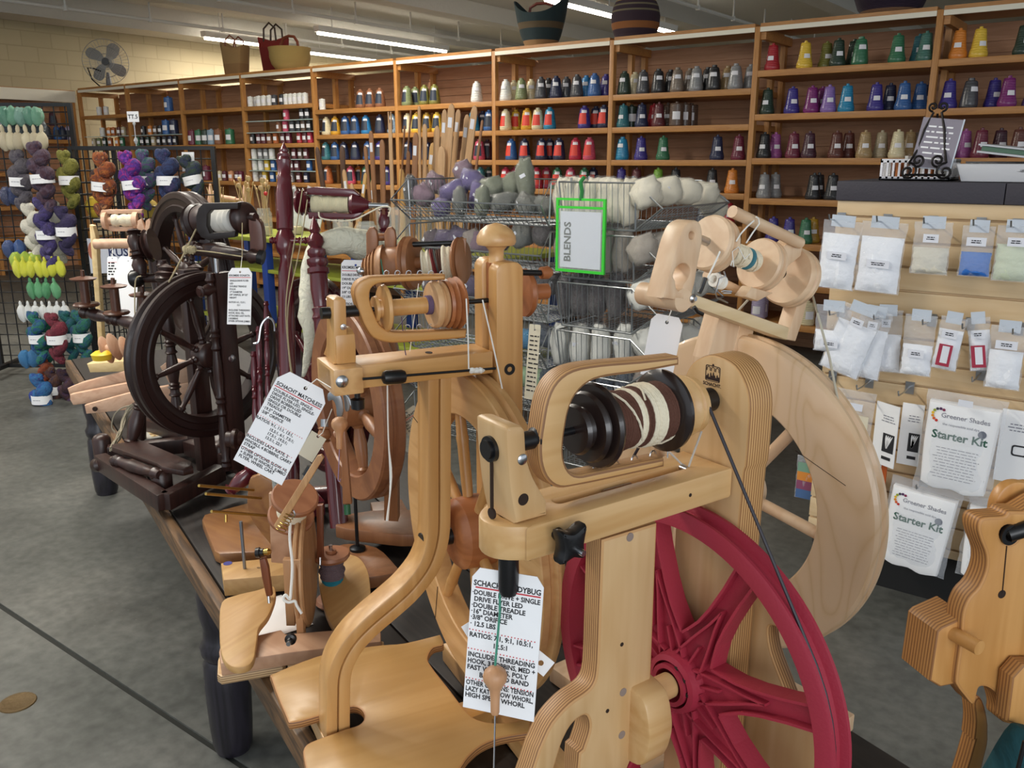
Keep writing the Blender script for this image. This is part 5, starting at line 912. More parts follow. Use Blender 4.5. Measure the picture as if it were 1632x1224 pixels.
for k in range(5):
    y = -.125+.025*k; zz = FZ-.052; MB().path([(0, y, zz), (0, y, zz+.007)]+[(0, y+.004-.004*cos(t*.5), zz+.007+.0045*sin(t*.5)) for t in range(1, 7)], .0009, 6).build('flyer_hook', SCREW, fly)
# tall rear post with its burnt-in mark, and the rear foot panel
YB = .037
po = FL.xz(YB, pxc(1040, 540, .425, [(105, 330), (110, 200), (122, 140), (150, 90), (200, 62), (250, 65), (310, 100), (350, 170), (365, 240), (362, 330), (350, 480), (325, 690)])); xL = min(x for x, z in po); xr = po[-1][0]
po = [(xL, .0), (xL, .0)]+[(max(xL, x), z) for x, z in po]+[(xr-.003, 0), (xr-.003, 0)]
MB().prism('y', smooth(po, True, 3), YB, YB+.036, b=.002, side=1).build('rear_post', [MP, PLYY], lady)
fo = FL.xz(YB+.012, [(1150, 940), (1172, 945), (1200, 960), (1225, 985), (1245, 1010), (1270, 1060), (1290, 1120), (1296, 1180), (1290, 1195), (1300, 1224)]); sl = FL.xz(YB+.012, [(1198, 1014), (1208, 1010), (1222, 1025), (1245, 1080), (1262, 1140), (1255, 1162), (1240, 1150), (1220, 1100), (1202, 1050)])
fo = fo+[(fo[-1][0]+.05, .0), (fo[-1][0]+.05, 0), (xr-.01, 0), (xr-.01, 0)]; MB().prism('y', smooth(fo, True, 3), YB+.038, YB+.058, [smooth(sl, True, 3)], b=.002, side=1).build('rear_foot', [MP, PLYY], lady)
BURN = plain('burnt_mark', '#2c1710', .8); q = FL.on('y', YB, 1136, 597); s = .0098; cx, cz = q.x, q.z; m = MB()
m.prism('y', rrect(cx-s, cz-s*.75, cx+s, cz+s*.95, .002), YB-.0004, YB+.0001, [rrect(cx-s*.93, cz-s*.7, cx+s*.93, cz+s*.88, .0018)])
for k, h in enumerate((.5, .75, .35, .95, .6, 1.05, .7, .4, .8, .55)): x = cx-s*.88+s*.18*k; m.prism('y', [(x, cz-s*.62), (x+s*.15, cz-s*.62), (x+s*.15, cz-s*.62+s*h*.7), (x+s*.075, cz-s*.6+s*h*.85), (x, cz-s*.62+s*h*.7)], YB-.0004, YB+.0001)
for k in (-1, 0, 1): m.path([(cx+s*(.6*k-.22), YB-.0002, cz+s*.35), (cx+s*(.6*k-.2), YB-.0002, cz+s*.7), (cx+s*(.6*k), YB-.0002, cz+s*.82), (cx+s*(.6*k+.2), YB-.0002, cz+s*.7), (cx+s*(.6*k+.22), YB-.0002, cz+s*.35)], .0004, 4)
m.prism('y', circ(cx, cz+s*1.02, s*.13, 8), YB-.0004, YB+.0001); m.text([('SCHACHT.', 0, 0)], s*.52, (cx, YB-.0003, cz-s*1.25), (1, 0, 0), (0, 0, 1), off=.03, align='CENTER'); m.build('burnt_logo', BURN, lady)
# drive band round wheel and whorl
pts = []; al = math.asin((.196-.026)/(FZ-ZH))
for k in range(9): a = al+(pi-2*al)*k/8; pts.append((.026*cos(a), .0, FZ+.026*sin(a)))
for k in range(33): a = pi-al+(pi+2*al)*k/32; pts.append((.1965*cos(a), .012, ZH+.1965*sin(a)))
MB().path(pts, .0017, 6, True).build('drive_band', plain('dark_band', '#2a2730', .5), lady)
# treadle boards between the feet (below the picture)
MB().box2((.006, -.249, .02), (.024, -.131, .05)).build('foot_rail', MPY, lady, .003)
# its tag, the card behind it, and the threading hook hung from the rail
LT_ = [('SCHACHT  LADYBUG', .03, .875, 1.15), ('·DOUBLE DRIVE + SINGLE', .02, .81, 1), ('DRIVE FLYER LED', .05, .765, 1), ('·DOUBLE TREADLE', .02, .72, 1), ('·16" DIAMETER', .02, .677, 1), ('·3/8" ORIFICE', .02, .635, 1), ('· 12.5 LBS', .02, .588, 1), ('RATIOS: 7:1, 9:1, 10.5:1,', .02, .51, 1), ('12.5:1', .36, .455, 1), ('INCLUDES THREADING', .02, .37, 1), ('HOOK, 3 BOBBINS, MED +', .02, .325, 1), ('FAST WHORLS, POLY', .02, .28, 1), ('BAND, DD BAND', .2, .235, 1), ('OTHER OPTIONS: TENSION', .02, .17, 1), ('LAZY KATE, SLOW WHORL,', .02, .125, 1), ('HIGH SPEED WHORL', .02, .082, 1)]
P0 = at_d(796, 905, .80)
hang_tag((754, 903), (868, 921), (760, 1131), .80, 'white handwritten tag with a red underline hanging under the red-wheeled spinning wheel rail', LT_, .1, size=.047, d2=.778, dots=((.56, .02, .98), (.425, .02, .98), (.215, .02, .98)), under=(.862, .06, .97), hole=(.44, .94), cord=[P0+UP*.012, FL.o+Matrix.Rotation(FL.rz, 3, 'Z') @ V((0, -.222, z0-.03))])
hang_tag((735, 999), (793, 963), (808, 1098), .82, 'plain white card half hidden behind the red-wheeled spinning wheel tag', [], .0, d2=.82, hole=(.9, .5)); hang_tag((858, 1035), (884, 1056), (846, 1062), .815, 'corner of a white slip poking out right of the handwritten tag', [], .0, hole=(.5, .5))
def threading_hook(px, y0, y1, yw, d, lab, green=False, s=1.0, top=None, wcol=SCREW):
    A, B = at_d(px, y0, d), at_d(px, y1, d); L = (A-B).length; r = thing('threading_hook', lab, 'hook tool', A, YAW); d_ = Matrix.Rotation(-YAW, 3, 'Z') @ (B-A).normalized(); q = L/.085
    MB().lathe((0, 0, 0), d_, [(0, 0), (0, .004*q), (.002*q, .011*q), (.008*q, .0185*q), (.017*q, .0215*q), (.026*q, .0205*q), (.036*q, .014*q), (.044*q, .0095*q), (.06*q, .0082*q), (.08*q, .0078*q), (L, .006*q), (L, 0)], 26).build('handle', wood('beech_handle', '#b5835a', '#c4946c', 'z', .5, 1.5), r)
    W = at_d(px-2, yw, d); e = Matrix.Rotation(-YAW, 3, 'Z') @ (W-A); MB().path([d_*L, e, e+V((.003, 0, -.002)), e+V((.004, 0, .003))], .0008, 6).build('hook_wire', wcol, r)
    if top is not None: t = Matrix.Rotation(-YAW, 3, 'Z') @ (top-A); MB().path([(0, 0, -.001), t*.5+V((.002, 0, 0)), t], .0011, 6).build('cord', plain('green_cord', '#3f8a72', .7) if green else CORD, r)
threading_hook(789, 1061, 1139, 1232, .775, 'wooden-handled threading hook on a green cord in front of the tag', True, top=at_d(797, 893, .80))
r = thing('ladybird_charm', 'small red bead charm tied above the handwritten tag', 'charm', at_d(801, 903, .795)); MB().blob((0, 0, .002), (.004, .003, .006), 10, 7).blob((.006, 0, -.012), (.003, .002, .003), 8, 6).build('bead', plain('red_charm', '#c8352a', .3), r)
# ================================================================ golden castle wheel with the bent front leg
GMZ = wood('golden_maple_z', '#bd8a4e', '#d0a064', 'z', .38, .5, .2); GMY = wood('golden_maple_y', '#c08c4c', '#d4a466', 'y', .38, .5, .2); GMX = wood('golden_maple_x', '#c2915a', '#d8ac74', 'x', .38, .5, .2); GTR = wood('golden_treadle', '#b78c50', '#c69c62', 'y', .4, .35, .2); CHERRY = wood('cherry_wood', '#9a5c34', '#b06e42', 'y', .4, .6, .2)
FM = Frame(EYE+RT*-.0728+HD*1.2164, 63.2, TZ0); ZM = 1.5-.5484-TZ0; FZM = .688
mat_ = thing('spinning_wheel', 'golden maple castle wheel with a bent front leg and mushroom knob', 'spinning wheel', FM.o, FM.rz, 'spinning wheels')
rim = MB().ring((0, 0, ZM), (0, 1, 0), [(.182, .002), (.184, 0), (.2455, 0), (.2477, .002), (.2477, .012), (.242, .016), (.242, .02), (.2477, .024), (.2477, .034), (.2455, .036), (.184, .036), (.182, .034)], 120).build('drive_wheel', GMX, mat_, 0, None, 30)
m = MB()
for k in range(4): a = 2*pi*k/4+.9; m.box2((0, 0, 0), (0, 0, 0)) if False else m.bar((.1835*cos(a), -.0004, ZM+.1835*sin(a)), (.246*cos(a+.12), -.0004, ZM+.246*sin(a+.12)), .0006, .0012, up=(0, 1, 0))
m.build('rim_joint', HOLE, rim)
for k in range(8):
    a = 2*pi*k/8+.2; c_, s_ = cos(a), sin(a); MB().lathe((.045*c_, .012, ZM+.045*s_), (c_, .0, s_), [(0, .0075), (.03, .0085), (.09, .0088), (.1, .0098), (.104, .0088), (.138, .008)], 14).build('spoke', GMZ, rim)
Lz(0, ZM, [(0, .035), (.004, .046), (.012, .054), (.05, .056), (.062, .053), (.066, .02)], CHERRY, 'hub', rim, -.022, 48); Lz(0, ZM, [(0, .013), (.14, .013)], BLK, 'axle', mat_, -.07, 20)
cl = FM.yz(0, [(692, 585), (692, 660), (692, 740), (692, 800), (690, 850), (677, 893), (650, 930), (620, 958), (588, 985), (563, 1010), (545, 1037), (535, 1065), (533, 1100), (533, 1165)]); cl[0] = (cl[0][0], .592); cl.append((cl[-1][0]-.001, .001)); cl = smooth(cl, False, 4)
def offs(c, d):
    o = []
    for i, q in enumerate(c):
        t = (c[min(len(c)-1, i+1)]-c[max(0, i-1)]).normalized(); o.append(tuple(q+V((-t.y, t.x))*d))
    return o
for a, b in ((-.018, -.0008), (.0008, .018)): MB().prism('x', offs(cl, a)+offs(cl, b)[::-1], -.022, .022, b=.0025).build('front_leg', GMZ, mat_)
# mother-of-all rail and its cross block
zr0, zr1 = .588, .62
MB().box2((-.033, -.2, zr0), (.033, .035, zr1)).build('mother_of_all', GMY, mat_, .003); MB().box2((-.04, -.2, zr0-.003), (.046, -.16, zr1+.001)).build('cross_block', GMX, mat_, .003)
q = FM.on('x', .046, 545, 608); MB().lathe((.046, q.y, q.z), (1, 0, 0), [(0, .0085), (.001, .0085), (.003, .006), (.0038, 0)], 18).build('bolt_cap', SCREW, mat_)
q = FM.on('x', .0, 693, 572); MB().prism('z', circ(.0, -.05, .007, 14, .005), zr1, zr1+.0006).build('plug_hole', HOLE, mat_); MB().lathe((.03, -.165, zr0-.03), (0, 0, 1), [(0, .002), (.003, .009), (.016, .0095), (.018, .004), (.03, .004)], 14).build('tension_knob', BLK, mat_)
mp = FM.yz(.018, [(531, 478), (536, 475), (547, 475), (552, 479), (556, 588), (533, 588)]); mp = [(y, max(z, zr1+.0015)) for y, z in mp[:4]]+[(y, zr1+.0015) for y, z in mp[4:]]; MB().prism('x', mp, -.018, .018, b=.003).build('front_maiden', GMZ, mat_)
yf = min(y for y, z in mp); MB().prism('y', smooth([(-.05, zr1+.0015), (-.05, zr1+.0015), (.018, zr1+.0015), (.018, zr1+.0015), (.018, zr1+.04), (-.02, zr1+.045), (-.03, zr1+.02)], True, 3), yf+.003, yf+.03, b=.002).build('maiden_foot', GMZ, mat_)
q = FM.on('x', .018, 547, 521); MB().lathe((.018, q.y, q.z), (1, 0, 0), [(0, .0045), (.0015, .004), (.002, 0)], 14).build('maiden_screw', SCREW, mat_)
# twin rear posts and mushroom knob
yp0, yp1, zt = .04, .083, .745
def post(x0, x1, y0, y1, top, nm='rear_post'): MB().prism('x', [(y0, .0), (y1, 0)]+[(y1-.014+.014*cos(t), top-.014+.014*sin(t)) for t in (0, .4, .8, 1.2, 1.57)]+[(y0+.014-.014*sin(t), top-.014+.014*cos(t)) for t in (0, .4, .8, 1.2, 1.57)], x0, x1, b=.003).build(nm, GMZ, mat_)
post(.006, .034, yp0, yp1, zt); post(-.034, -.006, yp0-.004, yp1-.004, zt+.003); MB().box2((-.0058, yp0+.003, zt-.07), (.0058, yp1-.008, zt-.003)).build('post_spacer', CHERRY, mat_)
q = FM.on('x', .032, 811, 588); MB().prism('x', circ(q.y, q.z, .0085, 18), .0338, .0352, [circ(q.y, q.z, .004, 12)]).build('bolt_cap', BLK, mat_)
K = FM.on('x', 0.0, 791, 412); MB().lathe((0, K.y, zt-.004), (0, 0, 1), [(0, .012), (.008, .0105), (.018, .011), (.024, .016), (.026, .0265), (.03, .0285), (.038, .0275), (.046, .023), (.053, .014), (.056, .004), (.0565, 0)], 32).build('mushroom_knob', GMX, mat_)
# flyer
fp = FM.yz(.009, pxc(480, 350, .2615, [(880, 335), (880, 335), (480, 345), (400, 355), (345, 385), (322, 440), (335, 510), (362, 590), (390, 655), (440, 722), (520, 748), (620, 750), (1005, 722), (1005, 722), (1010, 668), (1010, 668), (620, 684), (530, 672), (480, 640), (452, 585), (428, 520), (418, 470), (428, 420), (470, 392), (560, 383), (880, 368), (880, 368)]))
fly = MB().prism('x', smooth(fp, True, 3), -.01, .01, b=.003, side=1).build('flyer', [GMY, ply('gold_ply_x', '#9a6a38', '#c99250', 'x', 420)], mat_)
MB().lathe((0, -.2, FZM), (0, 1, 0), [(0, .005), (0, .008), (.055, .008)], 18).build('orifice_tube', BLK, fly); MB().rod((0, -.15, FZM), (0, .06, FZM), .0035).build('flyer_shaft', BLK, fly)
Lz(0, FZM, [(0, .008), (0, .017), (.004, .018), (.006, .012), (.01, .013), (.012, .031), (.016, .033), (.018, .031), (.019, .0115), (.083, .0115)], GMZ, 'bobbin', fly, -.128, 40)
Lz(0, FZM, [(0, .0118), (0, .031), (.003, .033), (.008, .033), (.01, .028), (.013, .028), (.015, .033), (.018, .031), (.018, .012)], wood('pale_maple_disc', '#c79a6a', '#d6ad80', 'z', .45), 'bobbin_whorl', fly, -.045, 40)
Lz(0, FZM, [(0, .0118), (0, .033), (.004, .035), (.008, .03), (.012, .036), (.016, .03), (.02, .037), (.024, .034), (.024, .01)], CHERRY, 'flyer_whorl', fly, -.026, 40)
Lz(0, FZM, [(0, .0115), (.001, .0135), (.0075, .0135), (.008, .0115)], plain('mauve_yarn', '#5f4c68', .85), 'wound_yarn', fly, -.053, 30)
def cup(P, s, par, u=(0, 1, 0)): MB().path([V(P)]+[V(P)+V((0, s*(1-cos(t)), s*1.5+s*sin(t))) for t in (0, .8, 1.6, 2.4, 3.1, 3.8)], .0007, 5).build('flyer_hook', SCREW, par)
for k in range(6):
    for pz, x0, x1 in ((337+352-350, 505, 845), (0, 635, 985)):
        px, py = 480+.2615*(x0+(x1-x0)*k/5), (350+.2615*350) if pz else 350+.2615*(680-2*k); q = FM.on('x', 0, px, py); cup((0, q.y, q.z), .0035, fly)
# second bobbin behind the post on a black peg, and the cords
B = FM.on('x', -.05, 845, 466); lk = MB().lathe((-.05, B.y-.03, B.z), (0, 1, 0), [(0, .004), (.012, .004), (.013, .02), (.016, .036), (.022, .037), (.026, .034), (.03, .012), (.06, .012)], 36).build('spare_bobbin', CHERRY, mat_)
B2 = FM.on('x', -.02, 862, 435); MB().rod((-.02, yp1-.02, B2.z+.006), (-.02, B2.y, B2.z), .0045).build('bobbin_peg', BLK, lk); MB().lathe((-.02, B2.y, B2.z), (0, 1, 0), [(0, .009), (.012, .01), (.018, .006)], 16).build('peg_end', CHERRY, lk)
A, B = FM.on('x', .055, 578, 604), FM.on('x', .055, 790, 587); MB().rod(A, B, .0018).build('tension_rod', DSTEEL, mat_); C1, C2 = FM.on('x', .055, 609, 602), FM.on('x', .055, 647, 600); MB().lathe(C1, C2-C1, [(0, .004), (.002, .008), (.006, .0095), ((C2-C1).length-.006, .0095), ((C2-C1).length-.002, .008), ((C2-C1).length, .004)], 18).build('rod_grip', BLK, mat_)
def cord(fr, xs, pxs, par, r=.0011, mt=CORD): return MB().path(smooth([tuple(fr.on('x', x, *p)) for x, p in zip(xs, pxs)], False, 4) if len(pxs) > 2 else [fr.on('x', x, *p) for x, p in zip(xs, pxs)], r, 6).build('drive_cord', mt, par)
cord(FM, (.036, .05, .055), ((743, 476), (746, 540), (747, 588)), mat_); cord(FM, (.036, .06, .07), ((769, 478), (790, 570), (809, 662)), mat_); kn = MB()
for k, (px, py) in enumerate(((753, 590), (760, 591), (766, 590))): q = FM.on('x', .055, px, py); kn.blob(q, (.005, .006, .004), 8, 6, .4, k)
q = FM.on('x', .07, 810, 660); kn.blob(q, (.004, .004, .006), 8, 6, .4, 9); kn.build('cord_knot', CORD, mat_)
cord(FM, (-.02, -.02), ((667, 452), (652, 570)), mat_, .0006); cord(FM, (.0, .0, .0), ((640, 505), (645, 555), (650, 580)), mat_, .0008, plain('mauve_yarn', '#5f4c68', .85))
q0 = (.0, -.13, FZM-.05); cord(FM, (-.03, -.03, -.03, -.03), ((617, 580), (619, 700), (624, 760), (616, 830)), mat_, .0012); cord(FM, (-.032, -.032, -.032), ((619, 700), (622, 770), (618, 830)), mat_, .0011)
# treadles and base
tz = .078
tp = FM.xy(tz, pxc(400, 940, .3064, [(105, 460), (125, 430), (340, 345), (500, 310), (680, 285), (800, 275), (985, 230), (985, 230), (1003, 283), (950, 300), (922, 345), (935, 390), (1040, 525), (1130, 640), (1200, 680), (1290, 690), (1400, 678), (1460, 658), (1460, 658), (1452, 745), (1452, 745), (1300, 770), (1200, 810), (1130, 870), (1090, 927), (1010, 1010), (900, 1060), (420, 1050), (310, 1000), (272, 870), (275, 820), (310, 790), (400, 755), (490, 722), (560, 700), (588, 665), (575, 625), (530, 607), (440, 628), (370, 650), (215, 690), (180, 655)]))
MB().prism('z', smooth(tp, True, 3), tz-.013, tz, b=.003, side=1).build('treadle', [GTR, ply('gold_ply_z', '#7d5230', '#b98550', 'z', 520)], mat_)
MB().box2((-.02, -.2, .0), (.02, .1, .03)).build('base_rail', GMY, mat_, .003); MB().box2((-.19, .035, .0), (.2, .085, .034)).build('base_bar', GMX, mat_, .003); MB().box2((-.17, -.235, .028), (.14, -.195, .06)).build('treadle_bar', GMX, mat_, .003)
MB().bar((.015, .07, .03), (.06, -.08, .055), .03, .018).build('stretcher', GMY, mat_, .002); MB().rod((.06, .0, .07), (.03, .02, ZM), .006).build('footman', GMZ, mat_)
MT_ = [('SCHACHT MATCHLESS', .04, .84, 1.25), ('·DOUBLE-DRIVE, SINGLE-', .03, .775, .95), ('DRIVE FLYER-LED, SINGLE-', .05, .735, .95), ('DRIVE BOBBIN-LED', .05, .695, .95), ('·SINGLE OR DOUBLE', .03, .655, .95), ('TREADLE', .06, .615, .95), ('·19.5" DIAMETER', .03, .565, 1), ('·3/8" ORIFICE', .03, .52, 1), ('RATIOS: 9:1, 11:1, 13:1,', .0, .445, 1), ('15.5:1, 6:1, 7.5:1;', .32, .395, .95), ('17.5:1, 19.5:1;', .32, .35, .95), ('13.5:1, 22:1', .32, .305, .95), ('INCLUDES LAZY KATE, 2', .0, .235, 1), ('WHORLS, 4 BOBBINS, CARRY', .01, .19, 1), ('STRAP', .03, .15, 1), ('OTHER OPTIONS: SLOW, HI,', .02, .1, 1), ('+ SUPER HI WHORLS, JUMBO', .04, .06, 1), ('FLYER, WHEEL CART', .05, .02, 1)]
MT_ = [(t, x, .035+y*.95, s) for t, x, y, s in MT_]
P1 = FM.o+Matrix.Rotation(FM.rz, 3, 'Z') @ V((.03, -.2, zr0+.006))
hang_tag((450, 586), (527, 627), (401, 748), 1.2, 'white handwritten tag tilted in front of the dark wheels, red underline', MT_, .16, size=.041, under=(.818, .03, .97), dots=((.5, .02, .97), (.29, .02, .97), (.155, .02, .97)), hole=(.55, .93), cord=[at_d(505, 604, 1.2), P1])
# ================================================================ pale wheel with the solid wide-rimmed drive wheel
BCH = wood('pale_beech', '#d3af8b', '#e1c4a2', 'z', .45, .5, .1); BCY = wood('pale_beech_y', '#d3af8b', '#e1c4a2', 'y', .45, .5, .1); BRL = wood('pale_rail', '#d8bd8f', '#e3cba2', 'y', .4, .5, .15)
def rim_wood():
    m, t, p = new('figured_maple_rim'); tc = t.N('ShaderNodeTexCoord'); mp = t.N('ShaderNodeMapping'); mp.inputs['Scale'].default_value = (5, 5, 2.2); mp.inputs['Rotation'].default_value = (0, .5, 0)
    nz = t.N('ShaderNodeTexNoise', Scale=1.4, Detail=1.5, Distortion=.5); mu = t.N('ShaderNodeMath', operation='MULTIPLY', i1=34.0); si = t.N('ShaderNodeMath', operation='SINE'); n2 = t.N('ShaderNodeTexNoise', Scale=60, Detail=4)
    pw = t.N('ShaderNodeMath', operation='ABSOLUTE'); ad = t.N('ShaderNodeMath', operation='MULTIPLY_ADD', i1=.3)
    t.L(tc.outputs['Object'], mp.inputs[0]); t.L(mp.outputs[0], nz.inputs[0]); t.L(tc.outputs['Object'], n2.inputs[0]); t.L(nz.outputs['Fac'], mu.inputs[0]); t.L(mu.outputs[0], si.inputs[0]); t.L(si.outputs[0], pw.inputs[0]); t.L(n2.outputs['Fac'], ad.inputs[0]); t.L(pw.outputs[0], ad.inputs[2])
    t.L(ramp(t, ad.outputs[0], [(.0, '#c4a077'), (.12, '#d0ae86'), (.5, '#d8b893'), (1, '#dcbd9a')]), p.inputs['Base Color']); p.inputs['Roughness'].default_value = .33; p.inputs['Coat Weight'].default_value = .2; return m
RIMW = rim_wood()
FO = Frame(EYE+RT*.3452+HD*1.2993, 52.6, TZ0); ZO = 1.5-.516-TZ0
lou = thing('spinning_wheel', 'pale beech spinning wheel with a wide solid rim, behind the red one', 'spinning wheel', FO.o, FO.rz, 'spinning wheels')
rim = MB().ring((0, 0, ZO), (0, 1, 0), [(.161, .003), (.164, .0), (.243, 0), (.251, .003), (.255, .009), (.255, .014), (.25, .018), (.25, .022), (.255, .026), (.255, .032), (.25, .037), (.164, .038), (.161, .036)], 140, ref=(1, 0, 0)).build('drive_wheel', RIMW, lou, 0, None, 32)
for k in range(6): a = 2*pi*k/6-.14; MB().rod((.03*cos(a), .02, ZO+.03*sin(a)), (.163*cos(a), .02, ZO+.163*sin(a)), .0095, n=14).build('spoke', BCH, rim)
Lz(0, ZO, [(0, .02), (.003, .04), (.06, .04), (.063, .02)], BCH, 'hub', rim, -.012, 40); Lz(0, ZO, [(0, .01), (.12, .01)], STEEL, 'axle', lou, -.08, 16)
q = FO.on('y', 0, 1215, 615); MB().prism('y', circ(q.x, q.z, .004, 10), -.0004, .001).build('plug_hole', HOLE, rim)
m = MB(); A, B = FO.xz(0, [(1268, 718), (1348, 774)]); m.bar((A[0], -.0002, A[1]), (B[0], -.0002, B[1]), .0006, .001, up=(0, 1, 0)); m.build('rim_joint', HOLE, rim)
C4 = lambda pts: pxc(1020, 320, .2451, pts)
# leaning upright: two boards on a plane in front of the wheel
def slab(fr, ax, val, px, d0, d1, name, mt, par, b=.003, extra=(), sm=0, **k):
    P = (fr.yz if ax == 'x' else fr.xz if ax == 'y' else fr.xy)(val, px); P = list(P)+list(extra); P = smooth(P, True, sm) if sm else P
    return MB().prism(ax, P, min(val+d0, val+d1), max(val+d0, val+d1), b=b, **k).build(name, mt, par)
u = FO.yz(.03, C4([(520, 748), (655, 800), (610, 990)])); 
slab(FO, 'x', .03, C4([(520, 745), (655, 798), (600, 1030), (440, 1030)]), -.03, 0, 'upright', BCH, lou, extra=[(-.0999, .0), (-.1799, .0)][::-1][:0])
uy = FO.yz(.03, C4([(600, 1030), (440, 1030)])); MB().prism('x', [uy[1], uy[0], (uy[0][0]-.03, .0), (uy[1][0]-.05, .0)], .0, .03, b=.003).build('upright', BCH, lou)
slab(FO, 'x', .0, C4([(655, 800), (745, 838), (700, 1060), (605, 1040)]), -.028, 0, 'upright_block', BCY, lou); slab(FO, 'x', -.03, C4([(742, 908), (812, 934), (770, 1120), (690, 1080)]), -.02, 0, 'upright_back_board', BCH, lou)
MB().box2((-.2, -.2, 0), (.12, -.16, .03)).build('base_bar', BCH, lou, .003); MB().box2((-.2, .06, 0), (.2, .1, .03)).build('base_bar', BCH, lou, .003); MB().box2((-.03, -.17, .005), (.02, .07, .028)).build('base_rail', BCY, lou, .003)
MB().prism('z', rrect(.02, -.3, .12, -.03, .02), .05, .064, b=.003).build('treadle', BCY, lou)
# tilted head: rail, maidens, bobbin, top and lower dowels
slab(FO, 'x', .06, C4([(360, 610), (975, 825), (960, 908), (350, 690)]), -.03, 0, 'rail', BRL, lou)
fm = FO.yz(.075, C4([(318, 660), (150, 635), (150, 635), (185, 500), (215, 390), (250, 260), (290, 170), (330, 135), (370, 128), (395, 145), (410, 200), (405, 290), (380, 420), (360, 540), (325, 660)])); kh = FO.yz(.075, C4([(245, 575), (275, 575), (285, 545), (315, 500), (328, 455), (310, 418), (275, 412), (240, 440), (222, 490), (235, 520)])); h2 = FO.yz(.075, C4(circ(340, 226, 16, 14, 23)))
MB().prism('x', smooth(fm, True, 3), .043, .075, [smooth(kh, True, 3), h2], b=.004).build('front_maiden', BCH, lou); MB().prism('x', FO.yz(.06, C4([(190, 570), (285, 575), (265, 660), (155, 640)])), .046, .06).build('maiden_block', BCY, lou)
q = FO.on('x', .075, *C4([(340, 635)])[0]); MB().lathe((.075, q.y, q.z), (1, 0, 0), [(0, .006), (.002, .006), (.004, .003), (.006, .003)], 14).build('maiden_bolt', SCREW, lou); q = FO.on('x', .03, *C4([(115, 620)])[0]); MB().rod((.0, q.y+.002, q.z), (.075, q.y, q.z), .0155, n=24).build('end_roller', BCY, lou)
D0, D1 = FO.on('x', .03, *C4([(340, 226)])[0]), FO.on('x', .03, *C4([(940, 480)])[0]); ax = (D1-D0).normalized(); T = lambda px: D0+ax*((FO.on('x', .03, *C4([px])[0])-D0).dot(ax))
def AL(px, prof, nm, mt, n=40, dt=0): return MB().lathe(T(px)+ax*dt, ax, prof, n).build(nm, mt, lou)
fl = AL((485, 255), [(-.014, .01), (-.014, .036), (-.011, .039), (-.005, .039), (-.003, .034), (0, .034), (.002, .039), (.008, .039), (.01, .036), (.01, .01)], 'bobbin', BCY); fl.name = 'bobbin'
AL((765, 405), [(0, .01), (0, .036), (.003, .0385), (.008, .0385), (.01, .034), (.013, .034), (.015, .038), (.019, .0385), (.021, .035), (.021, .01)], 'bobbin_whorl', BCY); AL((960, 475), [(-.004, .01), (-.004, .043), (0, .046), (.006, .046), (.009, .041), (.013, .046), (.019, .046), (.022, .042), (.022, .01)], 'flyer_whorl', BCY); AL((340, 226), [(-.01, .006), (.14, .006)], 'flyer_shaft', STEEL, 14); AL((925, 480), [(0, .007), (-.004, .0095), (-.018, .0095)], 'shaft_collar', DSTEEL, 16)
t0, t1 = T((545, 310)), T((755, 400)); L = (t1-t0).length
MB().lathe(t0, ax, [(0, .012), (.0, .0165), (.006, .017), (.0075, .012)], 24).build('blue_yarn', plain('bright_blue_yarn', '#2a5ca8', .8), fl); wound(0, 0, .007, L*.62, .0145, CRM, fl, sd=7, amp=.005, ax=ax, P=t0+ax*.007); wound(0, 0, 0, .004, .0155, plain('teal_yarn', '#3f7a88', .8), fl, sd=2, ax=ax, P=t0+ax*L*.68); wound(0, 0, 0, L*.22, .0145, CRM, fl, sd=9, amp=.004, ax=ax, P=t0+ax*L*.73)
m = MB()
for k in range(6): m.path([t0+ax*(L*(.2+.1*k))+(FO.m @ UP)*(.017*cos(a+k))+V((.017*sin(a+k), 0, 0))+ax*(.004*a*(1 if k % 2 else -1)*.5) for a in [j*.45 for j in range(10)]], .0011, 5)
m.build('loose_strand', CRM, fl)
em = FO.yz(.045, C4([(1015, 915), (955, 905), (1020, 690), (1090, 520), (1112, 540), (1095, 640), (1060, 780)])); MB().prism('x', em, .02, .045, b=.003).build('end_board', BCH, lou)
slab(FO, 'x', .05, C4([(905, 330), (975, 258), (1062, 295), (1050, 360), (930, 455), (880, 420)]), -.02, 0, 'rear_maiden', BCH, lou); slab(FO, 'x', .05, C4([(730, 560), (870, 600), (770, 655), (680, 625)]), -.02, 0, 'rear_maiden_foot', BCH, lou)
MB().rod(FO.on('x', .055, *C4([(600, 70)])[0]), FO.on('x', .055, *C4([(1040, 275)])[0]), .0085, n=20).build('top_dowel', BCY, lou); MB().rod(FO.on('x', .0, *C4([(430, 480)])[0]), FO.on('x', .0, *C4([(730, 625)])[0]), .0065, n=16).build('lower_dowel', BCY, lou)
lp = lambda pts, r, mt=CORD, nm='tension_cord', x=.07: MB().path([FO.on('x', x, *c) for c in C4(pts)], r, 6).build(nm, mt, lou)
lp([(755, 105), (770, 115), (775, 150), (735, 205), (690, 275)], .0011); lp([(740, 130), (700, 165), (655, 215), (625, 265)], .0011); lp([(520, 330), (480, 420), (440, 500), (450, 520)], .0013); lp([(715, 345), (680, 380), (640, 300), (600, 330), (610, 430), (590, 420), (600, 390)], .0008)
lp([(545, 460), (555, 490), (515, 505), (490, 600), (500, 630), (570, 662)], .0011, SCREW, 'flyer_hook'); lp([(530, 590), (545, 585), (595, 590), (590, 600), (540, 600)], .0011, SCREW, 'flyer_hook', .06); lp([(425, 500), (400, 570), (385, 600)], .003, BLK, 'rubber_band', .07); lp([(350, 690), (370, 720), (405, 738)], .003, BLK, 'rubber_band', .06)
kn = MB()
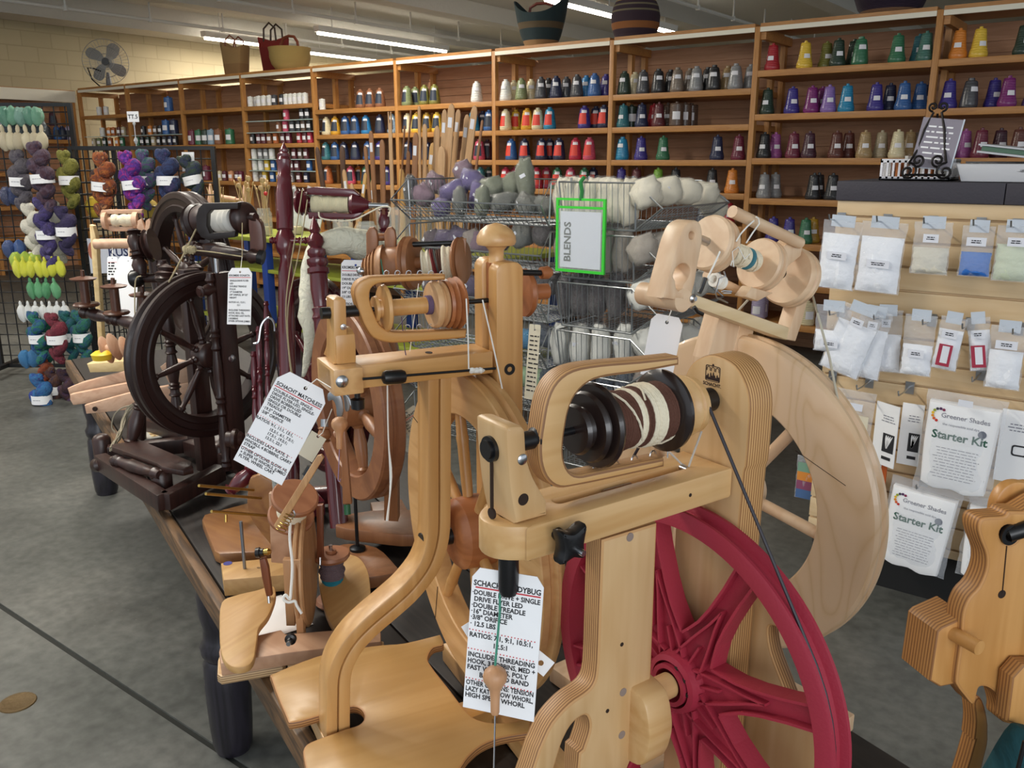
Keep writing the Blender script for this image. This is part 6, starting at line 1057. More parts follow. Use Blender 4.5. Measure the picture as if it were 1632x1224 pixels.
for k, c in enumerate(((490, 515), (525, 530))): q = FO.on('x', .02, *C4([c])[0]); kn.ring(q, ax, [(.006, -.004), (.0105, -.003), (.0105, .003), (.006, .004)], 20)
kn.build('cord_winding', CORD, lou)
cl_ = plain('clear_band', '#b9b3a0', .35); pts = [FO.on('x', .02, 1290, 452)]+[FO.on('y', .02, *p) for p in ((1303, 500), (1322, 570), (1336, 642))]; MB().path(pts, .0018, 6).build('drive_band', cl_, lou); MB().path([FO.on('y', .02, 1192, 478), FO.on('y', .02, 1140, 535), FO.on('y', .02, 1100, 580)], .0018, 6).build('drive_band', cl_, lou)
hang_tag((1040, 498), (1090, 508), (1031, 598), 1.3, 'large blank white tag hanging under the pale beech wheel head', [], .16, hole=(.5, .89), cord=[at_d(1070, 495, 1.3), at_d(1063, 490, 1.32)])
# ================================================================ helpers for the wheels further back
KD = wood('dark_walnut_stain', '#281613', '#3b221c', 'z', .4, .8, .12); KDM = plain('dark_walnut_rim', '#271512', .4, 0, .1, .45, .05, 40); MAR = plain('maroon_lacquer', '#5a1c25', .25, 0, .5); WAL = wood('walnut_wood', '#8a5a38', '#a06c46', 'z', .42, .5, .15); WALY = wood('walnut_wood_y', '#84553a', '#986644', 'y', .42, .5, .15)
def spin(m, P, Q, r, n=14, beads=3, mi=0):
    """turned spindle between two points"""
    P, Q = V(P), V(Q); L = (Q-P).length; pr = [(0, r*.75)]; k = max(1, beads)
    for i in range(k):
        a = L*i/k; l = L/k; pr += [(a+l*.04, r*.8), (a+l*.08, r*1.15), (a+l*.12, r*.8), (a+l*.16, r*1.05), (a+l*.2, r*.75), (a+l*.45, r*1.12), (a+l*.7, r*.95), (a+l*.86, r*.72), (a+l*.9, r*1.1), (a+l*.95, r*.8)]
    return m.lathe(P, Q-P, pr+[(L, r*.75)], n, mi)
class At:
    """builder whose parts are placed by picture point and distance, in axes parallel to the room's"""
    def __init__(s, name, lab, cat, base, group=None): s.r = thing(name, lab, cat, base, 0, group); s.o = V(base); s.k = 1.0
    def p(s, px, py, d): return at_d(px, py, d*s.k)-s.o
    def rod(s, nm, mt, a, b, d, r, r2=None, d2=None, n=14): return MB().rod(s.p(*a, d), s.p(*b, d2 or d), r, r2, n).build(nm, mt, s.r)
    def spin(s, nm, mt, a, b, d, r, beads=3, d2=None): return spin(MB(), s.p(*a, d), s.p(*b, d2 or d), r, 16, beads).build(nm, mt, s.r)
    def lathe(s, nm, mt, a, b, d, prof, d2=None, n=28):
        """profile given as (fraction of the way a to b, radius)"""
        P, Q = s.p(*a, d), s.p(*b, d2 or d); L = (Q-P).length; return MB().lathe(P, Q-P, [(t*L, q) for t, q in prof], n).build(nm, mt, s.r)
    def path(s, nm, mt, pts, d, r, n=6): return MB().path(smooth([s.p(*q[:2], q[2] if len(q) > 2 else d) for q in pts], False, 4), r, n).build(nm, mt, s.r)
    def board(s, nm, mt, pts, d, T=.012, sm=0, b=.002, tilt=None):
        """flat board facing the viewer's side, outline at distance d, thickness away from the viewer"""
        n = HD; c = at_d(*pts[0], d*s.k); P = []
        for q in pts: R_ = ray(*q); t = (c-EYE).dot(n)/R_.dot(n); w_ = EYE+R_*t-s.o; P.append((w_.dot(RT), w_.z))
        P = smooth(P, True, sm) if sm else P; y = (c-s.o).dot(HD); M_ = Matrix((RT, HD, V((0, 0, 1)))).transposed().to_4x4(); return MB().prism('y', P, y, y+T, b=b, M=M_).build(nm, mt, s.r)
    def slab(s, nm, mt, pts, z, T=.02, sm=0, b=.003, **k):
        """flat board lying at height z (top), thickness T down"""
        P = [(at_z(*q, z)-s.o).to_2d() for q in pts]; P = smooth(P, True, sm) if sm else P; return MB().prism('z', P, z-s.o.z-T, z-s.o.z, b=b, **k).build(nm, mt, s.r)
def kwheel(par, C, n, R, r_in, th, mt, mts, name='drive_wheel', nsp=8, hub=.035, sr=.009, a0=0, groove=True):
    n = V(n).normalized(); ref = V((n.y, -n.x, 0)); up = n.cross(ref)
    w_ = R-r_in; pr = [(r_in, .002), (r_in+.004, 0), (r_in+w_*.3, -.003), (r_in+w_*.36, .001), (r_in+w_*.62, .001), (r_in+w_*.68, -.003), (R-.004, -.001), (R, .003), (R, th*.3), (R-.005, th*.38), (R-.005, th*.48), (R-.001, th*.52), (R-.005, th*.58), (R-.005, th*.66), (R, th*.74), (R, th-.003), (R-.004, th), (r_in+.004, th), (r_in, th-.002)]
    rim = MB().ring(C, -n, pr, 96, ref=ref).build(name, mt, par, 0, None, 30); C = V(C)-n*th/2
    for k in range(nsp):
        a = 2*pi*k/nsp+a0; e = ref*cos(a)+up*sin(a); spin(MB(), C+e*hub*.8, C+e*(r_in+.003), sr, 14, 1).build('spoke', mts, rim)
    MB().lathe(C+n*.03, -n, [(0, hub*.6), (.004, hub*.9), (.012, hub*1.1), (.05, hub*1.1), (.056, hub*.8), (.06, hub*.5)], 32).build('hub', mts, rim); return rim
def nrm(a): a = radians(a); return -(RT*sin(a))-(HD*cos(a))
def on_table(px, py): q = at_z(px, py, TZ0); return V((q.x, q.y, TZ0))
# ================================================================ dark brown upright wheel with its white tag
C = EYE+RT*-.8128+HD*2.2865+V((0, 0, -.5134)); n = nrm(-53.9); bs = V((C.x, C.y, TZ0)); S = At('spinning_wheel', 'dark brown upright spinning wheel with a white bobbin, at the table left', 'spinning wheel', bs, 'spinning wheels'); ds = 2.25
kwheel(S.r, C-bs, n, .225, .168, .05, KDM, KD, hub=.032, a0=.2)
q = C-bs+n*.055; e = V((-n.y, n.x, 0)); ux = e if e.dot(RT) > 0 else -e
def pbox(c, w_, t_, z0_, z1_, mt, nm, b=.003):
    M_ = Matrix((ux, n, V((0, 0, 1)))).transposed().to_4x4(); M_.translation = V((c.x, c.y, 0)); return MB().box((0, 0, (z0_+z1_)/2), (w_, t_, z1_-z0_), M_).build(nm, mt, S.r, b)
pbox(q+ux*.012, .05, .03, .06, .60, KD, 'front_post'); spin(MB(), q-ux*.022+V((0, 0, .06-q.z)), q-ux*.022+V((0, 0, .60-q.z)), .0125, 14, 3).build('turned_post', KD, S.r); pbox(q-n*.125, .05, .03, .03, .6, KD, 'rear_post')
MB().lathe(q+ux*.012+n*.016, n, [(0, .011), (.002, .011), (.004, .007), (.0042, 0)], 18).build('axle_bolt', SCREW, S.r); spin(MB(), q-ux*.06+V((0, 0, .555-q.z)), q-ux*.0+V((0, 0, .56-q.z)), .014, 14, 1).build('peg', KD, S.r)
MB().rod(q+V((0, 0, .60-q.z)), q+V((0, 0, .66-q.z)), .006).build('height_rod', STEEL, S.r); MB().lathe(q+V((0, 0, .652-q.z)), (0, 0, 1), [(0, .02), (.004, .03), (.02, .03), (.024, .02)], 24).build('height_knob', KD, S.r)
S.spin('mother_of_all', KD, (300, 395), (414, 410), 2.28, .017, 1, 2.14); S.rod('rail_end', BLK, (412, 409), (420, 411), 2.14, .018); S.board('rear_maiden', KD, [(318, 372), (334, 372), (336, 410), (316, 408)], 2.26, .03); S.board('front_maiden', wood('reddish_maiden', '#5a3428', '#6e4232', 'z', .35), [(396, 350), (404, 346), (415, 356), (419, 380), (418, 402), (400, 402), (398, 380)], 2.14, .03, 3)
hp = [(0, .006), (0, .036), (.1, .04), (.2, .036), (.24, .025), (.27, .036), (.3, .04), (.34, .037), (.36, .012), (.75, .012), (.76, .038), (.79, .041), (.84, .039), (.88, .03), (.9, .012), (1, .01)]
fl = S.lathe('bobbin', KD, (314, 352), (408, 346), 2.26, hp, 2.14, 36); S.board('flyer_arm', plain('dull_dark', '#1d1210', .55), [(312, 345), (316, 332), (324, 324), (379, 323), (379, 333), (336, 335), (330, 342), (329, 360), (334, 372), (375, 369), (374, 378), (332, 383), (320, 378), (313, 366)], 2.12, .03); S.lathe('flyer_whorl', KDM, (309, 356), (322, 352), 2.27, [(0, .02), (0, .042), (.3, .048), (.4, .042), (.6, .042), (.7, .048), (1, .042), (1, .02)], 2.25, 36)
P, Q = S.p(348, 352, 2.22), S.p(376, 350, 2.18); wound(0, 0, 0, (Q-P).length, .029, plain('white_yarn', '#dcdad2', .85), fl, sd=3, amp=.008, ax=Q-P, P=P)
SC_ = plain('tan_cord', '#a89a78', .8); S.path('drive_cord', SC_, [(316, 358, 2.22), (280, 430, 2.24), (243, 493, 2.26)], 2.2, .0022); S.path('drive_cord', SC_, [(300, 398, 2.24), (340, 402, 2.2), (386, 409, 2.12)], 2.2, .0018); S.path('drive_cord', SC_, [(386, 355, 2.1), (386, 409, 2.1)], 2.1, .0012)
k_ = MB(); [k_.blob(S.p(296+3*i, 398, 2.23), (.009, .009, .011), 8, 6, .4, i) for i in range(5)]; k_.build('cord_knot', SC_, S.r)
# low base with treadle
zb = TZ0+.075
for a, b in (((160, 735), (262, 800)), ((262, 800), (352, 752)), ((300, 712), (385, 742)), ((172, 722), (300, 708))):
    A, B = at_z(*a, TZ0+.04)-bs, at_z(*b, TZ0+.04)-bs; MB().bar(A, B, .035, .045).build('base_rail', KD, S.r, .004)
for px, py in ((166, 737), (262, 797), (352, 750)): A = at_z(px, py, TZ0)-bs; MB().lathe(A, (0, 0, 1), [(0, .022), (.004, .026), (.075, .026), (.085, .02), (.09, .01)], 18).build('foot_block', KD, S.r)
S.slab('treadle', KD, [(178, 708), (222, 700), (305, 735), (308, 746), (292, 750), (258, 744), (250, 738), (178, 712)], TZ0+.1, .016); S.spin('treadle_bar', KD, (180, 733), (255, 757), at_z(180, 733, TZ0+.09).length and 2.42, .016, 1, 2.28); S.lathe('side_knob', KD, (150, 742), (162, 740), 2.5, [(0, .012), (.3, .02), (.8, .02), (1, .012)], 2.48)
A = at_z(318, 720, TZ0+.05)-bs; MB().rod(A, A+V((0, 0, .08)), .005).rod(A+RT*.02, A+RT*.02+V((0, 0, .08)), .005).build('treadle_pin', STEEL, S.r); S.spin('leg', KD, (225, 640), (208, 710), 2.5, .02, 1); S.spin('leg', MAR, (405, 745), (365, 785), 2.1, .018, 1)
S.lathe('knob', KD, (362, 700), (388, 700), 2.15, [(0, .02), (.3, .02), (.4, .026), (.6, .026), (.7, .016), (.8, .02), (1, .014)])
TXT = [('KROMSKI SONATA', .04, .85, 1.2), ('SINGLE-DRIVE FLYER', .08, .76, 1), ('LED', .08, .71, 1), ('DOUBLE TREADLE', .08, .66, 1), ('FOLDS', .08, .61, 1), ('17" DIAMETER', .08, .56, 1), ('3/8" ORIFICE, 30"-32"', .08, .51, 1), ('HEIGHT', .08, .46, 1), ('RATIOS: 6:1, 12.5:1,', .06, .38, 1), ('15:1', .4, .33, 1), ('INCLUDES THREADING', .06, .24, 1), ('HOOK, BAG, OIL,', .06, .19, 1), ('ATTACHED LAZY KATE,', .06, .14, 1), ('3 BOBBINS', .06, .09, 1), ('OTHER OPTIONS: JUMBO', .06, .045, 1)]
hang_tag((364, 427), (402, 427), (369, 517), 2.05, 'white tag with red underline hung on the dark brown wheel', TXT, .15, size=.042, under=(.83, .03, .95), d2=2.03, cord=[at_d(384, 426, 2.06), at_d(386, 408, 2.12)])
# ================================================================ second dark wheel right behind it
C = at_d(291, 438, 2.66); bs = V((C.x, C.y, TZ0)); S = At('spinning_wheel', 'dark wheel standing behind the white-bobbin wheel, rim above it', 'spinning wheel', bs, 'spinning wheels'); kwheel(S.r, C-bs, nrm(45), .25, .19, .05, KDM, KD, hub=.035, a0=.4)
b0 = C-bs; n = nrm(45); b1 = b0-n*.1; b2 = b0+n*.06
for q_ in (b1, b2): spin(MB(), (q_.x, q_.y, .05), (q_.x, q_.y, b0.z+.05), .018, 14, 4).build('wheel_post', KD, S.r)
MB().box((0, 0, .03), (.5, .12, .045)).build('base', KD, S.r, .006)
S.spin('upright', KD, (212, 366), (226, 443), 2.6, .02, 2); S.lathe('flyer_whorl', KD, (222, 395), (246, 390), 2.62, [(0, .012), (.1, .035), (.3, .042), (.35, .034), (.6, .05), (.7, .042), (1, .05), (1, .01)]); S.rod('cross_bar', KD, (208, 445), (305, 440), 2.62, .014); S.lathe('knob', BLK, (208, 445), (226, 443), 2.6, [(0, .02), (.2, .026), (.7, .026), (1, .02)])
for px, h in ((264, 0), (312, 4)): S.lathe('turned_knob', KD, (px, 450), (px, 420), 2.55, [(0, .022), (.15, .032), (.3, .026), (.45, .032), (.6, .02), (.75, .024), (.9, .012), (1, 0)])
S.path('drive_cord', SC_, [(225, 440, 2.55), (216, 448), (215, 500), (218, 520)], 2.55, .002)
# ================================================================ maroon wheel with tall posts and cream wool
C = at_d(496, 600, 2.2); bs = V((C.x, C.y, TZ0)); S = At('spinning_wheel', 'glossy maroon spinning wheel with tall turned posts draped in cream wool', 'spinning wheel', bs, 'spinning wheels'); S.k = 1.075
kwheel(S.r, C-bs, nrm(55), .25, .19, .05, plain('maroon_rim', '#43191d', .2, 0, .5), MAR, hub=.035, a0=.3)
FIN = [(0, .012), (.03, .016), (.3, .018), (.31, .022), (.33, .018), (.36, .021), (.5, .021), (.51, .024), (.53, .021), (.62, .02), (.64, .016), (.66, .013), (.68, .014), (.75, .013), (.77, .016), (.79, .012), (.81, .016), (.86, .011), (.88, .013), (.9, .008), (.93, .01), (.97, .006), (1, 0)]
S.lathe('tall_post', MAR, (462, 800), (452, 226), 1.98, [(0, 0.023), (0.1, 0.0253), (0.2, 0.0184), (0.5, 0.0207), (0.64, 0.0184), (0.66, 0.0138), (0.68, 0.0138), (0.69, 0.0207), (0.71, 0.0242), (0.73, 0.0242), (0.75, 0.0172), (0.752, 0.0207), (0.85, 0.0218), (0.87, 0.019), (0.89, 0.0172), (0.9, 0.0184), (0.905, 0.0161), (0.935, 0.0167), (0.945, 0.0196), (0.955, 0.0149), (0.962, 0.0172), (0.97, 0.0103), (0.976, 0.0115), (0.985, 0.0069), (1, 0.0)], 2.02)
S.lathe('short_post', MAR, (541, 840), (500, 345), 1.9, [(0, .022), (.3, .022), (.35, .018), (.45, .02), (.5, .022), (.51, .024), (.52, .021), (.6, .02), (.66, .021), (.67, .024), (.685, .02), (.7, .023), (.705, .018), (.72, .019), (.76, .022), (.81, .021), (.815, .026), (.83, .026), (.835, .02), (.845, .025), (.86, .025), (.865, .017), (.875, .022), (.89, .022), (.9, .014), (.915, .021), (.93, .019), (.945, .01), (.955, .014), (.975, .009), (1, .002)], 1.93)
S.spin('cross_rail', MAR, (430, 383), (588, 384), 2.0, .0085, 3); S.spin('turned_post', MAR, (612, 372), (612, 332), 1.98, .013, 1); S.board('leather_bearing', plain('bearing_leather', '#7a4a30', .6), [(609, 345), (614, 345), (613, 324), (608, 326)], 1.97, .004)
for px in (404, 412): S.spin('spindle', MAR, (px+6, 760), (px, 560 if px == 404 else 520), 2.1, .008, 3)
S.spin('lazy_kate_rod', MAR, (430, 760), (424, 480), 2.06, .007, 5); S.path('wire_guide', STEEL, [(404, 548), (412, 544), (416, 520), (424, 508), (432, 508), (437, 516), (438, 528)], 2.0, .003)
fl = S.lathe('flyer', MAR, (491, 323), (592, 327), 1.96, [(0, .01), (0, .03), (.05, .034), (.6, .03), (.7, .032), (.85, .022), (1, .008)][:1]+[(0, .02), (.02, .03), (.03, .012), (.66, .01), (.67, .026), (.72, .03), (.85, .02), (.97, .009), (1, .008)])
S.board('flyer_arm', MAR, [(489, 300), (500, 298), (562, 302), (574, 312), (560, 314), (489, 310)], 1.94, .03); S.board('flyer_arm', MAR, [(490, 338), (560, 341), (578, 338), (568, 350), (492, 349)], 1.94, .03); S.rod('orifice_tube', STEEL, (588, 327), (619, 328), 1.95, .006)
P, Q = S.p(497, 325, 1.96), S.p(556, 326, 1.96); wound(0, 0, 0, (Q-P).length, .019, plain('cream_wool_yarn', '#d9d0ae', .85), fl, sd=5, amp=.004, ax=Q-P, P=P)
S.lathe('flyer_whorl', MAR, (472, 321), (492, 322), 1.98, [(0, .01), (.0, .026), (.2, .032), (.35, .024), (.5, .034), (.65, .026), (.8, .033), (1, .028), (1, .01)]); S.path('drive_cord', SC_, [(482, 302), (470, 380), (456, 480), (460, 560), (466, 610)], 1.9, .0014); S.path('drive_cord', SC_, [(490, 318), (478, 395), (459, 490), (462, 570), (470, 615)], 1.9, .0014); S.path('leader', CRM, [(508, 338), (512, 348), (540, 352), (565, 350), (590, 338), (607, 330), (622, 331), (619, 345)], 1.93, .002)
for i in range(6): S.path('flyer_hook', DSTEEL, [(505+11*i, 348), (505+11*i, 354)], 1.93, .0012)
for a, b in (((455, 792), (530, 788)), ((478, 775), (506, 812))): A, B = at_z(*a, TZ0+.03)-bs, at_z(*b, TZ0+.03)-bs; MB().bar(A, B, .04, .04).build('base_rail', MAR, S.r, .004)
WOOL = fibre('cream_roving', ['#e4e1cd', '#dcd9c2'], 9, 60, 0, .5)
m = MB(); pts = smooth([at_d(*q) for q in ((632, 397, 2.0), (605, 398, 1.97), (580, 391, 1.9), (556, 385, 1.88), (530, 386, 1.86), (510, 392, 1.85), (498, 412, 1.85), (494, 450, 1.85), (492, 490, 1.85), (496, 530, 1.85), (492, 560, 1.86), (484, 600, 1.87))], False, 4); N_ = len(pts); o = V(pts[0])
m.path([q-o for q in pts], [(.02+.012*sin(pi*min(1, i/N_*2.2)))*(.15 if i == 0 else 1)*(1-.93*max(0, (i/N_-.72)/.28)) for i in range(N_)], 14); m.v = [tuple(V(q)*1+V((1, 1, 1))*.006*noise.noise(V(q)*28)) for q in m.v]
rv = tag(m.build('wool_roving', WOOL, None, 0, None, 180), 'fluffy cream wool roving draped over the maroon wheel', 'wool'); rv.location = EYE+(o-EYE)*1.14; rv.scale = (1.14,)*3
TXT = [('KROMSKI MINSTREL', .03, .88, 1.15), ('DOUBLE DRIVE, SINGLE', .04, .78, 1), ('DRIVE FLYER LED', .04, .72, 1), ('DOUBLE TREADLE', .04, .66, 1), ('19" DIAMETER', .04, .6, 1), ('3/8" ORIFICE, 27"', .04, .54, 1), ('13 LBS', .04, .48, 1), ('RATIOS: 6:1, 8:1', .03, .38, 1), ('INCLUDES', .03, .22, 1), ('THREADING HOOK', .03, .16, 1), ('ATTACHED', .03, .1, 1)]
hang_tag((544, 414), (590, 415), (545, 530), 2.02, 'white tag with red underline hanging below the cream wool roving', TXT, .1, size=.045, under=(.85, .03, .95))
# ================================================================ walnut wheel between the maroon one and the golden one
C = at_d(566, 642, 1.86); bs = V((C.x, C.y, TZ0)); S = At('spinning_wheel', 'walnut spinning wheel with brown and white bobbin, behind the golden one', 'spinning wheel', bs, 'spinning wheels'); S.k = .94; LAM = ply('walnut_laminate', '#6a452e', '#a87a50', 'y', 300)
rim = MB().ring(C-bs, nrm(58), [(.155, -.02), (.158, -.024), (.205, -.024), (.209, -.02), (.209, -.006), (.204, -.003), (.204, .003), (.209, .006), (.209, .02), (.205, .024), (.158, .024), (.155, .02)], 96).build('drive_wheel', WALY, S.r, 0, None, 30); n = nrm(58); ref = V((n.y, -n.x, 0))
for k in range(6): e = ref*cos(k*pi/3+.3)+V((0, 0, sin(k*pi/3+.3))); spin(MB(), C-bs+e*.03, C-bs+e*.158, .013, 14, 1).build('spoke', WAL, rim)
MB().lathe(C-bs+n*.04, -n, [(0, .02), (.005, .045), (.03, .05), (.075, .05), (.08, .02)], 30).build('hub', WAL, rim)
S.board('rear_post', WAL, [(612, 830), (612, 560), (598, 470), (612, 470), (632, 560), (634, 832)], 2.05, .04); S.slab('base', WAL, [(535, 838), (560, 818), (655, 812), (700, 840), (655, 852), (600, 848)], TZ0+.06, .03, 3); S.slab('base_foot', WAL, [(590, 800), (640, 795), (660, 830), (600, 835)], TZ0+.03, .029)
for x in (588, 617): S.board('head_post', WAL, [(x-4, 430), (x-5, 372), (x, 363), (x+7, 362), (x+12, 368), (x+14, 380), (x+14, 412)], 1.93, .02, 0, .004)
S.rod('head_dowel', WAL, (600, 378), (622, 378), 1.94, .008); S.lathe('cone_whorl', wood('cone_walnut', '#9a6a44', '#b28258', 'y', .4), (577, 428), (611, 428), 1.92, [(0, .012), (.08, .022), (.1, .018), (.25, .028), (.27, .024), (.42, .034), (.44, .03), (.6, .041), (.62, .036), (.8, .047), (1, .05), (1, .01)], None, 36); S.path('drive_cord', plain('green_cord', '#3f8a72', .7), [(600, 404), (607, 415), (610, 432), (612, 445)], 1.88, .0016)
MB().blob(S.p(575, 432, 1.9), (.01, .008, .008)).build('cap_bolt', SCREW, S.r)
S.lathe('flyer_block', WAL, (610, 426), (655, 422), 1.92, [(0, .02), (0, .036), (.1, .04), (.9, .04), (1, .03), (1, .01)]); fl = S.lathe('bobbin', WAL, (645, 420), (742, 415), 1.92, [(0, .01), (.0, .05), (.05, .056), (.1, .05), (.12, .056), (.18, .052), (.2, .012), (.85, .012), (.86, .044), (.9, .048), (.94, .04), (.96, .048), (1, .04), (1, .01)], 1.88, 36)
for a, b, r_, mt, sd in ((672, 690, .026, CRM, 1), (689, 694, .03, plain('dark_red_yarn', '#7a2a2a', .85), 2), (694, 698, .027, plain('grey_yarn', '#7a7a74', .85), 3), (698, 706, .029, BRN, 4), (705, 731, .034, CRM, 5)): P, Q = S.p(a, 421-.03*(a-672), 1.9), S.p(b, 420-.03*(b-672), 1.9); wound(0, 0, 0, (Q-P).length, r_, mt, fl, sd=sd, amp=.006, ax=Q-P, P=P)
S.board('flyer_end', WAL, [(731, 413), (732, 384), (736, 380), (743, 381), (742, 413)], 1.88, .014); S.rod('flyer_arm', BLK, (648, 390), (733, 387), 1.9, .0055); S.board('bracket', plain('cast_grey', '#a3a7ab', .35, .8), [(522, 628), (533, 624), (543, 632), (547, 650), (545, 664), (537, 664), (535, 648), (530, 638), (523, 640)], 1.6, .006, 3); S.board('bracket', plain('cast_grey', '#a3a7ab', .35, .8), [(546, 626), (553, 625), (558, 640), (556, 655), (550, 655), (548, 640)], 1.62, .006, 3); S.path('hinge_spring', SCREW, [(540, 630), (548, 628), (556, 634), (560, 646)], 1.61, .002)
S.board('treadle_rod', WAL, [(546, 804), (543, 680), (549, 678), (560, 804)], 1.72, .014); S.rod('green_tube', plain('green_rubber', '#1f5a38', .5), (553, 804), (554, 820), 1.72, .006); S.spin('peg', WAL, (517, 705), (517, 680), 1.9, .013, 1); S.rod('peg_tip', plain('cast_grey', '#a3a7ab', .35, .8), (517, 690), (517, 668), 1.9, .008)
hang_tag((631, 665), (660, 645), (646, 724), 1.75, 'cream tag with handwriting half hidden behind the golden front leg', [('MAJACRAFT', .08, .8, 1.2), ('SINGLE OR', .1, .68, 1), ('LED', .1, .6, 1), ('DOUBLE TREADLE', .1, .52, 1), ('FLYER', .1, .44, 1), ('RATIOS', .1, .3, 1)], .05, plain('cream_tag', '#d8d2bc', .7), size=.075, under=(.77, .05, .9))
hang_tag((497, 686), (520, 700), (494, 735), 1.55, 'cream slip with handwriting behind the big tilted white tag', [], .0, plain('cream_tag', '#d8d2bc', .7), size=.12, cord=[at_d(514, 690, 1.55), at_d(529, 652, 1.506)])
tg = hang_tag((844, 516), (862, 518), (847, 637), 2.1, 'long narrow handwritten tag hanging right of the golden rear post', [], .05, plain('cream_tag', '#d8d2bc', .7), d2=2.07, cord=[at_d(850, 505, 2.0), FM.o+Matrix.Rotation(FM.rz, 3, 'Z') @ (FM.on('x', -.05, 845, 466)+V((0, .004, -.02)))])
ink_lines(MB(), .036, -.03, 13, .011, (.024, -.0006, 0), (1, 0, 0), (0, 0, 1), .28, 0, 9).build('handwriting', INK, tg)
threading_hook(541, 664, 716, 766, 1.45, 'wooden-handled threading hook hanging in front of the walnut wheel', s=1, wcol=plain('violet_wire', '#9a8ab0', .3, .8))
# ================================================================ small folk wheel with foot-shaped treadles (front left of the table)
PIN = wood('pine_board', '#b98d55', '#cda46c', 'y', .5, .5, .05); PNK = wood('pink_beech', '#b58a6a', '#c69c7c', 'x', .5, .5, .05); PINZ = wood('pine_upright', '#b08258', '#c4986c', 'z', .5, .5, .05); PLW = ply('folk_ply', '#8a6a48', '#d0b084', 'x', 480); REDW = wood('red_brown_rod', '#6a3a24', '#80492e', 'z', .4); BIRCH = wood('birch_disc', '#8a5638', '#a06a48', 'x', .45, .5)
bs = on_table(470, 1030); S = At('spinning_wheel', 'small plain ply spinning wheel with two foot-shaped treadles', 'spinning wheel', bs, 'spinning wheels'); z = TZ0+.0
S.slab('base_board', [PIN, ply('base_ply', '#8a6a48', '#d0b084', 'z', 480)], [(347, 1052), (352, 1038), (452, 1040), (455, 1046), (455, 1056), (450, 1061), (352, 1078), (346, 1074)], TZ0+.018, .0175, side=1); S.slab('base_board', [PIN, ply('base_ply', '#8a6a48', '#d0b084', 'z', 480)], [(457, 1044), (520, 1034), (600, 1018), (612, 1022), (612, 1032), (560, 1050), (458, 1062)], TZ0+.018, .0175, side=1)
S.slab('cross_bar', PNK, [(349, 1037), (352, 1026), (448, 1003), (455, 1010), (604, 998), (607, 1008), (607, 1022), (460, 1040), (352, 1057)], TZ0+.045, .026)
S.board('front_upright', [PINZ, PLW], [(463, 893), (479, 893), (485, 1036), (475, 1038)], 1.55, .02); S.board('tan_board', PNK, [(428, 787), (462, 786), (465, 900), (432, 897)], 1.62, .014); S.board('lower_board', PINZ, [(450, 893), (465, 893), (470, 998), (456, 998)], 1.6, .016)
cw = at_d(495, 903, 1.66)-bs; rim = MB().ring(cw, nrm(84), [(.0, -.0), (.108, 0), (.112, .003), (.112, .007), (.106, .009), (.112, .012), (.112, .016), (.108, .019), (.0, .019)], 72).build('drive_wheel', [PINZ, PLW], S.r, 0, None, 30)
def foot(nm, pts, sh, T=.014):
    P = [(at_z(*q, TZ0+.075)-bs) for q in pts]; P = [q.to_2d() for q in smooth([p_.to_2d() for p_ in P], True, 4)]; m = MB().prism('z', P, .075-T, .075, b=.003)
    hd = HD; m.v = [(x, y, zz+sh*((V((x, y, 0))).dot(hd)-(V((*P[0], 0))).dot(hd))) for x, y, zz in m.v]; return m.build(nm, PIN, S.r)
foot('treadle', [(353, 960), (349, 995), (352, 1030), (367, 1046), (390, 1046), (403, 1036), (408, 1014), (412, 994), (428, 976), (438, 955), (439, 942), (432, 937), (410, 943), (375, 950)], .1); foot('treadle', [(516, 879), (545, 880), (572, 885), (586, 900), (590, 925), (588, 955), (570, 980), (550, 1003), (540, 985), (533, 965), (518, 945), (508, 915), (508, 893)], .25)
q = at_d(550, 958, 1.66)
S.board('connecting_rod', REDW, [(413, 893), (422, 890), (427, 905), (433, 950), (424, 951), (417, 920)], 1.62, .012); S.lathe('rod_joint', BLK, (408, 881), (420, 880), 1.62, [(0, .009), (.5, .01), (.55, .007), (1, .007)]); S.lathe('rod_joint', BRASS, (418, 880), (432, 879), 1.62, [(0, .005), (.7, .007), (1, .004)]); S.rod('rod_pin', SCREW, (428, 950), (429, 961), 1.61, .003); S.board('side_rod', REDW, [(504, 806), (514, 805), (515, 900), (505, 895)], 1.7, .012); S.rod('rod_pin', SCREW, (510, 888), (510, 900), 1.69, .003)
q = at_d(464, 1017, 1.5)-bs; MB().lathe(q, -HD, [(0, .01), (.006, .01), (.008, .006), (.014, .005)], 16).build('wing_knob', BLK, S.r); MB().rod(q-HD*.012, q-HD*.02, .004).build('bolt_tip', SCREW, S.r)
A = S.p(468, 803, 1.6); ax_ = (RT*.28-HD*.62+UP*.85).normalized(); P0_ = A-ax_*.03
fl = MB().lathe(P0_, ax_, [(-.012, .012), (-.012, .04), (-.009, .043), (-.003, .043), (0, .04), (0, .012)], 36).build('bobbin', BIRCH, S.r); MB().lathe(P0_, ax_, [(.0, .025), (.004, .028), (.03, .027), (.04, .025)], 30).build('wound_yarn', CRM, fl); MB().lathe(P0_+ax_*.04, ax_, [(0, .012), (0, .04), (.003, .043), (.01, .043), (.013, .04), (.013, .006)], 36).build('bobbin_disc', BIRCH, fl)
S.board('flyer_stick', wood('flyer_pine', '#b08458', '#caa070', 'z', .4, 2), [(436, 838), (505, 727), (512, 725), (516, 730), (448, 842), (440, 845)], 1.5, .008); S.lathe('stick_ferrule', DSTEEL, (489, 759), (497, 745), 1.495, [(0, .006), (0, .0085), (1, .0085), (1, .006)])
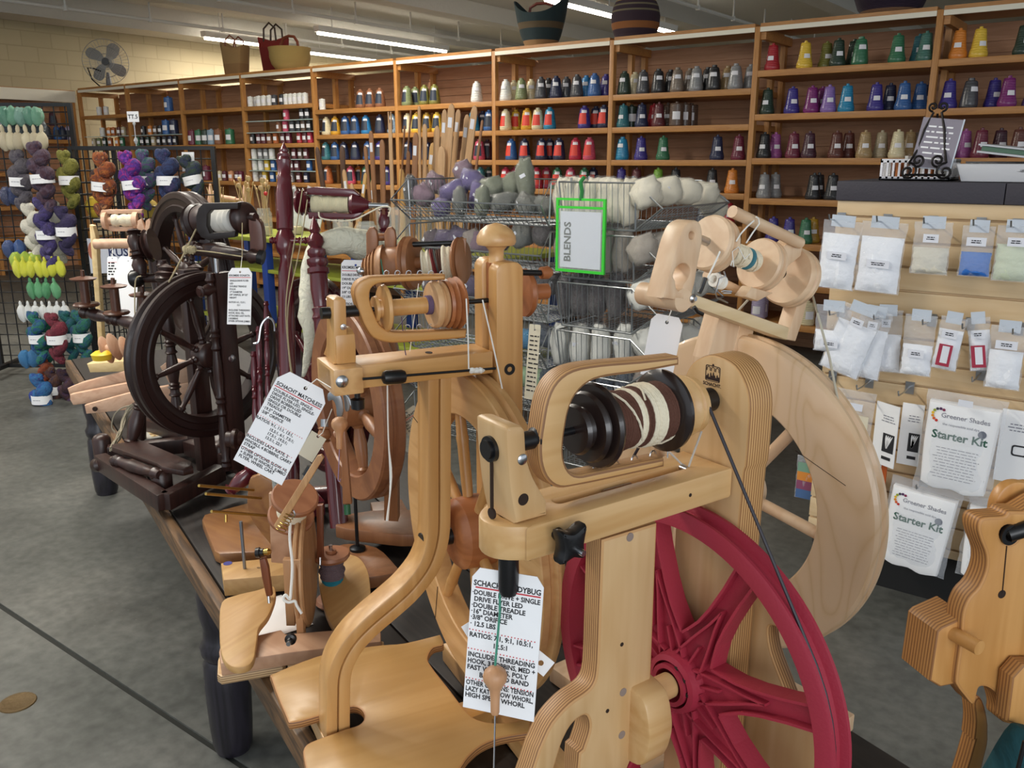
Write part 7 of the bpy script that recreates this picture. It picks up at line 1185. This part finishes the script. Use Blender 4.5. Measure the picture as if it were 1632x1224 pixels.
P, Q = S.p(464, 816, 1.5), S.p(447, 846, 1.5); d_ = (Q-P); u_ = d_.normalized().orthogonal(); v_ = d_.normalized().cross(u_); MB().path([P+d_*(i/48)+u_*.006*cos(i*.8)+v_*.006*sin(i*.8) for i in range(49)], .0009, 5).build('spring', BRASS, S.r)
MB().ring(S.p(466, 818, 1.5), (0, 1, 0), [(.006, -.001), (.008, 0), (.006, .001)], 16).build('ring', SCREW, S.r); S.path('drive_cord', CORD, [(463, 828, 1.51), (462, 860), (466, 900), (464, 940), (462, 955), (455, 948), (452, 955), (460, 960), (470, 958), (473, 965), (481, 978)], 1.52, .0026, 7); S.path('grey_tube', plain('grey_tube', '#8f9490', .5), [(429, 752, 1.7), (437, 765), (439, 785)], 1.68, .005); S.lathe('glass_bead', CLEAR, (443, 782), (444, 765), 1.68, [(0, .01), (.6, .013), (.7, .006), (1, .003)])
tag(MB().box((0, 0, .001), (.15, .11, .0008)).build('paper_sheet', PAPER), 'white paper sheet lying under the small ply wheel', 'paper').location = at_z(432, 985, TZ0)
tag(bpy.data.objects['paper_sheet']).rotation_euler = (0, 0, TRZ+.1)
# ================================================================ lazy kates and loose parts on the table
COP = wood('cherry_kate', '#8a5a34', '#a0703f', 'x', .4, .5, .2)
bs = on_table(375, 870); S = At('lazy_kate', 'cherry wood lazy kate with three long brass rods', 'lazy kate', bs)
S.slab('base', [COP], [(322, 828), (326, 820), (355, 812), (400, 800), (440, 800), (440, 872), (430, 878), (350, 882), (342, 878)], TZ0+.028, .0265); S.board('back_plate', COP, [(397, 768), (405, 760), (414, 757), (424, 763), (440, 778), (440, 872), (428, 864), (396, 818)], 1.77, .016, 3)
for a, b in (((317, 774), (404, 781)), ((328, 787), (416, 794)), ((337, 815), (430, 822))): S.rod('brass_rod', BRASS, a, b, 1.6, .0028, None, 1.76)
S.rod('brass_pin', BRASS, (360, 820), (360, 832), 1.72, .0028)
bs = on_table(410, 935); S = At('lazy_kate', 'plain pine block lazy kate with one grey steel rod', 'lazy kate', bs); S.slab('block', PIN, [(352, 897), (440, 888), (452, 893), (455, 916), (356, 924)], TZ0+.04, .0385); q = at_z(390, 906, TZ0+.04)-bs; MB().rod(q-V((0, 0, .01)), V((q.x, q.y, .04))+V((0, 0, .108)), .0035).build('steel_rod', plain('dull_steel', '#8f96a0', .35, .9), S.r); q = at_z(363, 898, TZ0+.04)-bs; MB().prism('z', circ(q.x, q.y, .0095, 18), .0401, .0406).build('blue_sticker', plain('blue_sticker', '#3a3a8a', .5), S.r); q = at_z(412, 905, TZ0+.04)-bs; MB().prism('z', circ(q.x, q.y, .005, 12, .003), .0401, .0405).build('knot', plain('pine_knot', '#7a5a30', .6), S.r)
bs = on_table(590, 915); S = At('lazy_kate', 'dark walnut lazy kate with a single blackened rod', 'lazy kate', bs); S.slab('base', WAL, [(538, 872), (556, 866), (600, 872), (630, 900), (634, 910), (600, 918), (565, 918), (545, 895)], TZ0+.03, .0285, 3); q = at_z(570, 876, TZ0+.03)-bs; MB().lathe((q.x, q.y, .03), (0, 0, 1), [(0, .018), (.006, .018), (.01, .01)], 20).rod((q.x, q.y, .03), (q.x, q.y, .155), .004).build('rod', DSTEEL, S.r)
bs = at_d(527, 872, 1.75); bs.z = TZ0; S = At('bobbin', 'upright bobbin wound with mauve and turquoise yarn, brown flanges', 'bobbin', bs); zt_ = .1
MB().lathe((0, 0, 0), (0, 0, 1), [(0, .034), (.006, .038), (.012, .034), (.014, .012)], 30).lathe((0, 0, zt_), (0, 0, 1), [(0, .012), (.001, .034), (.007, .038), (.013, .036), (.014, .01)], 30).lathe((0, 0, 0), (0, 0, 1), [(.0, .011), (zt_+.02, .011)], 16).build('flanges', BIRCH, S.r); wound(0, 0, 0, .045, .021, plain('turquoise_yarn', '#1f7f92', .85, bump=.4, bs=200), S.r, sd=1, ax=(0, 0, 1), P=V((0, 0, .014))); wound(0, 0, 0, .04, .024, plain('dusky_yarn', '#6a5a60', .85, bump=.4, bs=200), S.r, sd=2, ax=(0, 0, 1), P=V((0, 0, .06)), amp=.006)
MB().rod((0, 0, zt_+.013), (0, 0, zt_+.03), .004).build('spindle_tip', SCREW, S.r)
r = thing('magazine', 'grey leaflets and a picture magazine lying by the dark wheel base', 'magazine', on_table(250, 690), TRZ)
for k, (x, y, c) in enumerate(((-.05, .0, '#6f6c70'), (-.02, .01, '#7d7a7c'), (.02, .0, '#c9c6bc'))): MB().box((x, y, .003+.004*k), (.15, .11, .003)).build('leaflet', plain('leaf_%d' % k, c, .4), r)
MB().box((.03, 0, .0134), (.1, .06, .0006)).build('cover_picture', fibre('cover_photo', ['#d8b878', '#8a5a28', '#e8d8a8'], 40, 60, 0, .1), r)
r = thing('flax_strands', 'wispy pale flax strands trailing over the table corner', 'flax', at_d(205, 650, 2.75)); o = r.location.copy(); rr = random.Random(3)
for k in range(14): j = lambda: rr.uniform(-6, 6); MB().path(smooth([at_d(x+j()*.6, y+j()*.6, d)-o for x, y, d in ((222, 640, 2.6), (205, 652, 2.62), (196, 672, 2.6), (190, 695, 2.55), (182, 706, 2.52), (176, 716, 2.5))], False, 4), .0016, 5).build('strand', plain('flax', '#8f8672', .8), r)
MB().path(smooth([at_d(x, y, 2.62)-o for x, y in ((215, 645), (195, 650), (182, 662), (178, 680), (184, 690))], False, 4), .0022, 5).build('strand', plain('flax', '#8f8672', .8), r)
# ================================================================ pale wheel at the far end of the table
bs = on_table(215, 655); S = At('spinning_wheel', 'pale unfinished folding wheel at the far left table end', 'spinning wheel', bs, 'spinning wheels'); PB = wood('pale_pink_beech', '#bd9478', '#cfaa8e', 'x', .55, .5, 0); PY_ = wood('pale_yellow_pine', '#cdb07c', '#dcc492', 'x', .55, .5, 0)
S.board('base_plank', PB, [(107, 619), (129, 610), (215, 588), (216, 607), (111, 631)], 3.0, .03, 0, .004); S.board('base_plank', PB, [(111, 629), (216, 608), (216, 634), (116, 646), (111, 637)], 2.95, .03, 0, .004); S.board('base_plank', PB, [(134, 646), (218, 623), (313, 608), (313, 643), (137, 660)], 2.88, .025, 0, .004); q = S.p(151, 652, 2.875); MB().lathe(q, -HD, [(-.004, .008), (.001, .008)], 14).build('plug_hole', HOLE, S.r)
S.board('foot_board', PY_, [(138, 580), (214, 574), (220, 592), (143, 594)], 3.15, .08, 0, .004); S.board('mast', PY_, [(142, 358), (148, 360), (153, 380), (165, 574), (158, 576)], 3.12, .03, 0, .003); S.rod('arm', PB, (151, 389), (208, 388), 3.1, .018); S.board('arm_block', PB, [(202, 376), (211, 374), (216, 412), (204, 412)], 3.08, .04)
S.board('kate_block', PB, [(255, 585), (268, 575), (313, 586), (313, 610), (270, 612)], 2.85, .05)
fp_ = [(159, 343), (161, 335), (170, 334), (226, 334), (226, 340), (172, 341), (167, 346), (168, 358), (180, 362), (230, 361), (230, 368), (178, 369), (162, 363)]; fl = S.board('flyer', PB, fp_, 3.1, .02, 0); S.rod('flyer_axle', BLK, (150, 352), (232, 351), 3.11, .008); S.lathe('bobbin', PB, (166, 352), (222, 351), 3.11, [(0, .01), (0, .03), (.12, .032), (.14, .014), (.84, .014), (.86, .03), (1, .03), (1, .01)]); P, Q = S.p(180, 351, 3.11), S.p(212, 351, 3.11); wound(0, 0, 0, (Q-P).length, .021, CRM, fl, sd=4, amp=.008, ax=Q-P, P=P)
for i in range(6): S.path('flyer_hook', DSTEEL, [(176+9*i, 341), (176+9*i, 346), (178+9*i, 347)], 3.1, .0014)
for x in (219, 232): S.board('maiden', PB, [(x, 352), (x+6, 348), (x+14, 372), (x+8, 378), (x-2, 372)], 3.08, .015)
for x in (176, 208): S.lathe('spare_bobbin', PB, (x-8, 558), (x+8, 552), 3.0, [(0, .01), (0, .045), (.1, .05), (.2, .045), (.22, .016), (.8, .016), (.82, .045), (.9, .05), (1, .045), (1, .01)])
MB().lathe(S.p(163, 573, 2.98), (0, 0, 1), [(0, .03), (.02, .035), (.03, .02)], 20).build('yellow_cap', plain('yellow_cap', '#d8b82a', .4), S.r)
tg = hang_tag((171, 409), (187, 409), (172, 446), 3.05, 'little handwritten tag left of the big blank tag', [], .12, size=.075, under=(.76, .05, .95), cord=[at_d(179, 409, 3.06), at_d(179, 390, 3.1)])
ink_lines(MB(), .028, -.025, 5, .01, (.018, -.0006, 0), (1, 0, 0), (0, 0, 1), .5, 0, 4).build('handwriting', INK, tg); hang_tag((188, 408), (222, 410), (191, 505), 3.0, 'big blank white tag hanging behind the dark spools', [], .14, cord=[at_d(205, 408, 3.05), at_d(206, 392, 3.1)])
r = thing('poster_sheet', 'pale leaflet with navy lettering hung behind the pale wheel', 'leaflet', at_d(180, 400, 5.6), YAW); r.scale = (1.6,)*3; MB().box2((-.1, 0, -.09), (.1, .002, .05)).build('sheet', plain('leaflet_white', '#c9ccd6', .6), r); MB().text([('KUSIES', -.02, -.02)], .045, (0, -.001, 0), (1, 0, 0), (0, 0, 1), off=.02).build('lettering', plain('navy_ink', '#25305a', .6), r); MB().prism('y', circ(-.075, .0, .025, 16, .04), -.002, -.0005).build('portrait', plain('portrait_pink', '#b5705a', .6), r)
# dark lazy kate with standing bobbins
bs = at_d(205, 520, 2.7); bs.z = TZ0; S = At('lazy_kate', 'dark brown arm carrying three empty standing spools, left of the dark wheel', 'lazy kate', bs); S.spin('arm', KD, (130, 497), (232, 520), 2.75, .018, 2, 2.65); MB().rod(S.p(222, 516, 2.66), (0, 0, 0), .015).build('stand_post', KD, S.r)
RB = wood('rosewood_spool', '#4a2a1c', '#5f3826', 'x', .4, .5)
for x, y, y2, d in ((139, 446, 488, 2.72), (187, 458, 501, 2.7), (233, 471, 514, 2.66)):
    q = S.p(x-1, y2, d); h = (S.p(x, y, d)-S.p(x, y2, d)).length; o_ = MB().lathe(q, (0, 0, 1), [(0, .036), (.005, .04), (.01, .036), (.012, .014), (h-.004, .014), (h, .036), (h+.005, .04), (h+.01, .02), (h+.011, .006), (h+.03, .006), (h+.031, 0)], 32).build('spool', RB, S.r)
# ================================================================ honey-coloured wheel with a teal bag at the right edge
FR = Frame(at_d(1600, 960, .86), -14, TZ0); hon = thing('spinning_wheel', 'honey-coloured folding wheel with a teal bag, cut off at right edge', 'spinning wheel', FR.o, FR.rz, 'spinning wheels'); HM = wood('honey_maple', '#bb8446', '#d09b5c', 'z', .4, .6, .2); HP = ply('honey_ply', '#90623a', '#c08a50', 'y', 520)
pn = [(1632, 815), (1610, 815), (1606, 819), (1600, 823), (1571, 825), (1562, 832), (1560, 846), (1565, 864), (1573, 886), (1572, 910), (1561, 936), (1545, 954), (1535, 980), (1532, 1020), (1524, 1080), (1526, 1094), (1538, 1110), (1549, 1123), (1555, 1120), (1560, 1099), (1566, 1095), (1576, 1097), (1588, 1106), (1594, 1118), (1598, 1135), (1598, 1150), (1614, 1155), (1632, 1150), (1700, 1150), (1700, 815)]
orf = circ(1609, 852, 15, 18); MB().prism('y', smooth(FR.xz(0, pn), True, 3), 0, .024, [FR.xz(0, orf)], b=.003, side=1).build('front_panel', [HM, HP], hon)
q = FR.on('y', 0, 1609, 852); MB().ring((q.x, -.001, q.z), (0, 1, 0), [(.0062, -.001), (.0105, -.001), (.0105, .025), (.0062, .025)], 28).build('orifice_bearing', BLK, hon); MB().rod((q.x, .002, q.z), (q.x+.05, -.02, q.z+.022), .0085, .006).build('orifice_tube', BLK, hon)
A, B = FR.xz(0, [(1604, 870), (1597, 944)]); MB().bar((A[0], -.0002, A[1]), (B[0], -.0002, B[1]), .0008, .0012, up=(0, 1, 0)).prism('y', circ(B[0], B[1]-.002, .0045, 14), -.0004, .001).build('slot', HOLE, hon)
MB().prism('y', FR.xz(.03, circ(1625, 820, 40, 40, 52)), .03, .042, b=.003).build('disc', HM, hon); MB().prism('y', FR.xz(.045, circ(1640, 822, 42, 40, 54)), .046, .056, b=.003).build('disc', HM, hon)
sb = FR.xz(.012, [(1475, 1080), (1487, 1002), (1494, 995), (1534, 977), (1534, 1020), (1524, 1085), (1512, 1086), (1492, 1090)]); MB().prism('y', sb, .006, .05, b=.002, side=1).build('side_block', [HM, HP], hon); a_, b_ = FR.on('y', -.014, 1540, 1018), FR.on('y', .004, 1522, 1012); MB().rod((b_.x, .01, b_.z), (b_.x+.006, -.022, b_.z), .0075, n=18).build('dowel_peg', HM, hon)
lg = FR.xz(.03, [(1553, 1120), (1563, 1112), (1572, 1135), (1575, 1170), (1565, 1224)]); x_ = lg[-1][0]; lg = lg+[(x_-.03, .016), (x_-.055, .016)]+FR.xz(.03, [(1546, 1210), (1552, 1180), (1555, 1150)]); MB().prism('y', smooth(lg, True, 3), .03, .05, b=.002, side=1).build('leg', [HM, HP], hon)
xs_ = [q[0] for q in lg]; MB().box2((min(xs_), -.1, 0), (max(xs_)+.25, .12, .012)).build('base', HM, hon, .003)
rb = FR.xz(-.02, [(1605, 1150), (1614, 1080), (1632, 1060), (1720, 1060), (1720, 1165), (1632, 1160)]); MB().prism('y', rb, -.02, -.002, b=.002, side=1).build('right_block', [HM, HP], hon)
r = thing('cloth_bag', 'dark teal cloth bag hanging from the honey-coloured wheel', 'bag', FR.o, FR.rz); tp_ = FR.xz(-.012, [(1594, 1135), (1632, 1158), (1700, 1160), (1700, 1290), (1500, 1290), (1540, 1220)]); m = MB().prism('y', smooth(tp_, True, 4), -.066, -.0215, b=.012); m.build('bag_body', fibre('teal_cloth', ['#123f46', '#17525a'], 6, 14, 0, .6), r); A, B = FR.xz(-.051, [(1612, 1165), (1594, 1240)]); MB().rod((A[0], -.067, A[1]), (B[0], -.067, B[1]), .002).build('bag_cord', BLK, r)
# extra pale wheel head glimpsed beyond the dark one
bs = at_y(362, 330, 4.25); dq = (bs-EYE).dot(FW); bs.z = TB; S = At('flyer_head', 'pale turned wooden flyer assembly glimpsed above the dark wheel', 'flyer', bs); S.lathe('turned_post', PB, (337, 374), (335, 293), dq, [(0, .02), (.3, .022), (.5, .018), (.7, .024), (.85, .016), (1, .008)]); S.lathe('turned_post', PB, (391, 376), (389, 295), dq, [(0, .018), (.4, .02), (.7, .022), (.85, .014), (1, .008)]); S.lathe('bobbin', PB, (340, 314), (376, 318), dq, [(0, .01), (0, .05), (.1, .055), (.2, .03), (.3, .045), (.35, .025), (1, .02)]); S.rod('arm', PB, (344, 320), (392, 318), dq, .012)
